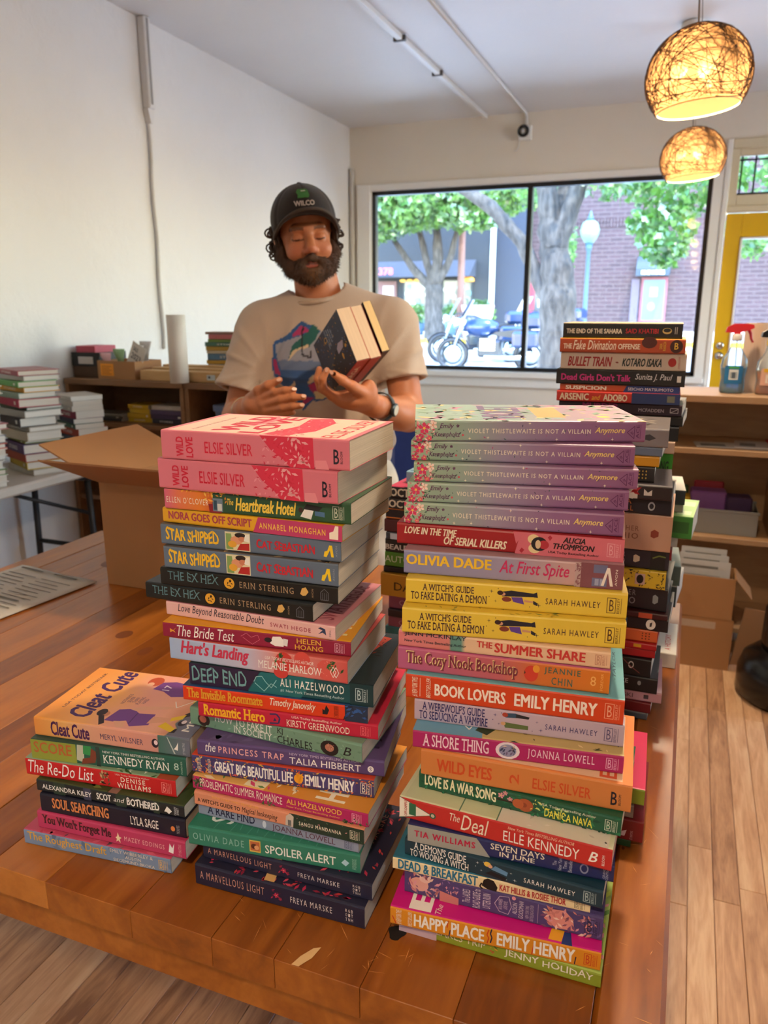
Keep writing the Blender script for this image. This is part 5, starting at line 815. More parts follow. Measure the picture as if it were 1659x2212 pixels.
def simple_books(rows, x, y, z0, base, group, L=.21, rz=0., Wd=.15, hard=False, jx=.01, seed=1, jit=4):
    rr = random.Random(seed); z = z0; n = len(rows)
    for i, (c, T, d) in enumerate(rows):
        a = math.radians(rz + rr.uniform(-jit, jit)); l_ = L + rr.uniform(-.015, .02); w_ = Wd + rr.uniform(-.01, .012)
        ca, sa = math.cos(a), math.sin(a); cx, cy = x + rr.uniform(-jx, jx), y + rr.uniform(-jx, jx)
        ox, oy = cx - (ca * l_ / 2 - sa * w_ / 2), cy - (sa * l_ / 2 + ca * w_ / 2)
        it = [('T', 'STORIES', 'D8D0C4', .25, .7, .3, .7, 'b')] if (i % 3 == 0 and T > .018) else [('R', 'D8CFC0', .8, .88, .3, .7)] if i % 3 == 1 else ()
        book('book', (ox, oy, z + .0003), a, l_, T, c, None, None, it, label=f"{d}, {ORDN[n - i]} in the {base}", group=group, hard=hard, Wd=w_, pages=rr.choice(('D4CCC0', 'DAD4CA', 'CEC4B6')))
        z += T
# folding table on the left with three stacks
m_fold = mat('B9AFA2', .55, .05)
ft = empty('folding_table', (-2.80, .9, 0), 0, 'grey folding table with black legs against the left wall', 'table')
b = MB(); b.bbox(0, .42, 0, 2.04, .70, .74, m_fold, .008); b.build('table_top', ft)
for yy in (.22, 1.72):
    for xx in (.06, .37):
        b = MB(); b.tube([(xx, yy, .69), (xx + (.02 if xx > .2 else -.02), yy + .0, .015)], .014, m_blk2, 10); b.build('leg', ft, True)
    b = MB(); b.bbox(.03, .40, yy - .025, yy + .025, .672, .699, m_blk2, .004); b.build('leg_bracket', ft)
    b = MB(); b.tube([(.05, yy, .36), (.38, yy, .36)], .011, m_blk2, 8); b.build('crossbar', ft, True)
    b = MB(); b.tube([(.37, yy, .52), (.30, yy + (.38 if yy < 1 else -.38), .69)], .008, m_blk2, 8); b.build('brace', ft, True)
simple_books([('B8B0A4', .02, 'grey hardcover'), ('C8C0B4', .028, 'white hardcover'), ('5E7A3A', .022, 'leaf green hardcover'), ('D0CABF', .03, 'pale hardcover'), ('8A8276', .022, 'taupe hardcover'), ('CFC7BB', .026, 'ivory hardcover'), ('B8452E', .02, 'brick red hardcover'), ('6A6E78', .03, 'steel hardcover'), ('C9C1B6', .024, 'cream hardcover'), ('9A4A52', .022, 'rose hardcover'), ('D2CCC2', .034, 'bone white hardcover'), ('4A5A6A', .026, 'blue grey hardcover'), ('D0C8BC', .03, 'chalk hardcover'), ('A87A2A', .02, 'ochre hardcover'), ('C4BCB0', .03, 'light grey hardcover')], -2.545, 2.15, .7405, 'leftmost background stack', 'hardcovers on the folding table', .23, -22, .155, True, .012, 3, 6)
simple_books([('B8AFA0', .022, 'stone hardcover'), ('B89A2A', .032, 'mustard hardcover'), ('9A3A20', .034, 'rust hardcover'), ('4A3058', .04, 'violet hardcover'), ('7A7A2E', .012, 'olive hardcover'), ('B8A890', .038, 'beige hardcover with small print'), ('A89C8A', .02, 'tan hardcover'), ('2A2428', .038, 'black hardcover'), ('9A948A', .028, 'dove grey hardcover'), ('3E4A3A', .014, 'dark green hardcover'), ('A01E3C', .034, 'crimson hardcover'), ('7A8A7A', .024, 'sage hardcover'), ('C88A1E', .022, 'amber hardcover'), ('4E8A3A', .024, 'green hardcover'), ('A8A09A', .02, 'silver grey hardcover'), ('8A2A34', .022, 'dark red hardcover')], -2.555, 2.47, .7405, 'middle background stack on the folding table', 'hardcovers on the folding table', .225, -22, .155, True, .012, 5, 6)
# small pile farther back, leaning on the bookcase end
simple_books([('1E4A3C', .04, 'dark green paperback'), ('4A3A34', .04, 'brown paperback'), ('2E4A5A', .03, 'petrol paperback'), ('B8452A', .035, 'vermilion paperback'), ('3A5A4A', .022, 'moss paperback'), ('232A4A', .022, 'navy paperback'), ('8A1E3E', .034, 'wine paperback'), ('B0A89E', .024, 'pale grey paperback'), ('C4BCB2', .022, 'off white paperback'), ('BFB6AA', .02, 'linen white paperback')], -2.575, 2.77, .7405, 'background stack nearest the bookcase', 'paperbacks on the folding table', .20, -24, .14, False, .008, 8, 6)
# boxes and leaflets on the bookcase
t = empty('display_tray', (-2.83, 3.03, SZ), 0, 'black tray with pink cards beside the small brown carton', 'tray')
b = MB(); b.bbox(0, .165, 0, .2, 0, .055, mat('4A3422', .7), .003); b.build('wooden_base', t)
b = MB(); b.box(0, .165, 0, .006, .055, .12, m_blk2); b.box(0, .006, 0.006, .2, .055, .12, m_blk2); b.box(.159, .165, 0.006, .2, .055, .12, m_blk2); b.box(0.006, .159, .194, .2, .055, .12, m_blk2); b.build('tray_wall', t)
b = MB(); b.box(.04, .13, -.001, .0, .065, .1, mat('B8B0A8', .7)); b.build('paper_label', t)
b = MB(); b.bbox(.012, .13, .02, .17, .056, .15, mat('B8485A', .6), .002); b.build('card_stack', t)
t = carton('small_carton', (-2.655, 3.005, SZ), math.radians(-3), .23, .19, .085, 'small brown carton with an orange label and leaflets on the bookcase')
b = MB(); b.box(.02, .1, -.001, .0, .015, .072, mat('E8941E', .6)); b.build('orange_label', t)
b = MB()
for k in range(5): b.box(.028, .028 + .06 - (k % 2) * .015, -.0016, -.001, .022 + k * .009, .025 + k * .009, mat('A8600E', .6))
b.build('label_print', t)
rr = random.Random(4)
for k, (c, lab) in enumerate((('D8A8A8', 'pink flower leaflet sticking out of the small carton'), ('8AA878', 'green leaflet sticking out of the small carton'), ('D8D4CC', 'white receipt leaflet with black print in the small carton'), ('CFC8C0', 'crumpled pale leaflet in the small carton'))):
    b = MB(); x0 = .02 + .045 * k; h = .10 + .018 * k; a = [-.3, -.15, .35, .1][k]
    P = [[((x0 + .055 * i / 5 + a * .1 * j / 6), .05 + .03 * k + .012 * math.sin(j * .8 + i * .5), .02 + h * j / 6) for j in range(7)] for i in range(6)]
    b.grid(P, mat(c, .7, .15, 80)); o = b.build('leaflet', None, True); o.location = (-2.66, 3.0, SZ); o.rotation_euler = (0, 0, math.radians(-3))
    sm = o.modifiers.new('thick', 'SOLIDIFY'); sm.thickness = .0008
    tag(o, lab, 'leaflet', 'leaflets in the carton')
t = empty('price_card', (-2.66 + .12, 3.06, SZ + .006), math.radians(-6), 'tilted white card with black upright lettering in the small carton', 'card')
b = MB(); R = Matrix.Translation((.04, 0, .02)) @ Matrix.Rotation(math.radians(28), 4, 'Y'); b.box(-.045, .045, 0, .002, 0, .15, mat('D8D2C8', .7), R); b.build('sheet', t)
b = MB(); put_text(b, '2023', -.03, .03, .07, .1, mat('2A2A2C', .7), 'b', lambda x, y, l_=0: R @ Vector((x, -.0006 - l_ * .00005, y)), 0); put_text(b, 'SALE', -.03, -.0, .11, .13, mat('2A2A2C', .7), 'b', lambda x, y, l_=0: R @ Vector((x, -.0006 - l_ * .00005, y)), 0); b.build('lettering', t)
# planks, paper roll, children's books on the second bookcase
for k, (x0, x1, y, z, h, lab) in enumerate(((-2.40, -1.45, 2.995, 0, .048, 'front pine plank with a metal plate lying on the bookcase'), (-2.38, -1.45, 3.06, 0, .058, 'middle pine plank lying on the bookcase'), (-2.37, -1.40, 3.13, 0, .066, 'rear pine plank lying on the bookcase'))):
    b = MB(); b.bbox(x0, x1, y, y + .055, SZ + z, SZ + z + h, woodmat('pine_lath', ('B08850', 'C8A068', 'D4AE78', 'DDBA88'), 0, .6, 9, .1), .003)
    o = tag(b.build('plank'), lab, 'plank', 'planks on the bookcase')
    if k == 0:
        b2 = MB(); b2.box(-2.03, -1.985, y - .0015, y - .0001, SZ + .012, SZ + .036, m_chrome); b2.build('metal_plate', o); b2 = MB(); b2.box(-2.02, -2.012, y - .003, y - .0016, SZ + .02, SZ + .03, m_blk2); b2.build('screw', o)
t = empty('paper_roll', (-2.195, 2.985 - .02, SZ), 0, 'upright white cardboard tube standing in front of the planks', 'tube')
b = MB(); b.lathe([(.0, 0.001), (.042, 0.001), (.042, .30), (.036, .30), (.036, .02)], mat('DDD5C8', .6, .03), 28, cap=False); b.build('tube', t, True); t.location.y = 2.935; t.location.z = SZ; t.location = (-2.145, 3.011 - .062, SZ)
b = MB(); P = [[(.03 + .09 * i / 6 - .16 * (i < 0), -.02 + .06 * j / 4, .003 + .012 * abs(math.sin(i * 1.3 + j))) for j in range(5)] for i in range(7)]
simple_books([('232C44', .05, 'dark blue picture book'), ('C8C2B4', .02, 'white picture book'), ('B8902A', .018, 'yellow picture book'), ('4A7090', .03, 'sea blue picture book'), ('C0B49A', .014, 'sand picture book'), ('A8862A', .02, 'gold picture book'), ('3E6A5A', .02, 'teal picture book'), ('6A8A3A', .014, 'lime picture book'), ('B86A6A', .022, 'rosy picture book'), ('8A6A5A', .012, 'brown picture book')], -2.03, 3.235, SZ, 'picture book stack on the bookcase', 'picture books on the bookcase', .24, 4, .08, False, .006, 15)
simple_books([('8AA8C8', .03, 'sky blue paperback'), ('C8B8D0', .025, 'pale lilac paperback'), ('6A9AB8', .03, 'azure paperback'), ('D8D0D0', .02, 'white glossy paperback'), ('7A8AB8', .03, 'periwinkle paperback'), ('B8C8D8', .025, 'ice blue paperback'), ('98B0D0', .03, 'powder blue paperback'), ('D0C0C8', .02, 'blush paperback')], -1.765, 3.235, SZ, 'light blue stack behind the man\'s shoulder', 'light paperbacks on the bookcase', .2, -3, .09, False, .006, 16)
for k, (x, c, lab) in enumerate(((-2.47, 'C8A01E', 'yellow'), )):
    simple_books([('C8A222', .022, 'yellow and purple paperback')] * 1 + [('C49C20', .022, 'yellow paperback'), ('CBA626', .022, 'lemon yellow paperback'), ('C8A01E', .02, 'bright yellow paperback')], -2.455, 3.10, .8705, 'yellow stack inside the bookcase', 'yellow books inside the bookcase', .12, 0, .13, False, .003, 2, 1)
simple_books([('3A3440', .022, 'dark plum paperback'), ('4A3A5A', .022, 'violet paperback'), ('5A4A6A', .022, 'mauve paperback'), ('B8AEA2', .022, 'cream paperback')], -2.29, 3.10, .8705, 'violet stack inside the bookcase', 'violet books inside the bookcase', .18, 0, .13, False, .004, 7, 2)
simple_books([('2E2E34', .012, 'dark grey slim book'), ('4A4844', .012, 'graphite slim book'), ('8A857C', .01, 'grey slim book')], -2.66, 3.10, .8705, 'slim pile at the left inside the bookcase', 'slim books inside the bookcase', .2, 0, .14, False, .004, 9, 2)
simple_books([('B8B0A4', .025, 'white paperback'), ('A8A298', .02, 'grey white paperback'), ('5A6A8A', .03, 'denim blue paperback'), ('62729A', .03, 'cornflower paperback')], -1.92, 3.10, .8705, 'blue pile inside the second bookcase', 'blue books inside the bookcase', .2, 0, .14, False, .004, 11, 2)
# ------------------------------------------------------------------ right bookcase: spray bottles, roll, papers, bin
SR = 1.0755
def clearmat(name, col, rough=.05, tint=.9):
    m, n, l, b = nt(name); n.remove(b)
    tr = n.new('ShaderNodeBsdfTransparent'); tr.inputs[0].default_value = lin(col) + (1,); gl = n.new('ShaderNodeBsdfGlossy'); gl.inputs['Roughness'].default_value = rough
    fr = n.new('ShaderNodeFresnel'); fr.inputs[0].default_value = 1.45
    no = n.new('ShaderNodeTexNoise'); no.inputs['Scale'].default_value = 20
    df = n.new('ShaderNodeBsdfDiffuse'); df.inputs[0].default_value = lin(col) + (1,)
    m1 = n.new('ShaderNodeMixShader'); m1.inputs[0].default_value = 1 - tint; l.new(tr.outputs[0], m1.inputs[1]); l.new(df.outputs[0], m1.inputs[2])
    mx = n.new('ShaderNodeMixShader'); l.new(fr.outputs[0], mx.inputs[0]); l.new(m1.outputs[0], mx.inputs[1]); l.new(gl.outputs[0], mx.inputs[2]); l.new(mx.outputs[0], n['Material Output'].inputs[0]); return m
m_clear = clearmat('clear_plastic', 'EEF2F2', .05, .85)
def spray(name, loc, rz, label, liq, headc, trigc, labc, scale=1., headcol2=None):
    t = empty(name, loc, rz, label, 'spray bottle')
    S = Matrix.Scale(scale, 4) @ Matrix.Scale(.58, 4, (0, 1, 0))
    prof = [(.040, 0), (.046, .006), (.047, .03), (.044, .06), (.048, .085), (.050, .11), (.046, .135), (.034, .155), (.024, .172), (.019, .19), (.015, .205), (.015, .215)]
    b = MB(); b.lathe(prof, m_clear, 28, S); b.build('bottle', t, True)
    ml = clearmat('liquid', liq, .1, .35)
    lp = [(max(r_ - .003, .001), z + .003) for r_, z in prof if z < .09] + [(.047, .1), (.0, .1)]
    b = MB(); b.lathe(lp, ml, 24, S); b.build('liquid', t, True)
    mh = mat(headc, .3, .05); mt_ = mat(trigc, .35, .05)
    b = MB(); b.lathe([(.019, .205), (.02, .208), (.02, .228), (.017, .232)], mat(headcol2 or 'D8D0C8', .4), 20, Matrix.Scale(scale, 4)); b.build('collar', t, True)
    b = MB(); q = [(-.045, .238), (-.04, .258), (-.015, .272), (.03, .272), (.055, .268), (.058, .256), (.04, .246), (.01, .238), (.012, .228), (-.012, .228), (-.014, .236)]
    b.prism([(x * scale, -.014 * scale, z * scale) for x, z in q], (0, .028 * scale, 0), mh); b.build('spray_head', t)
    b = MB(); b.tube([(.036 * scale, 0, .25 * scale), (.046 * scale, 0, .235 * scale), (.05 * scale, 0, .215 * scale), (.058 * scale, 0, .20 * scale)], [.007, .006, .005, .004], mt_, 8); b.build('trigger', t, True)
    b = MB(); b.tube([(0, 0, .02 * scale), (0.004, 0, .12 * scale), (0, 0, .21 * scale)], .0028, mat('C8D0D0', .4), 6); b.build('dip_tube', t, True)
    b = MB(); P = [[S @ Vector((.0485 * math.sin(a), -.0505 * math.cos(a), z)) for z in (.04, .075, .11)] for a in np.linspace(-.75, .75, 9)]
    b.grid(P, mat(labc[0], .5)); lb = b.build('label', t, True)
    b = MB()
    for (a0, a1, z0, z1, c) in labc[1]:
        P = [[S @ Vector((.0492 * math.sin(a), -.0515 * math.cos(a), z)) for z in (z0, z1)] for a in np.linspace(a0, a1, 5)]; b.grid(P, mat(c, .5))
    b.build('label_print', t)
    return t
spray('spray_bottle', (.17, 3.41, SR), 0, 'spray bottle of blue cleaner with a red head', '28B4DC', 'C8202A', 'C8202A', ('1E6EA0', [(-.4, .4, .1, .106, '4AA83A'), (-.35, .35, .055, .095, 'D8DCD8'), (-.25, .25, .06, .085, '4A5A66')]))
spray('spray_bottle', (.295, 3.40, SR), math.radians(8), 'spray bottle of orange cleaner with a black head', 'E8861E', '17181A', '17181A', ('D8A890', [(-.5, .5, .095, .11, 'E0B020'), (-.3, .3, .05, .085, 'E8D8C8'), (-.1, .25, .055, .07, 'C86A5A')]), .93, 'E0B41E')
t = empty('paper_towel_roll', (.262, 3.52, SR), 0, 'beige upright paper roll between the spray bottles', 'paper roll')
b = MB(); b.lathe([(.02, .0), (.062, .0), (.062, .272), (.02, .272)], mat('C4A890', .8, .05), 28); b.build('roll', t)
b = MB(); b.lathe([(.02, .0), (.02, .274), (.017, .274), (.017, 0)], mat('8A6A4A', .8), 20, cap=False); b.build('core', t)
for k, (x, y, a, w, d, c, lab) in enumerate(((.06, 3.33, 5, .19, .12, 'B8B0A4', 'pale printed sheet on the middle shelf of the right bookcase'), (.20, 3.34, -3, .13, .16, 'B0A8A0', 'small booklet with grey picture on the right bookcase shelf'), (.335, 3.33, 2, .16, .2, 'A81A22', 'red folder lying on the right bookcase shelf'))):
    t = empty('booklet' if k else 'paper_sheet', (x, y, .8625), math.radians(a), lab, 'paper')
    b = MB(); b.bbox(0, w, 0, d, 0, .004 + .006 * k, mat(c, .6), .001); b.build('cover', t)
    b = MB(); b.box(.02, w * .6, .02, d * .6, .0041 + .006 * k, .0045 + .006 * k, mat('6A6660' if k < 2 else 'C03A40', .7)); b.build('print', t)
b = MB(); rr = random.Random(3)
P = [[(.44 + .05 * math.cos(a) * s_, 3.50 + .04 * math.sin(a) * s_, .876 + .045 * (1 - s_) + .01 * math.sin(a * 5)) for s_ in (1, .75, .45, .1)] for a in np.linspace(0, 2 * PI, 18, endpoint=False)]
b.grid(P, mat('A8A098', .5, .2, 60), True); tag(b.build('plastic_bag', smooth=True), 'crumpled clear bag lying on the red folder', 'bag')
t = empty('storage_bin', (-.02, 3.345, .5035), 0, 'clear plastic bin of coloured goods on the lower right shelf', 'bin')
b = MB(); m_bin = clearmat('bin_plastic', 'C8C8C4', .2, .6); w, d, h = .34, .2, .10
b.box(0, w, 0, .003, 0, h, m_bin); b.box(0, w, d - .003, d, 0, h, m_bin); b.box(0, .003, .003, d - .003, 0, h, m_bin); b.box(w - .003, w, .003, d - .003, 0, h, m_bin); b.box(.003, w - .003, .003, d - .003, 0, .003, m_bin); b.build('tub', t)
b = MB(); b.bbox(-.006, w + .006, -.006, .0, h - .008, h + .004, m_bin, .002); b.bbox(-.006, w + .006, d, d + .006, h - .008, h + .004, m_bin, .002); b.build('rim', t)
for k, (x, y, a, w_, d_, h_, c, lab) in enumerate(((.06, 3.42, 8, .14, .09, .155, '7A4A86', 'purple packet standing in the plastic bin'), (-.01, 3.40, -5, .07, .08, .13, 'C89A22', 'yellow packet at the left of the plastic bin'), (.20, 3.41, 12, .1, .09, .14, '3A2448', 'dark violet packet at the right of the plastic bin'), (.05, 3.365, 2, .17, .03, .06, 'D0901E', 'low orange packet at the front of the plastic bin'), (.07, 3.525, 0, .12, .012, .18, '8A1E2A', 'red packet at the back of the plastic bin'), (-.0, 3.495, 0, .05, .03, .16, '2E4A2E', 'green packet at the back of the plastic bin'))):
    b = MB(); b.bbox(0, w_, 0, d_, 0, h_, mat(c, .5, .15, 30), .006); o = b.build('packet', None); o.location = (x, y, .5068); o.rotation_euler = (0, math.radians(0), math.radians(a * .3)); tag(o, lab, 'packet', 'packets in the bin')
b = MB(); b.bbox(0, .25, 0, .22, 0, .30, m_kraft, .003); o = b.build('carton'); o.location = (.40, 3.34, .503); tag(o, 'closed carton standing on the lower right shelf', 'box')
# cartons on the floor before the right bookcase
t = carton('floor_carton', (.025, 3.122, .0), math.radians(1), .235, .15, .215, 'lower brown carton on the floor before the right bookcase', ())
b = MB(); b.box(0, .235, 0, .15, .2125, .215, m_kraft); b.build('lid', t); b = MB(); b.box(.03, .17, -.0008, -.0002, .17, .20, mat('B8A088', .5)); b.build('tape_strip', t)
t = carton('floor_carton', (.015, 3.125, .2153), math.radians(-1), .235, .15, .17, 'upper open carton full of papers on the floor stack', (('r', .1, -50),))
for k in range(6):
    b = MB(); z1 = .215 + .008 * k - (k % 2) * .012; R = Matrix.Translation((.018 + .002 * k, .02 + .017 * k, .006)) @ Matrix.Rotation(math.radians(-9), 4, 'X')
    b.box(0, .195 - .006 * k, 0, .0025, 0, z1, mat(('B4AFA8', 'A8A39C')[k % 2], .7), R); b.box(.015, .15, -.0005, -.0001, z1 - .03, z1 - .02, mat('6A6660', .8), R)
    for q in range(5): b.box(.015, .16, -.0005, -.0001, z1 - .06 - q * .012, z1 - .057 - q * .012, mat('8A8680', .8), R)
    o = b.build('paper_file'); o.location = (.015, 3.125, .2153); o.rotation_euler = (0, 0, math.radians(-1)); tag(o, ['frontmost', 'second', 'third', 'fourth', 'fifth', 'rearmost'][k] + ' printed sheet standing in the upper floor carton', 'paper', 'sheets in the floor carton')
b = MB(); b.prism([(0, 0, 0), (.2, .05, 0), (.22, .04, .22), (.03, -.02, .26)], (.0, .005, 0), m_kraft); o = b.build('cardboard_sheet'); o.location = (.268, 3.19, .0); tag(o, 'loose cardboard sheet leaning beside the floor cartons', 'cardboard')
# black vacuum cleaner at the right edge
t = empty('vacuum_cleaner', (.465, 2.97, 0), 0, 'black vacuum cleaner standing on the floor at the right edge', 'vacuum')
b = MB(); b.lathe([(.0, .0), (.17, .0), (.19, .02), (.19, .10), (.175, .15), (.13, .19), (.0, .20)], mat('0C0C0E', .25, .1), 36); b.build('base', t, True)
b = MB(); b.lathe([(.0, .19), (.115, .19), (.12, .22), (.118, .34), (.10, .385), (.05, .40), (0, .40)], mat('121214', .2, .1), 32); b.build('canister', t, True)
b = MB(); b.tube([(-.09, 0, .36), (-.10, 0, .43), (-.06, 0, .47), (.06, 0, .47), (.10, 0, .43), (.09, 0, .36)], .016, mat('0C0C0E', .35), 10); b.build('handle', t, True)
b = MB()
for (a0, a1, z0, z1, c) in ((-.95, -.45, .32, .338, 'B01E26'), (-.9, -.5, .31, .322, '5A6A5A'), (-.7, -.3, .326, .332, 'C8C0C0')):
    b.grid([[(.1215 * math.sin(a), -.1215 * math.cos(a), z) for z in (z0, z1)] for a in np.linspace(a0, a1, 6)], mat(c, .4))
b.build('badge', t)
b = MB(); b.tube([(.1, .1, .3), (.2, .14, .36), (.27, .1, .2), (.24, .0, .03), (.1, -.24, .02)], .02, mat('101012', .4), 10); b.build('hose', t, True)
# blue upholstered bench under the window
t = empty('blue_armchair', (-1.62, 4.2, 0), 0, 'dark blue upholstered seat under the window', 'chair')
mb_ = mat('1E3A86', .8, .15, 20, .1, 300, sheen=.3)
b = MB(); b.bbox(0, 1.05, 0, .16, .30, .80, mb_, .05); b.build('backrest', t)
b = MB(); b.bbox(.0, 1.05, .17, .75, .22, .45, mb_, .04); b.build('seat', t)
for x in (.06, .95):
    for y in (.06, .68): b = MB(); b.tube([(x, y, .0), (x, y, .24)], .02, m_blk2, 8); b.build('leg', t)
# ------------------------------------------------------------------ the street outside
def brickmat():
    m, n, l, b = nt('brick_wall')
    tc = n.new('ShaderNodeTexCoord'); sp = n.new('ShaderNodeSeparateXYZ'); l.new(tc.outputs['Object'], sp.inputs[0])
    cb = n.new('ShaderNodeCombineXYZ'); l.new(sp.outputs[0], cb.inputs[0]); l.new(sp.outputs[2], cb.inputs[1])
    br = n.new('ShaderNodeTexBrick'); l.new(cb.outputs[0], br.inputs['Vector']); br.inputs['Scale'].default_value = 1.
    br.inputs['Brick Width'].default_value = .42; br.inputs['Row Height'].default_value = .13; br.inputs['Mortar Size'].default_value = .018
    br.inputs['Color1'].default_value = lin('3A292C') + (1,); br.inputs['Color2'].default_value = lin('2F2124') + (1,); br.inputs['Mortar'].default_value = lin('463A3A') + (1,)
    l.new(br.outputs['Color'], b.inputs['Base Color']); b.inputs['Roughness'].default_value = .85; return m
m_brick = brickmat(); m_slate = mat('1A2228', .8, .1, 2.); m_slated = mat('222A36', .8, .1, 2.)
m_conc = mat('B8B4AC', .85, .12, 3.); m_asph = mat('8C8B88', .9, .15, 4.)
def gz_(y): return -.12 + (y - 7) * .036
def slab(name, y0, y1, m, lift=0., x0=-16, x1=10):
    b = MB(); b.add([(x0, y0, gz_(y0) + lift), (x1, y0, gz_(y0) + lift), (x1, y1, gz_(y1) + lift), (x0, y1, gz_(y1) + lift), (x0, y0, gz_(y0) - .3), (x1, y0, gz_(y0) - .3), (x1, y1, gz_(y1) - .3), (x0, y1, gz_(y1) - .3)], [(0, 1, 2, 3), (4, 7, 6, 5), (0, 4, 5, 1), (1, 5, 6, 2), (2, 6, 7, 3), (3, 7, 4, 0)], m)
    return struct(b.build(name))
slab('near_pavement', 6.72, 11.5, m_conc, .12); slab('street', 11.5, 22.3, m_asph); slab('far_pavement', 22.5, 27.5, m_conc, .12); wallbox('added_bounce_pavement', 2.86, 14, -9, 6.71, -.4, -.05, m=m_conc)  # side slab is unseen, added to bounce sunlight onto wall and ceiling
o = slab('kerb', 22.3, 22.5, mat('D8B020', .7), .13)
# far buildings
def bld(name, loc, label): return empty(name, loc, 0, label, 'building')
t = bld('shop_building', (-16, 26, 0), 'slate blue shop building across the street with awning and hanging plants')
b = MB(); b.box(0, 9.6, 0, .3, .2, 8, m_slate); b.build('wall', t)
b = MB(); b.box(9.6, 10.75, .4, .7, .2, 8, m_slated); b.build('wall', t)
b = MB(); b.box(9.62, 9.78, -.06, -.0, .2, 5, mat('C8D8D4', .6)); b.build('downpipe', t)
b = MB(); b.prism([(5.4, -.9, 2.45), (5.4, -.05, 3.0), (5.4, -.05, 2.45)], (3.75, 0, 0), m_slated); b.build('awning', t)
for x0, x1 in ((6.6, 7.9), (8.0, 9.05)):
    b = MB(); b.box(x0, x1, -.06, -.0, .9, 2.4, mat('2A3438', .6)); wf = b.build('window', t)
    b = MB(); b.box(x0 + .06, x1 - .06, -.075, -.061, .96, 2.34, mat('3A5054', .15)); b.build('pane', wf)
    b = MB(); rr = random.Random(int(x0 * 10))
    for k in range(26):
        x = rr.uniform(x0 + .12, x1 - .12); z = rr.uniform(1.0, 2.2); s_ = rr.uniform(.04, .12)
        b.add([(x + s_ * math.cos(a), -.08 - .001 * k, z + s_ * math.sin(a)) for a in np.linspace(0, 2 * PI, 9, endpoint=False)], [list(range(9))], mat(rr.choice(('C8D8D0', '5E8A8A', 'D8E0D8', '3A4A4A', '6A5A4A', 'A8C8C8')), .5))
    b.build('window_display', wf)
b = MB(); b.box(5.5, 6.35, -.06, -.0, .35, 2.35, mat('5A3A3A', .6)); d_ = b.build('shop_door', t); b = MB(); b.box(5.85, 6.25, -.075, -.061, .6, 2.2, mat('8A8A90', .3)); b.build('pane', d_)
b = MB(); put_text(b, '2378', 5.85, 6.55, 2.52, 2.75, mat('D05A62', .6), 'h', lambda x, y, l_=0: (x, -.93 - l_ * .002, y)); b.build('house_number', t)
b = MB()
for x in (6.6, 6.85, 7.1): b.add([(x + .11 * math.cos(a), -.12, 2.36 + .05 * math.sin(a)) for a in np.linspace(0, 2 * PI, 10, endpoint=False)], [list(range(10))], mat('E8B040', .5))
b.build('lamp_row', t)
b = MB(); b.lathe([(.22, 0), (.2, .1), (.12, .18), (0, .2)], mat('E8A040', .5), 16, Matrix.Translation((8.95, -.3, 2.3))); b.build('lantern', t, True)
b = MB(); b.box(8.0, 8.75, -.5, -.46, 1.05, 1.3, mat('C03040', .6)); b.build('sign_board', t)
b = MB(); put_text(b, 'FLOWERS', 8.08, 8.68, 1.11, 1.24, mat('F0D8D8', .6), 'h', lambda x, y, l_=0: (x, -.503 - l_ * .002, y)); b.build('sign_lettering', t)
b = MB(); b.box(0, 9.6, -.2, 0, .2, .55, m_slated); b.build('base_course', t)
t = bld('brick_building', (-5.25, 27, 0), 'red brick building across the street with awning and poster window')
b = MB(); b.box(0, 14, 0, .3, .2, 9, m_brick); b.build('wall', t)
b = MB()
for k in range(46): b.box(.9 + k * .1, .96 + k * .1, -.03, 0, 3.95, 4.25, m_brick)
o = b.build('soldier_course', t); o['kind'] = 'stuff'
b = MB(); b.box(.0, .75, -.05, -.001, .5, 2.3, mat('8A2E3A', .6)); d_ = b.build('red_door', t)
b = MB(); b.box(.2, .7, -.06, -.051, .7, 2.05, mat('26323E', .2)); b.build('pane', d_)
b = MB()
for (x, z) in ((.42, 1.75), (.32, 1.48), (.54, 1.48)): b.box(x, x + .2, -.066, -.061, z, z + .26, mat('BFE0E0', .5))
b.box(.3, .65, -.066, -.061, 1.15, 1.3, mat('3A6AB0', .5)); b.build('notices', d_)
b = MB()
for k in range(7):
    a0, a1 = k * PI / 14, (k + 1) * PI / 14
    b.add([(3.45, -.7 * math.cos(a0), 2.5 + .55 * math.sin(a0)), (4.45, -.7 * math.cos(a0), 2.5 + .55 * math.sin(a0)), (4.45, -.7 * math.cos(a1), 2.5 + .55 * math.sin(a1)), (3.45, -.7 * math.cos(a1), 2.5 + .55 * math.sin(a1))], [(0, 1, 2, 3)], mat('22303A', .7))
for x in (3.45, 4.45): b.add([(x, 0, 2.5)] + [(x, -.7 * math.cos(a), 2.5 + .55 * math.sin(a)) for a in np.linspace(0, PI / 2, 8)], [list(range(9))], mat('22303A', .7))
b.box(3.45, 4.45, -.72, -.70, 2.42, 2.62, mat('22303A', .7)); b.build('awning', t)
b = MB(); put_text(b, 'FINE WINES', 3.62, 4.3, 2.46, 2.58, mat('E8F0F0', .6), 'h', lambda x, y, l_=0: (x, -.725 - l_ * .002, y)); b.build('awning_lettering', t)
b = MB(); b.box(3.6, 4.4, -.08, -.0, 1.0, 2.4, mat('6E3A44', .6)); w_ = b.build('window', t)
b = MB(); b.box(3.68, 4.32, -.09, -.081, 1.08, 2.32, mat('4E6A76', .2)); b.build('pane', w_)
b = MB(); b.box(3.88, 4.12, -.096, -.091, 1.8, 2.1, mat('7A8AC0', .5)); b.add([(3.95 + .12 * math.cos(a), -.096, 1.5 + .14 * math.sin(a)) for a in np.linspace(0, 2 * PI, 12, endpoint=False)], [list(range(12))], mat('6A86A8', .5)); b.build('window_poster', w_)
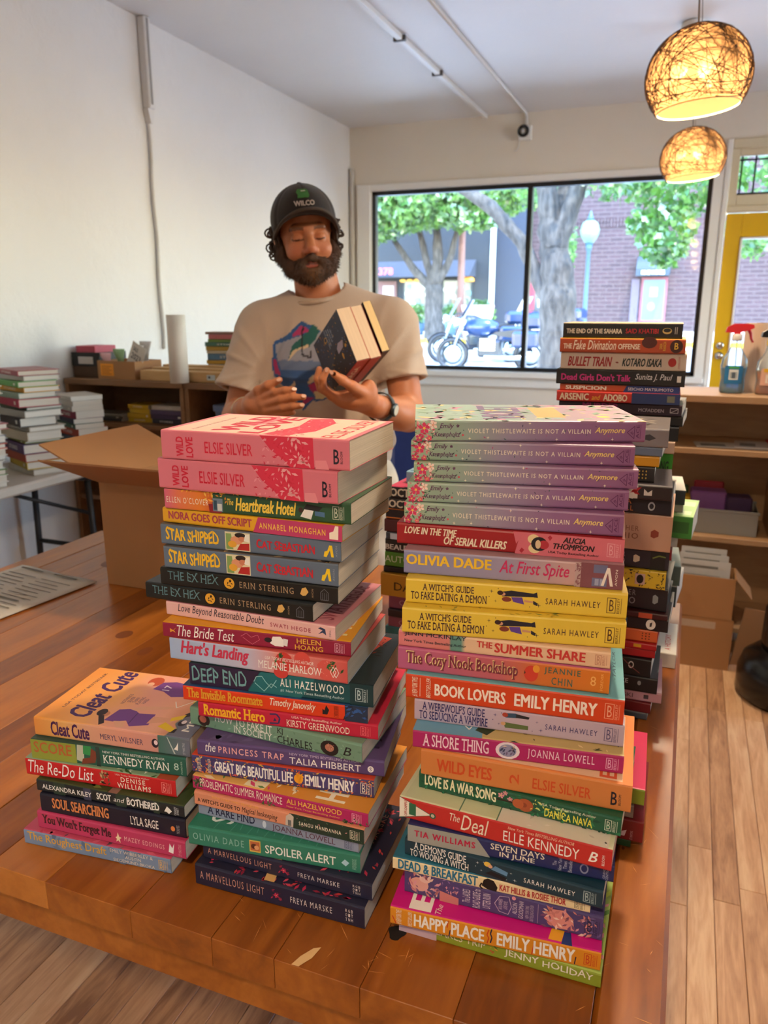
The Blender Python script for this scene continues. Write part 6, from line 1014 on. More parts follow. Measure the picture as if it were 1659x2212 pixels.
b = MB(); b.box(3.3, 3.55, -.04, -.0, .9, 2.35, mat('544A54', .7)); b.build('shutter', t)
# street lamp
t = empty('street_lamp', (-2.5, 20, gz_(20)), 0, 'green street lamp with a round globe before the brick building', 'lamp')
mp_ = mat('20404E', .5)
b = MB(); b.lathe([(.12, 0), (.12, .3), (.06, .4), (.05, 2.4), (.07, 2.45), (.09, 2.6)], mp_, 14); b.build('post', t, True)
b = MB(); b.lathe([(.1, 2.6), (.2, 2.75), (.23, 2.9), (.18, 3.05), (.08, 3.12)], mat('5E7E6E', .4), 18); b.build('globe', t, True)
b = MB(); b.lathe([(.1, 3.11), (.06, 3.2), (.02, 3.32), (0, 3.34)], mp_, 12); b.build('finial', t, True)
# utility pole, planter
b = MB(); b.tube([(0, 0, 0), (.02, 0, 5.5)], [.11, .09], mat('7A5A50', .85, .2, 6), 10); o = b.build('utility_pole', smooth=True); o.location = (-6.58, 23.2, gz_(23.2) + .12); tag(o, 'brown wooden utility pole before the slate blue shop', 'pole')
t = empty('post_planter', (-5.98, 23, gz_(23) + .12), 0, 'pink planter box on a post beside the shop', 'planter')
b = MB(); b.prism([(-.38, -.15, .55), (.38, -.15, .55), (.46, -.15, .95), (-.46, -.15, .95)], (0, .35, 0), mat('C8A8A4', .7)); b.build('planter_box', t)
b = MB(); b.box(-.05, .05, -.03, .07, 0, .55, mat('8A9AA0', .6)); b.build('post', t)
# foliage helper
def leafmat(c1, c2):
    m, n, l, b = nt('leaf'); n.remove(b)
    oi = n.new('ShaderNodeNewGeometry'); r = n.new('ShaderNodeValToRGB'); l.new(oi.outputs['Random Per Island'], r.inputs[0]); e = r.color_ramp.elements
    e[0].color = lin(c1) + (1,); e[1].color = lin(c2) + (1,)
    d = n.new('ShaderNodeBsdfDiffuse'); tl = n.new('ShaderNodeBsdfTranslucent'); gl = n.new('ShaderNodeBsdfGlossy'); gl.inputs['Roughness'].default_value = .35
    l.new(r.outputs[0], d.inputs[0]); l.new(r.outputs[0], tl.inputs[0])
    mx = n.new('ShaderNodeMixShader'); mx.inputs[0].default_value = .5; l.new(d.outputs[0], mx.inputs[1]); l.new(tl.outputs[0], mx.inputs[2])
    m2 = n.new('ShaderNodeMixShader'); m2.inputs[0].default_value = .08; l.new(mx.outputs[0], m2.inputs[1]); l.new(gl.outputs[0], m2.inputs[2]); l.new(m2.outputs[0], n['Material Output'].inputs[0]); return m
m_leaf = leafmat('2C5A1A', '608C34'); m_leaf2 = leafmat('386426', '769C4C'); m_leaf3 = leafmat('2A5524', '5C8640')
def foliage(name, parent, blobs, size, m, seed, dens=1.):
    rng = np.random.default_rng(seed); V = []; 
    shape = np.array([(0, -1, 0), (.45, -.45, .05), (.9, -.1, .12), (.4, .2, .06), (.35, .75, .05), (0, 1.05, .0), (-.35, .75, .05), (-.4, .2, .06), (-.9, -.1, .12), (-.45, -.45, .05)])
    off = np.array(parent.location) if parent else np.zeros(3)
    for (x, y, z, rx, ry, rz_, num) in blobs:
        num = int(num * dens); p = rng.normal(size=(num, 3)); p /= np.linalg.norm(p, axis=1)[:, None]; p *= rng.uniform(.25, 1, (num, 1)) ** .5
        c = np.array([x, y, z]) + p * [rx, ry, rz_] - off
        for q in c:
            a = rng.normal(size=3); a /= np.linalg.norm(a); b_ = np.cross(a, rng.normal(size=3)); b_ /= np.linalg.norm(b_); n_ = np.cross(a, b_); s = size * rng.uniform(.6, 1.25)
            V.append(q + s * (shape[:, :1] * a * .8 + shape[:, 1:2] * b_ + shape[:, 2:] * n_))
    V = np.concatenate(V); k = len(V) // 10
    me = bpy.data.meshes.new(name); me.from_pydata(V.tolist(), [], [[i * 10 + j for j in range(10)] for i in range(k)]); me.materials.append(m); me.update()
    o = bpy.data.objects.new(name, me); COL.objects.link(o); o.parent = parent; o['kind'] = 'stuff'; return o
def barkmat(c, c2):
    m, n, l, b = nt('bark'); tc = n.new('ShaderNodeTexCoord'); mp = n.new('ShaderNodeMapping'); mp.inputs['Scale'].default_value = (9, 9, 2.2); l.new(tc.outputs['Object'], mp.inputs[0])
    no = n.new('ShaderNodeTexNoise'); no.inputs['Scale'].default_value = 2; no.inputs['Detail'].default_value = 8; l.new(mp.outputs[0], no.inputs['Vector'])
    r = n.new('ShaderNodeValToRGB'); l.new(no.outputs['Fac'], r.inputs[0]); e = r.color_ramp.elements; e[0].position = .35; e[1].position = .65; e[0].color = lin(c) + (1,); e[1].color = lin(c2) + (1,)
    l.new(r.outputs[0], b.inputs['Base Color']); b.inputs['Roughness'].default_value = .95
    bp = n.new('ShaderNodeBump'); bp.inputs['Distance'].default_value = .05; l.new(no.outputs['Fac'], bp.inputs['Height']); l.new(bp.outputs['Normal'], b.inputs['Normal']); return m
m_bark = barkmat('2A2622', '4E4842')
def limb(b, pts, rad, m, seed):
    rr = random.Random(seed); P = []; R = []
    for i in range(len(pts) - 1):
        for k in range(4):
            f = k / 4; p = Vector(pts[i]).lerp(Vector(pts[i + 1]), f); P.append(p + Vector((rr.uniform(-1, 1), rr.uniform(-1, 1), 0)) * rad[i] * .12); R.append((rad[i] * (1 - f) + rad[i + 1] * f) * rr.uniform(.92, 1.1))
    P.append(Vector(pts[-1])); R.append(rad[-1]); b.tube(P, R, m, 12)
def tree(loc, limbs, blobs, leaf, label, m, seed, dens=1.):
    t = empty('street_tree', loc, 0, label, 'tree', 'street trees'); L0 = Vector(loc)
    for i, (pts, rad) in enumerate(limbs):
        b = MB(); limb(b, [Vector(p) - L0 for p in pts], rad, m_bark, seed + i); b.build('trunk' if i == 0 else 'branch', t, True)
    foliage('foliage', t, blobs, leaf, m, seed, dens); return t
g10 = gz_(10) + .12
tree((-1.52, 10, g10), [([(-1.52, 10, g10), (-1.55, 10, .9), (-1.57, 10, 1.5), (-1.66, 10, 2.0), (-1.68, 10.05, 2.4)], [.32, .23, .215, .19, .16]),
    ([(-1.62, 10, 1.4), (-1.84, 10, 1.75), (-2.05, 9.95, 2.2), (-2.45, 9.9, 2.62), (-2.95, 9.8, 2.95), (-3.6, 9.7, 3.4)], [.13, .09, .085, .08, .07, .05]),
    ([(-1.68, 10, 2.1), (-1.76, 10, 2.6), (-1.82, 10, 3.1), (-2.0, 10, 4.5)], [.15, .13, .11, .06]), ([(-1.66, 10, 2.1), (-1.52, 10, 2.5), (-1.38, 10, 2.95), (-1.1, 10, 4.2)], [.14, .11, .09, .05]), ([(-1.66, 10.05, 2.3), (-1.62, 10.2, 2.8), (-1.55, 10.4, 3.6)], [.09, .08, .05])],
    [(-.75, 10, 2.9, .75, .8, .28, 700), (-.2, 9.7, 2.75, .65, .6, .35, 700), (-.35, 9.5, 2.2, .32, .4, .34, 420), (-.35, 9.5, 2.0, .2, .3, .16, 120), (-.62, 9.6, 2.35, .2, .3, .14, 110), (.45, 9.4, 2.2, .3, .4, .3, 260), (.5, 9.5, 2.95, .7, .7, .35, 650), (1.2, 9.6, 2.6, .5, .6, .5, 500), (-1.75, 11.2, 2.2, .18, .6, .45, 300), (-1.95, 11, 3.0, .5, .8, .35, 420), (-1.3, 10.6, 3.4, .9, 1, .4, 500), (-1.2, 10, 4.4, 1.9, 1.6, .8, 1500), (-3.2, 10, 3.9, 1.0, 1.2, .5, 700), (-3.0, 10.4, 3.05, .7, .6, .22, 260)], .055,
    'large street tree with forked trunk in front of the window', m_leaf, 3)
tree((-7.2, 22.6, gz_(22.6)), [([(-7.2, 22.6, gz_(22.6)), (-7.22, 22.6, 1.2), (-7.25, 22.6, 2.1)], [.33, .27, .25]), ([(-7.3, 22.6, 2.0), (-7.9, 22.6, 2.6), (-8.5, 22.6, 3.4)], [.14, .11, .07]), ([(-7.25, 22.6, 2.0), (-7.1, 22.6, 2.9), (-7.2, 22.6, 4.0)], [.18, .15, .1]), ([(-7.15, 22.6, 2.1), (-6.75, 22.6, 2.8), (-6.5, 22.6, 3.8)], [.13, .1, .07]), ([(-7.3, 22.6, 2.2), (-7.6, 22.7, 3.2), (-7.9, 22.7, 4.2)], [.12, .1, .06])],
    [(-8.9, 22, 4.1, 1.3, 1.4, .85, 1500), (-7.6, 21.6, 4.3, 1.3, 1.4, .8, 1600), (-6.3, 21.8, 4.3, 1.2, 1.2, .8, 1400), (-5.2, 21.6, 4.5, 1.1, 1.2, .75, 1200), (-9.6, 22, 3.3, .8, 1, .5, 500), (-7.4, 21.4, 5.4, 2.6, 1.6, .9, 2000), (-4.4, 21, 4.9, 1.1, 1.2, .7, 1000), (-5.6, 21.4, 3.75, .7, .6, .3, 260), (-10.5, 22, 4.6, 1.2, 1.2, 1.2, 900)], .115,
    'smaller street tree before the slate blue shop across the street', m_leaf2, 9)
tree((3.2, 22.8, gz_(22.8)), [([(3.2, 22.8, gz_(22.8)), (3.2, 22.8, 2.4), (3.1, 22.8, 3.6)], [.25, .2, .15])], [(3.0, 22.4, 4.2, 1.8, 1.2, 1.1, 1300)], .115, 'street tree at the right end of the brick building', m_leaf3, 14)
# potted shrubs before the shop
for k, (x, z, r_, c, lab) in enumerate(((-8.3, .75, .42, '4A6A8A', 'leafy shrub in a blue tub left of the far tree'), (-7.1, .85, .34, '5E7E8A', 'lime green shrub in a grey tub right of the far tree'), (-6.1, .85, .38, '8AB4B8', 'lime green shrub in a pale tub beside the utility pole'))):
    t = empty('potted_shrub', (x, 24.2, gz_(24.2) + .12), 0, lab, 'plant', 'potted shrubs')
    b = MB(); b.lathe([(.2, 0), (.27, .4), (.28, .42), (.24, .42), (.22, .36)], mat(c, .6), 16); b.build('pot', t, True)
    foliage('foliage', t, [(x, 24.2, gz_(24.2) + .12 + .62, r_, r_, .34, 300)], .085, m_leaf2, 30 + k)
foliage('foliage', bpy.data.objects['post_planter'], [(-5.98, 23.03, gz_(23) + 1.12, .38, .16, .14, 150)], .06, m_leaf3, 41)
# parked motorcycles
def motorcycle(loc, rz, label, first=None, tint='122848'):
    if first:
        t = first.copy(); COL.objects.link(t)
        for ch in first.children:
            c = ch.copy(); COL.objects.link(c); c.parent = t
    else:
        t = empty('motorcycle'); mk = mat('14161A', .35, .1); mbl = mat(tint, .2, .1, 3); mch = mat('C8D4D8', .15, .05, metal=1.)
        for x in (-.78, .80):
            b = MB(); b.tube([(x + .29 * math.cos(a), 0, .33 + .29 * math.sin(a)) for a in np.linspace(0, 2 * PI, 24, endpoint=False)], .055, mk, 8, close=True); w_ = b.build('wheel', t, True)
            b = MB(); b.lathe([(.05, -.05), (.22, -.02), (.22, .02), (.05, .05)], mch, 16, Matrix.Translation((x, 0, .33)) @ Matrix.Rotation(PI / 2, 4, 'X')); b.build('hub', t, True)
            b = MB(); P = [[(x + .38 * math.cos(a), yy, .34 + .37 * math.sin(a)) for yy in (-.09, 0, .09)] for a in np.linspace(.25, 2.7, 10)]; b.grid(P, mbl); b.build('fender', t, True)
        b = MB(); b.lathe([(.0, -.32), (.1, -.3), (.18, -.1), (.19, .1), (.13, .3), (0, .34)], mbl, 16, Matrix.Translation((.18, 0, .86)) @ Matrix.Rotation(PI / 2, 4, 'Y') @ Matrix.Scale(.8, 4, (0, 1, 0))); b.build('fuel_tank', t, True)
        b = MB(); b.prism([(-.75, -.16, .86), (-.1, -.16, .78), (.0, -.16, .72), (-.5, -.16, .66), (-.8, -.16, .72)], (0, .32, 0), mk); b.build('saddle', t)
        b = MB(); b.bbox(-.22, .26, -.2, .2, .28, .62, mat('3A3E44', .3, .2, 8, metal=.8), .04)
        for k in range(5): b.box(-.1, .2, -.23, .23, .42 + k * .05, .445 + k * .05, mch)
        b.build('engine', t)
        b = MB(); b.tube([(.1, .22, .3), (-.4, .25, .28), (-.95, .25, .32)], [.04, .05, .06], mch, 10); b.build('exhaust', t, True)
        for s_ in (-1, 1):
            b = MB(); b.bbox(-.95, -.45, s_ * .28 - .1, s_ * .28 + .1, .48, .80, mbl, .05); b.build('saddle_bag', t)
            b = MB(); b.tube([(.8, s_ * .1, .33), (.62, s_ * .1, .85), (.56, s_ * .09, 1.02)], .025, mch, 8); b.build('fork', t, True)
        b = MB(); b.tube([(.3, -.42, 1.02), (.45, -.3, 1.08), (.55, 0, 1.03), (.45, .3, 1.08), (.3, .42, 1.02)], .016, mk, 8); b.build('handlebar', t, True)
        b = MB(); b.lathe([(0, -.1), (.09, -.08), (.11, .02), (.1, .05), (0, .06)], mch, 16, Matrix.Translation((.72, 0, .95)) @ Matrix.Rotation(PI / 2, 4, 'Y')); b.build('headlight', t, True)
        b = MB(); P = [[(.68 - .22 * j / 5 - .1 * (1 - math.cos(a)), .3 * math.sin(a), 1.0 + .4 * j / 5) for j in range(6)] for a in np.linspace(-1, 1, 9)]; b.grid(P, clearmat('windscreen', '8A98A0', .1, .7)); b.build('windscreen', t, True)
        b = MB(); b.bbox(-1.0, -.6, -.24, .24, .84, 1.12, mbl, .07); b.build('top_case', t)
    t.location = loc; t.rotation_euler = (0, 0, rz); tag(t, label, 'motorcycle', 'parked motorcycles'); return t
mc = motorcycle((-4.45, 17.2, gz_(17.2)), math.radians(200), 'dark blue touring motorcycle parked leftmost outside the window')
motorcycle((-3.3, 18.9, gz_(18.9)), math.radians(165), 'blue motorcycle with windscreen parked next to the window mullion', mc)
motorcycle((-3.75, 15.6, gz_(15.6)), math.radians(185), 'blue motorcycle parked in front of the two others', mc)
# ------------------------------------------------------------------ the man behind the table
class Field:
    """distance field on a regular grid; primitives are blended with a smooth minimum"""
    def __init__(s, lo, hi, h):
        s.lo = np.array(lo); s.h = h; s.n = np.ceil((np.array(hi) - s.lo) / h).astype(int) + 1
        s.f = np.full(s.n, .5, np.float32)
    def box(s, lo, hi):
        a = np.clip(np.floor((np.array(lo) - s.lo) / s.h).astype(int), 0, s.n); b = np.clip(np.ceil((np.array(hi) - s.lo) / s.h).astype(int) + 1, 0, s.n)
        sl = tuple(slice(i, j) for i, j in zip(a, b))
        ax = [s.lo[k] + s.h * np.arange(a[k], b[k]) for k in range(3)]
        return sl, np.stack(np.meshgrid(*ax, indexing='ij'), -1).astype(np.float32)
    def mix(s, fn, lo, hi, k=.01, sub=False):
        pad = k + .02; sl, P = s.box(np.array(lo) - pad, np.array(hi) + pad)
        if 0 in P.shape: return
        d = fn(P); a = s.f[sl]
        if sub:
            hh = np.clip(.5 - .5 * (a + d) / k, 0, 1); s.f[sl] = a * (1 - hh) - d * hh + k * hh * (1 - hh)
        else:
            hh = np.clip(.5 + .5 * (d - a) / k, 0, 1); s.f[sl] = d * (1 - hh) + a * hh - k * hh * (1 - hh)
    def cone(s, a, b, r1, r2, k=.01, sub=False, sy=1.):
        a = np.array(a, np.float32); b = np.array(b, np.float32); r = max(r1, r2)
        def fn(P):
            S = np.array([1, sy, 1], np.float32); p = (P - a) * S; v = (b - a) * S; t = np.clip((p @ v) / (v @ v), 0, 1)
            return (np.linalg.norm(p - t[..., None] * v, axis=-1) - (r1 + (r2 - r1) * t)).astype(np.float32)
        s.mix(fn, np.minimum(a, b) - r, np.maximum(a, b) + r, k, sub)
    def ell(s, c, r, R=None, k=.01, sub=False):
        c = np.array(c, np.float32); r = np.array(r, np.float32); R = np.eye(3, dtype=np.float32) if R is None else R
        def fn(P):
            p = (P - c) @ R; q = np.linalg.norm(p / r, axis=-1); g = np.linalg.norm(p / (r * r), axis=-1)
            return (q * (q - 1) / np.maximum(g, 1e-6)).astype(np.float32)
        m = r.max(); s.mix(fn, c - m, c + m, k, sub)
    def chain(s, pts, rad, k=.008):
        for i in range(len(pts) - 1): s.cone(pts[i], pts[i + 1], rad[i], rad[i + 1], k)
    def mesh(s, smooth=2):
        f = s.f; n = s.n; ins = f < 0
        c = ins[:-1, :-1, :-1].astype(np.int8)
        tot = np.zeros(tuple(n - 1), np.int8)
        offs = [(i, j, k) for i in (0, 1) for j in (0, 1) for k in (0, 1)]
        for (i, j, k) in offs: tot += ins[i:n[0] - 1 + i, j:n[1] - 1 + j, k:n[2] - 1 + k]
        act = (tot > 0) & (tot < 8); idx = np.full(act.shape, -1, np.int64); cells = np.argwhere(act); idx[act] = np.arange(len(cells))
        acc = np.zeros((len(cells), 3)); cnt = np.zeros(len(cells))
        for ax in range(3):
            for o in [(0, 0), (0, 1), (1, 0), (1, 1)]:
                d0 = np.zeros(3, int); oth = [q for q in range(3) if q != ax]; d0[oth[0]], d0[oth[1]] = o; d1 = d0.copy(); d1[ax] = 1
                a = f[tuple((cells + d0).T)]; b = f[tuple((cells + d1).T)]; m = (a < 0) != (b < 0); t = np.where(m, a / np.where(m, a - b, 1), 0)
                p = d0 + t[:, None] * (d1 - d0); acc += np.where(m[:, None], p, 0); cnt += m
        V = (cells + acc / cnt[:, None]) * s.h + s.lo
        Q = []
        for ax in range(3):
            sl0 = [slice(1, -1)] * 3; sl0[ax] = slice(0, -1); sl1 = list(sl0); sl1[ax] = slice(1, None)
            a = ins[tuple(sl0)]; b = ins[tuple(sl1)]; e = np.argwhere(a != b); 
            if not len(e): continue
            flip = a[tuple(e.T)]; off = np.ones(3, int); off[ax] = 0; e = e + off; o1, o2 = [q for q in range(3) if q != ax]
            u1 = np.zeros(3, int); u1[o1] = 1; u2 = np.zeros(3, int); u2[o2] = 1
            q = np.stack([idx[tuple((e - u1 - u2).T)], idx[tuple((e - u2).T)], idx[tuple(e.T)], idx[tuple((e - u1).T)]], 1)
            if ax == 1: flip = ~flip
            q[~flip] = q[~flip][:, ::-1]; Q.append(q)
        Q = np.concatenate(Q); Q = Q[(Q >= 0).all(1)]
        for _ in range(smooth):
            S = np.zeros_like(V); N = np.zeros(len(V))
            for i in range(4):
                a, b = Q[:, i], Q[:, (i + 1) % 4]; np.add.at(S, a, V[b]); np.add.at(S, b, V[a]); np.add.at(N, a, 1); np.add.at(N, b, 1)
            V = V * .45 + .55 * S / np.maximum(N, 1)[:, None]
        return V, Q
def npmesh(name, V, Q, m, parent, col=None):
    me = bpy.data.meshes.new(name); me.vertices.add(len(V)); me.vertices.foreach_set('co', V.astype(np.float32).ravel())
    me.loops.add(Q.size); me.loops.foreach_set('vertex_index', Q.astype(np.int32).ravel()); me.polygons.add(len(Q)); me.polygons.foreach_set('loop_start', np.arange(0, Q.size, Q.shape[1], dtype=np.int32))
    me.polygons.foreach_set('use_smooth', np.ones(len(Q), bool)); me.materials.append(m); me.update(calc_edges=True); me.validate()
    if col is not None:
        at = me.color_attributes.new('Col', 'FLOAT_COLOR', 'POINT'); at.data.foreach_set('color', np.concatenate([col, np.ones((len(col), 1))], 1).astype(np.float32).ravel())
    o = bpy.data.objects.new(name, me); COL.objects.link(o); o.parent = parent; return o
QB = 2.30       # distance of the man along the viewing direction; local x to his left, y away, z up
man = empty('person', (-math.sin(YAW) * QB, math.cos(YAW) * QB, 0), YAW, 'bearded man in black cap and beige printed T-shirt holding books behind the table', 'person')
HC = np.array([-.222, .0, 1.600])
def rot(ax, d):
    return np.array(Matrix.Rotation(math.radians(d), 3, ax))
HR = rot('Y', -6) @ rot('Z', 11) @ rot('X', 7)         # roll, turn, nod
def hp(x, y, z): return HC + HR @ np.array([x, -y, z])    # head space: y forward (to the viewer)
def hE(F, c, r, k=.012, sub=False): F.ell(hp(*c), r, HR.astype(np.float32), k, sub)
def hC(F, a, b, r1, r2, k=.008, sub=False): F.cone(hp(*a), hp(*b), r1, r2, k, sub)
# ---- skin: head, neck, torso core, arms and hands in one surface
F = Field((-.50, -.42, .98), (.14, .15, 1.75), .0034)
hE(F, (0, -.015, .035), (.076, .096, .088)); hE(F, (0, .018, -.03), (.064, .074, .084), .02); hE(F, (0, .052, -.098), (.036, .032, .03), .02)
for s_ in (-1, 1):
    hE(F, (s_ * .036, .062, -.034), (.026, .024, .024), .02); hE(F, (s_ * .080, -.008, -.006), (.010, .022, .031), .006)
    hC(F, (s_ * .040, .080, .024), (s_ * .008, .086, .022), .010, .011, .012); hE(F, (s_ * .031, .099, .001), (.017, .016, .011), .010, True); hE(F, (s_ * .031, .0745, -.001), (.0165, .0165, .0135), .004)
    hE(F, (s_ * .0125, .098, -.034), (.010, .011, .009), .006)
hC(F, (0, .088, .008), (0, .113, -.027), .009, .0135, .012)
hC(F, (-.021, .086, -.064), (.021, .086, -.062), .0075, .0075, .006); hC(F, (-.018, .086, -.0755), (.018, .086, -.0745), .008, .008, .006); 
F.cone((-.205, .025, 1.53), (-.185, .035, 1.40), .060, .070, .03)
F.cone((-.165, .03, 1.28), (-.165, .02, 1.05), .145, .15, .02, sy=1.6); F.cone((-.34, .03, 1.345), (.0, .03, 1.355), .05, .05, .03)
F.chain([(-.365, .03, 1.35), (-.43, -.05, 1.09), (-.368, -.245, 1.143)], [.05, .043, .029], .02)
F.chain([(.03, .03, 1.36), (.070, -.07, 1.105), (-.022, -.295, 1.158)], [.052, .046, .030], .02)
F.ell((.045, -.13, 1.115), (.045, .07, .043), None, .03); F.ell((-.415, -.11, 1.10), (.042, .06, .042), None, .03)
# his right hand (left in the picture): palm half open
W0 = (-.366, -.250, 1.146)
for kn in ((-.318, -.325, 1.180), (-.308, -.332, 1.166), (-.302, -.332, 1.151), (-.303, -.326, 1.138)): F.cone(W0, kn, .020, .0115, .012)
F.ell((-.336, -.292, 1.160), (.032, .036, .024), None, .02)
F.chain([(-.352, -.275, 1.172), (-.320, -.325, 1.200), (-.292, -.345, 1.216), (-.262, -.352, 1.230)], [.016, .0125, .011, .0085], .008)
F.chain([(-.318, -.325, 1.180), (-.275, -.352, 1.199), (-.247, -.364, 1.206), (-.224, -.370, 1.207)], [.0112, .0100, .0092, .0078], .0045)
F.chain([(-.308, -.332, 1.166), (-.258, -.363, 1.182), (-.226, -.376, 1.189), (-.200, -.382, 1.190)], [.0114, .0102, .0094, .0080], .0045)
F.chain([(-.302, -.332, 1.150), (-.256, -.362, 1.161), (-.228, -.374, 1.167), (-.205, -.380, 1.169)], [.0110, .0098, .0090, .0077], .0045)
F.chain([(-.303, -.326, 1.136), (-.268, -.350, 1.142), (-.245, -.360, 1.147), (-.228, -.366, 1.150)], [.0098, .0086, .0080, .0070], .0045)
# his left hand under the held books
W1 = (-.024, -.298, 1.158)
for kn in ((-.132, -.352, 1.190), (-.128, -.330, 1.186), (-.122, -.310, 1.182), (-.112, -.292, 1.178)): F.cone(W1, kn, .022, .012, .014)
F.ell((-.078, -.332, 1.178), (.044, .034, .024), None, .02); F.ell((-.040, -.330, 1.196), (.024, .022, .034), None, .02)
F.chain([(-.052, -.345, 1.196), (-.078, -.384, 1.216), (-.102, -.404, 1.234), (-.122, -.412, 1.250)], [.018, .0135, .0115, .0090], .008)
F.chain([(-.132, -.352, 1.190), (-.152, -.374, 1.212), (-.152, -.384, 1.236), (-.140, -.386, 1.256)], [.0115, .0105, .0098, .0082], .0045)
F.chain([(-.128, -.330, 1.186), (-.160, -.340, 1.208), (-.168, -.345, 1.232), (-.162, -.346, 1.256)], [.0115, .0105, .0098, .0082], .0045)
F.chain([(-.122, -.310, 1.182), (-.158, -.308, 1.202), (-.170, -.308, 1.226), (-.166, -.308, 1.250)], [.0110, .0100, .0094, .0080], .0045)
F.chain([(-.112, -.292, 1.178), (-.142, -.282, 1.194), (-.156, -.280, 1.214), (-.156, -.280, 1.234)], [.0100, .0090, .0082, .0072], .0045)
V, Qd = F.mesh(2)
H_ = (V - HC) @ HR; H_[:, 1] *= -1         # head-space coordinates of every vertex
base = np.array(lin('C07850')); col = np.tile(base, (len(V), 1))
def paint(mask, c, a=1.): col[mask] = col[mask] * (1 - a) + np.array(lin(c)) * a
hd = H_[:, 2] > -.13
cheek = np.exp(-(((np.abs(H_[:, 0]) - .038) / .02) ** 2 + ((H_[:, 2] + .034) / .018) ** 2)) * (H_[:, 1] > .03); col = col * (1 - .35 * cheek[:, None]) + np.array(lin('B85A44')) * .35 * cheek[:, None]
paint(hd & (np.abs(H_[:, 0]) < .018) & (np.abs(H_[:, 2] + .034) < .012) & (H_[:, 1] > .09), 'B8664C', .5)
lipz = H_[:, 2] - .10 * H_[:, 0] ** 2 * 10
paint(hd & (np.abs(H_[:, 0]) < .023) & (lipz > -.083) & (lipz < -.060) & (H_[:, 1] > .078), 'A04E44', .8)
paint(hd & (np.abs(H_[:, 0]) < .024) & (np.abs(lipz + .0695) < .0022) & (H_[:, 1] > .078), '3A1814', .9)
for s_ in (-1, 1):
    ex = H_[:, 0] - s_ * .031
    paint(hd & (np.abs(ex) < .016) & (np.abs(H_[:, 2] + .0065 - 8 * ex ** 2) < .0021) & (H_[:, 1] > .06), '2A1410', .9)
    paint(hd & (np.abs(ex - s_ * .002) < .019) & (np.abs(H_[:, 2] - .0235 + 6 * ex ** 2) < .0045) & (H_[:, 1] > .06), '4A2A1A', .8)
m_skin = vcolmat('skin', .5, .12, 350.)
npmesh('body', V, Qd, m_skin, man, col)
# ---- fingernails
b = MB()
for p, n_, u_ in (((-.262, -.3605, 1.2315), (.1, -1, .2), (1, 0, .35)), ((-.2225, -.377, 1.210), (.3, -1, .5), (1, -.2, .1)), ((-.198, -.389, 1.194), (.3, -1, .4), (1, -.2, .1)), ((-.203, -.387, 1.172), (.3, -1, .3), (1, -.2, .1)), ((-.127, -.4205, 1.254), (-.2, -1, .2), (-.6, -.2, .6)), ((-.140, -.3945, 1.258), (-.1, -1, .1), (.2, 0, 1))):
    N_ = Vector(n_).normalized(); U_ = Vector(u_); U_ = (U_ - N_ * U_.dot(N_)).normalized(); S_ = N_.cross(U_)
    b.add([Vector(p) + U_ * .0065 * math.cos(a) + S_ * .0045 * math.sin(a) for a in np.linspace(0, 2 * PI, 10, endpoint=False)], [list(range(10))], mat('D8A48C', .3))
o = b.build('fingernails', man); o['kind'] = 'stuff'
# ---- beard (own mesh) with short hairs
G = Field((-.36, -.16, 1.40), (-.08, .12, 1.72), .003)
hE(G, (0, .052, -.092), (.048, .045, .036), .02)
for s_ in (-1, 1):
    for a, b_, r1, r2 in (((s_ * .074, .002, .0), (s_ * .071, .022, -.05), .009, .019), ((s_ * .071, .022, -.05), (s_ * .050, .055, -.080), .019, .024), ((s_ * .050, .055, -.080), (0, .070, -.094), .024, .030), ((s_ * .004, .0985, -.051), (s_ * .032, .086, -.066), .0085, .0085), ((s_ * .032, .086, -.066), (s_ * .040, .072, -.090), .010, .016)): hC(G, a, b_, r1, r2, .012)
hE(G, (0, .110, -.0735), (.020, .030, .0085), .004, True)
sl, P = G.box(G.lo, G.lo + G.h * (G.n - 1))
G.f[sl] += .0022 * np.sin(P[..., 0] * 310 + np.sin(P[..., 2] * 170) * 2) * np.sin(P[..., 2] * 260) * np.sin(P[..., 1] * 280) .astype(np.float32)
V2, Q2 = G.mesh(1)
HB = (V2 - HC) @ HR; HB[:, 1] *= -1
cb = np.tile(np.array(lin('4A3022')), (len(V2), 1)); cen = np.exp(-((HB[:, 0] / .022) ** 2 + ((HB[:, 2] + .095) / .03) ** 2))[:, None]; cb = cb * (1 - .5 * cen) + np.array(lin('85592F')) * .5 * cen
m_beard = vcolmat('beard', .8, .6, 420.)
npmesh('beard', V2, Q2, m_beard, man, cb)
rng = np.random.default_rng(3); m_hair = mat('3A261A', .6, .3, 90.)
b = MB(); nrm = V2 - HC - HR @ np.array([0, -.03, -.07]); nrm /= np.linalg.norm(nrm, axis=1)[:, None]
for i in rng.choice(len(V2), 2600, replace=False):
    p = Vector(V2[i]); d = Vector(nrm[i] + rng.normal(size=3) * .5 + np.array([0, 0, -.8])).normalized(); ln = rng.uniform(.005, .011); s_ = d.orthogonal().normalized() * .0007; q = d.cross(s_)
    if HB[i, 1] > .085 and HB[i, 2] > -.085 and abs(HB[i, 0]) < .026: continue
    b.add([p + s_, p - s_ * .5 + q * .9, p - s_ * .5 - q * .9, p + d * ln], [(0, 1, 3), (1, 2, 3), (2, 0, 3)], m_hair)
o = b.build('beard_hairs', man); o['kind'] = 'stuff'
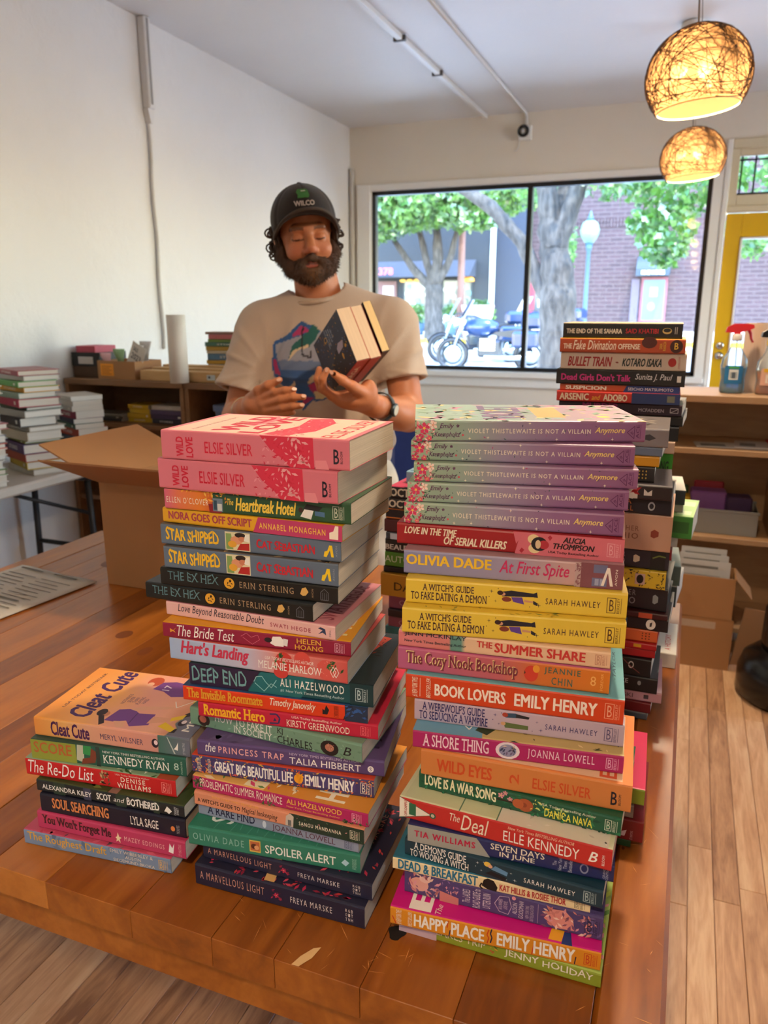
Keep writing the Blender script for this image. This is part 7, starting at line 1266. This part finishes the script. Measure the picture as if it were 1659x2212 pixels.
# ---- curls below the cap
b = MB(); rr = random.Random(7)
for s_ in (-1, 1):
    for k in range(46):
        x = s_ * rr.uniform(.074, .096); y = rr.uniform(-.075, .012); z = rr.uniform(-.055, .03) if s_ < 0 else rr.uniform(-.045, .04)
        r_ = rr.uniform(.005, .011); turns = rr.uniform(.9, 1.7); ph = rr.uniform(0, 6); ax = rr.uniform(-.8, .8)
        pts = []
        for i in range(14):
            a = ph + turns * 2 * PI * i / 13; pts.append(Vector(hp(x + r_ * math.cos(a) * (1 - .2 * i / 13) + s_ * .006 * math.sin(i * .5), y + ax * r_ * math.sin(a), z + r_ * math.sin(a) - .012 * i / 13)))
        b.tube(pts, [.0026] * 10 + [.0022, .0018, .0013, .0006], m_hair, 5)
    for k in range(26):      # hair lying close under the cap edge
        x = s_ * rr.uniform(.072, .083); y = rr.uniform(-.09, .02); b.tube([Vector(hp(x, y, .03)), Vector(hp(x + s_ * .006, y - .004, .01)), Vector(hp(x + s_ * .004, y + .004, -.012)), Vector(hp(x + s_ * .009, y, -.028))], [.006, .006, .005, .002], m_hair, 6)
o = b.build('curly_hair', man, True); o['kind'] = 'stuff'
# ---- cap
m_cap = mat('1C1517', .85, .12, 60., .25, 900., sheen=.2); m_capb = mat('40352F', .8, .1, 60.)
CC = (0, -.012, .043); CRr = (.090, .108, .095)
def crown(th, ph, e=0.):
    return (CC[0] + (CRr[0] + e) * math.sin(th) * math.sin(ph), CC[1] + (CRr[1] + e) * math.sin(th) * math.cos(ph), CC[2] + (CRr[2] + e) * math.cos(th))
b = MB(); P = []
for i in range(96):
    ph = 2 * PI * i / 96; row = []
    rim = .006 + .050 * max(0, math.cos(ph)) ; th1 = math.acos(max(-.99, min(.99, (rim - CC[2]) / CRr[2])))
    for j in range(15):
        th = th1 * j / 14; seam = .0026 * (1 - min(1, abs(((ph * 6 / (2 * PI) + .5) % 1) - .5) * 22))
        row.append(Vector(hp(*crown(th, ph, -seam))))
    P.append(row)
b.grid(P, m_cap, True); cp = b.build('cap', man, True); sm = cp.modifiers.new('thick', 'SOLIDIFY'); sm.thickness = .002
b = MB(); P = []; P2 = []
for i in range(25):
    a = math.radians(-78 + 156 * i / 24); c_ = math.cos(a)
    root = np.array([.088 * math.sin(a), CC[1] + .106 * c_, .058 - .057 * (1 - c_)]); reach = .070 * max(0, c_) ** .75 + .002
    tip = root + np.array([.004 * math.sin(a), reach, .014 - .030 * (1 - c_) ** 1.1])
    P.append([Vector(hp(*(root + (tip - root) * t + np.array([0, 0, .008 * math.sin(t * PI) * c_])))) for t in np.linspace(0, 1, 7)])
b.grid(P, m_cap); br_ = b.build('cap_brim', man, True); sm = br_.modifiers.new('thick', 'SOLIDIFY'); sm.thickness = .003; sm.offset = 0
b = MB(); b.tube([r_[-1] for r_ in P], .0046, m_capb, 8); b.build('brim_edge', man, True)
b = MB(); b.lathe([(.007, 0), (.006, .003), (0, .004)], m_cap, 12, Matrix.Translation(Vector(hp(0, CC[1], CC[2] + CRr[2] + .0005)))); b.build('cap_button', man, True)
def on_crown(x, z, e=.0042):
    zz = (z - CC[2]) / CRr[2]; xx = (x - CC[0]) / CRr[0]; yy = math.sqrt(max(.01, 1 - zz * zz - xx * xx)); return Vector(hp(x, CC[1] + CRr[1] * yy + e, z + e * .5))
b = MB(); put_text(b, 'WILCO', -.030, .026, .078, .091, mat('C8B8B0', .8), 'h', lambda x, y, l_=0: on_crown(x, y, .0042 + l_ * .0001)); b.build('cap_lettering', man)
b = MB(); shp = [(-.016, .098), (.014, .098), (.017, .104), (.015, .117), (.010, .121), (-.012, .121), (-.017, .113), (-.014, .106)]
b.add([on_crown(-.001, .109)] + [on_crown(x - .002, z) for x, z in shp], [(0, i + 1, (i + 1) % 8 + 1) for i in range(8)], mat('3E7A3A', .8)); b.poly([on_crown(x, z, .0052) for x, z in ((-.006, .114), (.006, .114), (.006, .1165), (-.006, .1165))], mat('C8D0B8', .8)); b.build('cap_emblem', man)
# ---- T-shirt
S = Field((-.54, -.20, .86), (.20, .22, 1.53), .0042)
S.cone((-.165, .03, 1.295), (-.160, .02, .96), .168, .180, .03, sy=1.55); S.ell((-.165, .02, 1.27), (.195, .112, .13), None, .05); S.ell((-.160, -.005, 1.05), (.185, .125, .14), None, .05)
S.cone((-.345, .03, 1.352), (-.19, .035, 1.425), .068, .062, .04); S.cone((.015, .03, 1.362), (-.19, .035, 1.43), .070, .062, .04)
S.cone((-.355, .025, 1.345), (-.424, -.045, 1.12), .076, .078, .03); S.cone((.022, .025, 1.352), (.058, -.035, 1.14), .078, .082, .03)
sl, P = S.box(S.lo, S.lo + S.h * (S.n - 1))
X, Y_, Z = P[..., 0], P[..., 1], P[..., 2]
ff = S.f
ff += (.0075 * np.sin(X * 24 + Z * 34 + np.sin(Y_ * 18 + X * 9)) * np.clip((1.36 - Z) * 4, 0, 1) + .0042 * np.sin(X * 58 - Z * 44 + Y_ * 30 + 2 * np.sin(X * 13)) * np.clip((1.42 - Z) * 6, 0, 1) + .0022 * np.sin(Z * 95 + np.sin(X * 40) * 2) * np.clip((1.15 - Z) * 8, 0, 1)).astype(np.float32)
for (ax_, az_, sg) in ((-.015, 1.235, 1), (-.335, 1.225, -1)):     # folds fanning out from the armpits
    an = np.arctan2(Z - az_, (X - ax_) * sg); dd = np.hypot(X - ax_, Z - az_)
    ff -= (.0055 * np.clip(np.cos(an * 11 + 14 * dd), 0, 1) ** 3 * np.exp(-((dd - .10) / .07) ** 2)).astype(np.float32)
ff -= (.004 * np.clip(np.cos(X * 62 + 2 * np.sin(Z * 22)), 0, 1) ** 3 * np.clip((1.17 - Z) * 9, 0, 1)).astype(np.float32)
def hemcut(c, ax, xs):
    c = np.array(c); ax = np.array(ax) / np.linalg.norm(ax); d = (P - c) @ ax
    r = np.linalg.norm((P - c) - d[..., None] * ax, axis=-1)
    m = xs(X) & (r < .10) & (d > -.10)
    ff[m] = np.maximum(ff[m], d[m]); inner = np.maximum(r - .064, -(d + .04)); ff[m] = np.maximum(ff[m], -inner[m])
hemcut((-.411, -.0316, 1.163), (-.281, -.285, -.916), lambda x: x < -.342); hemcut((.0485, -.019, 1.196), (.161, -.268, -.95), lambda x: x > -.022)
ff[:] = np.maximum(ff, .895 - Z)
# neckline
nd = np.linalg.norm((P - np.array([-.192, .028, 1.458])) / np.array([.083, .088, .042]), axis=-1) - 1; ff[:] = np.maximum(ff, -nd.astype(np.float32) * .05)
V3, Q3 = S.mesh(2)
cs = np.tile(np.array(lin('C2AC98')), (len(V3), 1))
PRINT = [
('2F5C94', [(-0.233, 1.369), (-0.197, 1.355), (-0.162, 1.333), (-0.147, 1.247), (-0.149, 1.159), (-0.192, 1.146), (-0.203, 1.151), (-0.23, 1.12), (-0.245, 1.14), (-0.296, 1.189), (-0.318, 1.218), (-0.323, 1.257), (-0.317, 1.273), (-0.315, 1.312), (-0.278, 1.328)]),
('9A9AA6', [(-0.309, 1.304), (-0.239, 1.328), (-0.174, 1.342), (-0.153, 1.26), (-0.215, 1.26), (-0.306, 1.26)]),
('6A7A9A', [(-0.306, 1.261), (-0.153, 1.261), (-0.154, 1.234), (-0.294, 1.234)]),
('3A5E92', [(-0.299, 1.234), (-0.154, 1.234), (-0.155, 1.163), (-0.192, 1.153), (-0.217, 1.182), (-0.272, 1.202)]),
('B03468', [(-0.234, 1.359), (-0.205, 1.342), (-0.265, 1.323)]),
('A82E62', [(-0.319, 1.26), (-0.31, 1.265), (-0.296, 1.218), (-0.313, 1.221)]),
('B03A6A', [(-0.219, 1.192), (-0.171, 1.21), (-0.165, 1.173), (-0.201, 1.169)]),
('A83266', [(-0.235, 1.13), (-0.201, 1.156), (-0.229, 1.159)]),
('24625E', [(-0.27, 1.269), (-0.259, 1.304), (-0.226, 1.33), (-0.213, 1.342), (-0.2, 1.363), (-0.181, 1.345), (-0.194, 1.317), (-0.214, 1.295), (-0.24, 1.293), (-0.26, 1.273)]),
('D8BE98', [(-0.271, 1.26), (-0.26, 1.287), (-0.24, 1.296), (-0.212, 1.307), (-0.214, 1.298), (-0.247, 1.287), (-0.264, 1.266)]),
('D8C298', [(-0.218, 1.197), (-0.208, 1.218), (-0.182, 1.226), (-0.18, 1.213), (-0.212, 1.195)]),
('D4C090', [(-0.201, 1.173), (-0.165, 1.174), (-0.155, 1.159), (-0.192, 1.152)]),
('20202A', [(-0.231, 1.352), (-0.226, 1.354), (-0.23, 1.311), (-0.228, 1.279), (-0.208, 1.273), (-0.206, 1.289), (-0.202, 1.285), (-0.205, 1.266), (-0.231, 1.273), (-0.235, 1.311)]),
('D8C4A0', [(-0.273, 1.186), (-0.256, 1.202), (-0.253, 1.192), (-0.266, 1.182)]),
]
def inpoly(p, poly):
    x, y = p[:, 0], p[:, 1]; r = np.zeros(len(p), bool); n = len(poly)
    for i in range(n):
        (x0, y0), (x1, y1) = poly[i], poly[i - 1]
        if y0 == y1: continue
        c = ((y0 > y) != (y1 > y)) & (x < (x1 - x0) * (y - y0) / (y1 - y0) + x0); r ^= c
    return r
front = V3[:, 1] < -.0
for c_, poly in PRINT:
    m_ = inpoly(V3[:, [0, 2]], poly) & front; cs[m_] = np.array(lin(c_))
m_tee = vcolmat('heather_jersey', .9, .35, 900., 0, .2)
npmesh('t_shirt', V3, Q3, m_tee, man, cs)
b = MB(); b.tube([(-.192 + .078 * math.cos(a), .03 + .082 * math.sin(a), 1.452 - .024 * (1 - math.sin(a)) * .5 - .006 + .012 * math.cos(a)) for a in np.linspace(0, 2 * PI, 40, endpoint=False)], .0075, mat('B8A28E', .9, .1, 200.), 8, close=True); b.build('collar', man, True)
# ---- cream trousers and shoes
T2 = Field((-.46, -.22, .05), (.14, .26, 1.0), .009)
T2.ell((-.16, .02, .92), (.185, .125, .11), None, .04)
for x in (-.26, -.06): T2.chain([(x, .02, .86), (x - .01, .0, .50), (x - .01, .03, .10)], [.105, .078, .062], .03)
sl, P = T2.box(T2.lo, T2.lo + T2.h * (T2.n - 1)); T2.f[sl] += (.004 * np.sin(P[..., 2] * 45 + np.sin(P[..., 0] * 30) * 2)).astype(np.float32)
V4, Q4 = T2.mesh(1); npmesh('trousers', V4, Q4, mat('C9BCA6', .85, .1, 60., .2, 400.), man)
for x in (-.27, -.07):
    G2 = Field((x - .08, -.22, -.01), (x + .08, .14, .16), .007); G2.ell((x, -.06, .035), (.045, .14, .04), None, .02); G2.cone((x, .04, .05), (x, .03, .13), .042, .045, .02); G2.f[:, :, :2] = .1
    V5, Q5 = G2.mesh(1); npmesh('shoe', V5, Q5, mat('3A3A3E', .6), man)
# ---- watch and bracelet
def ringframe(a, b_):
    z = (Vector(b_) - Vector(a)).normalized(); x = z.orthogonal().normalized(); return Matrix((x, z.cross(x), z)).transposed().to_4x4()
fa = (.070, -.07, 1.105); fb = (-.022, -.295, 1.158); c_ = Vector(fa).lerp(Vector(fb), .86)
R = Matrix.Translation(c_) @ ringframe(fa, fb)
b = MB(); P = [[R @ Vector((.0365 * math.cos(a), .0365 * math.sin(a), z)) for z in (-.009, -.004, .004, .009)] for a in np.linspace(0, 2 * PI, 30, endpoint=False)]
b.grid(P, mat('2E3A40', .6), True); wb = b.build('watch_strap', man, True); sm = wb.modifiers.new('t', 'SOLIDIFY'); sm.thickness = .003; sm.offset = 1
vd = (Vector((0, -1, .15)) - (Vector(fb) - Vector(fa)).normalized() * (Vector((0, -1, .15)).dot((Vector(fb) - Vector(fa)).normalized()))).normalized()
zx = (Vector(fb) - Vector(fa)).normalized(); fr = Matrix((zx, vd.cross(zx), vd)).transposed().to_4x4(); R2 = Matrix.Translation(c_ + vd * .036) @ fr
b = MB(); b.lathe([(.0, 0), (.017, 0), (.018, .003), (.018, .008), (.015, .010), (0, .010)], mat('4A565C', .3, metal=.8), 24, R2); b.build('watch_case', man, True)
b = MB(); b.lathe([(.014, .0102), (0, .0104)], mat('D8D4C4', .3), 24, R2, cap=False); b.build('watch_dial', man)
ga = (-.43, -.05, 1.09); gb = (-.368, -.245, 1.143); c2 = Vector(ga).lerp(Vector(gb), .88); R3 = Matrix.Translation(c2) @ ringframe(ga, gb)
b = MB(); b.tube([R3 @ Vector((.0355 * math.cos(a), .0355 * math.sin(a), .003 * math.sin(2 * a))) for a in np.linspace(0, 2 * PI, 30, endpoint=False)], .0016, mat('B8A890', .5), 6, close=True); b.build('bracelet', man, True)
# ---- the books he holds
e1 = Vector((.36, -.32, -.88)).normalized(); e2 = Vector((-.35, .83, -.436)); e2 = (e2 - e1 * e2.dot(e1)).normalized(); e3 = e1.cross(e2)
A_ = Vector((-.116, -.372, 1.401))
MW = Matrix.Translation(man.location) @ Matrix.Rotation(YAW, 4, 'Z')
def held(off, L, Wd, T, spine, top, items, cover, label, pages, sh=0.):
    O = A_ + e3 * (off + T) + e1 * (Wd + sh) + e2 * L
    M = Matrix.Translation(O) @ Matrix((-e2, -e1, -e3)).transposed().to_4x4()
    t = book('held_book', (0, 0, 0), 0, L, T, spine, top, spine, items, cover, Wd=Wd, label=label, group='books held by the man', pages=pages)
    t.matrix_world = MW @ M; return t
held(0, .21, .140, .038, 'B02A1E', '1F2A44', [('R', '1A1A22', .0, .25, 0, 1), T_('SAGA', 'E8C8A0', .4, .8, .3, .7)],
     [('P', '1A1626', [(.0, .0), (1, .0), (1, .55), (.8, .45), (.55, .5), (.3, .3)]), ('F', ['D8A030', '3A5A8A', 'C87A2A', '6A7AA8', '22304E'], .02, .98, .02, .98, 110, .02, 5), ('P', 'B8A8B8', [(.62, .40), (.80, .42), (.86, .52), (.70, .56), (.62, .5)]), ('E', 'D89A2A', .40, .82, .05, .05), ('E', '1F2A44', .40, .82, .035, .035), ('T', 'Seven years of silence\nand then a whisper\nout of the deep\nblue night', 'B8C0D0', .42, .66, .62, .98, '', 1), ('E', 'E0A030', .72, .3, .02, .06), ('E', 'E0A030', .88, .4, .03, .03)],
     'thick dark blue book with starry cover and red spine in the man\'s hand', 'D8BEA0')
held(.0383, .21, .140, .030, 'A8281E', 'A83A22', [], [], 'second red spined book behind the starry one in the man\'s hand', 'D8BEA0', .002)
held(.0745, .20, .136, .022, '1E1A1C', '1E1A1C', [], [], 'outer thin black covered book with yellowish pages in the man\'s hand', 'DDBE88', -.004)
# ------------------------------------------------------------------ pendant lamps
def shade_mat():
    m, n, l, b = nt('paper_lining'); n.remove(b)
    tl = n.new('ShaderNodeBsdfTranslucent'); tl.inputs[0].default_value = lin('5A4128') + (1,)
    df = n.new('ShaderNodeBsdfDiffuse'); df.inputs[0].default_value = lin('5E4A30') + (1,)
    tr = n.new('ShaderNodeBsdfTransparent'); tr.inputs[0].default_value = lin('F6DCA8') + (1,)
    no = n.new('ShaderNodeTexNoise'); no.inputs['Scale'].default_value = 40; tc = n.new('ShaderNodeTexCoord'); l.new(tc.outputs['Object'], no.inputs[0])
    mr = n.new('ShaderNodeMapRange'); l.new(no.outputs['Fac'], mr.inputs[0]); mr.inputs[3].default_value = .015; mr.inputs[4].default_value = .09
    a = n.new('ShaderNodeMixShader'); a.inputs[0].default_value = .35; l.new(tl.outputs[0], a.inputs[1]); l.new(df.outputs[0], a.inputs[2])
    c = n.new('ShaderNodeMixShader'); l.new(mr.outputs[0], c.inputs[0]); l.new(a.outputs[0], c.inputs[1]); l.new(tr.outputs[0], c.inputs[2])
    l.new(c.outputs[0], n['Material Output'].inputs[0]); return m
m_shade = shade_mat(); m_twine = mat('4A3422', .8, .2); m_rim = mat('E8C98C', .7)
def emis(col, st):
    m, n, l, b = nt('bulb_glow'); b.inputs['Emission Color'].default_value = lin(col) + (1,); b.inputs['Emission Strength'].default_value = st; b.inputs['Base Color'].default_value = lin(col) + (1,); m.cycles.emission_sampling = 'NONE'; return m
m_bulb = emis('FFE2B0', 12.); m_cable = mat('6E655C', .5)
SHR = .172
def sph(th, ph, r=SHR):   # th from the top pole
    return Vector((r * math.sin(th) * math.cos(ph), r * math.sin(th) * math.sin(ph), r * .93 * math.cos(th)))
def make_lamp():
    t = empty('pendant_lamp')
    TH = math.radians(128)
    b = MB(); P = [[sph(.06 + (TH - .06) * j / 22, 2 * PI * i / 44, SHR * .985) for j in range(23)] for i in range(44)]
    b.grid(P, m_shade, True); sh = b.build('shade_lining', t, True)
    rr = random.Random(2); b = MB()
    for k in range(420):
        ax = Vector((rr.gauss(0, 1), rr.gauss(0, 1), rr.gauss(0, .8))).normalized(); u = ax.orthogonal().normalized(); w = ax.cross(u); off = rr.uniform(-.5, .5)
        a0 = rr.uniform(0, 2 * PI); n = rr.randint(12, 22); pts = []
        rad = SHR * rr.uniform(.99, 1.012); c = math.sqrt(max(.05, 1 - off * off))
        for i in range(n):
            a = a0 + i * .12; p = ax * off + (u * math.cos(a) + w * math.sin(a)) * c
            if p.z < math.cos(TH) + .02 or (pts and p.z > .97): 
                if len(pts) > 3: break
                pts = []; continue
            pts.append((p.x * rad, p.y * rad, p.z * rad * .93))
        if len(pts) > 3: b.tube(pts, rr.uniform(.0005, .0014), m_twine, 3, False)
    # a few tangles round the lower edge
    for k in range(9):
        th = TH - rr.uniform(.02, .22); ph0 = rr.uniform(0, 6); b.tube([sph(th + .02 * math.sin(i * .8 + k), ph0 + i * .14, SHR * 1.01) for i in range(18)], rr.uniform(.001, .002), m_twine, 4, False)
    o = b.build('twine_wrap', t); o['kind'] = 'stuff'
    b = MB(); b.tube([sph(TH, a, SHR * .99) for a in np.linspace(0, 2 * PI, 40, endpoint=False)], .0022, m_rim, 6, close=True); b.build('rim', t)
    b = MB(); b.tube([(0, 0, SHR * .9), (.004, 0, .3), (-.003, .002, .45), (.0, 0, .62), (.0, 0, ZC - 2.165)], .0035, m_cable, 6)
    b.tube([(.012, 0, SHR * .9), (.012, 0, ZC - 2.165)], .0014, m_cable, 4); b.build('cable', t)
    b = MB(); b.lathe([(.062, ZC - 2.206), (.062, ZC - 2.26), (.078, ZC - 2.265), (.078, ZC - 2.33), (.07, ZC - 2.34), (.012, ZC - 2.345)], m_trim, 24); b.build('ceiling_rose', t)
    for k in range(3):
        a = k * 2 * PI / 3 + 1.2; p = Vector((.062 * math.cos(a), .062 * math.sin(a), .03))
        b = MB(); R = Matrix.Translation(p) @ Matrix.Rotation(a, 4, 'Z') @ Matrix.Rotation(math.radians(125), 4, 'Y')
        b.lathe([(.0, -.028), (.016, -.024), (.024, -.008), (.024, .004), (.014, .026), (.011, .034)], m_bulb, 14, R); bu = b.build('bulb', t, True)
        b = MB(); b.lathe([(.012, .034), (.013, .06), (.008, .066)], m_trim, 12, R); b.build('socket', t)
    b = MB(); b.tube([(0, 0, .04), (0, 0, SHR * .9)], .01, m_cable, 8); b.build('stem', t)
    return t
proto = make_lamp()
kids = list(proto.children)
SPOT = ((-.06, 3.1, 2.165, 14, 'larger woven twine pendant lamp hanging nearest at the upper right'), (-.083, 4.9, 2.205, 12, 'smaller looking woven twine pendant lamp hanging farther toward the window'), (-.06, 1.3, 2.165, 0, 'woven twine pendant lamp hanging above the table'), (-.06, -.5, 2.165, 0, 'woven twine pendant lamp hanging behind the viewer'), (-.06, -2.3, 2.165, 0, 'woven twine pendant lamp hanging far behind the viewer'))
for i, (x, y, z, tilt, lab) in enumerate(SPOT):
    if i == 0: t = proto
    else:
        t = proto.copy(); COL.objects.link(t)
        for ch in kids:
            c = ch.copy(); COL.objects.link(c); c.parent = t
    t.location = (x, y, z); t.rotation_euler = (0, math.radians(-5 if i < 2 else 0), 0)
    tag(t, lab, 'lamp', 'woven pendant lamps')
    ld = bpy.data.lights.new('bulb_light', 'POINT'); ld.energy = LAMP_W * 3; ld.color = (1.0, .80, .56); ld.shadow_soft_size = .05
    lo = bpy.data.objects.new('bulb_light', ld); COL.objects.link(lo); lo.parent = t; lo.location = (0, 0, -.02)
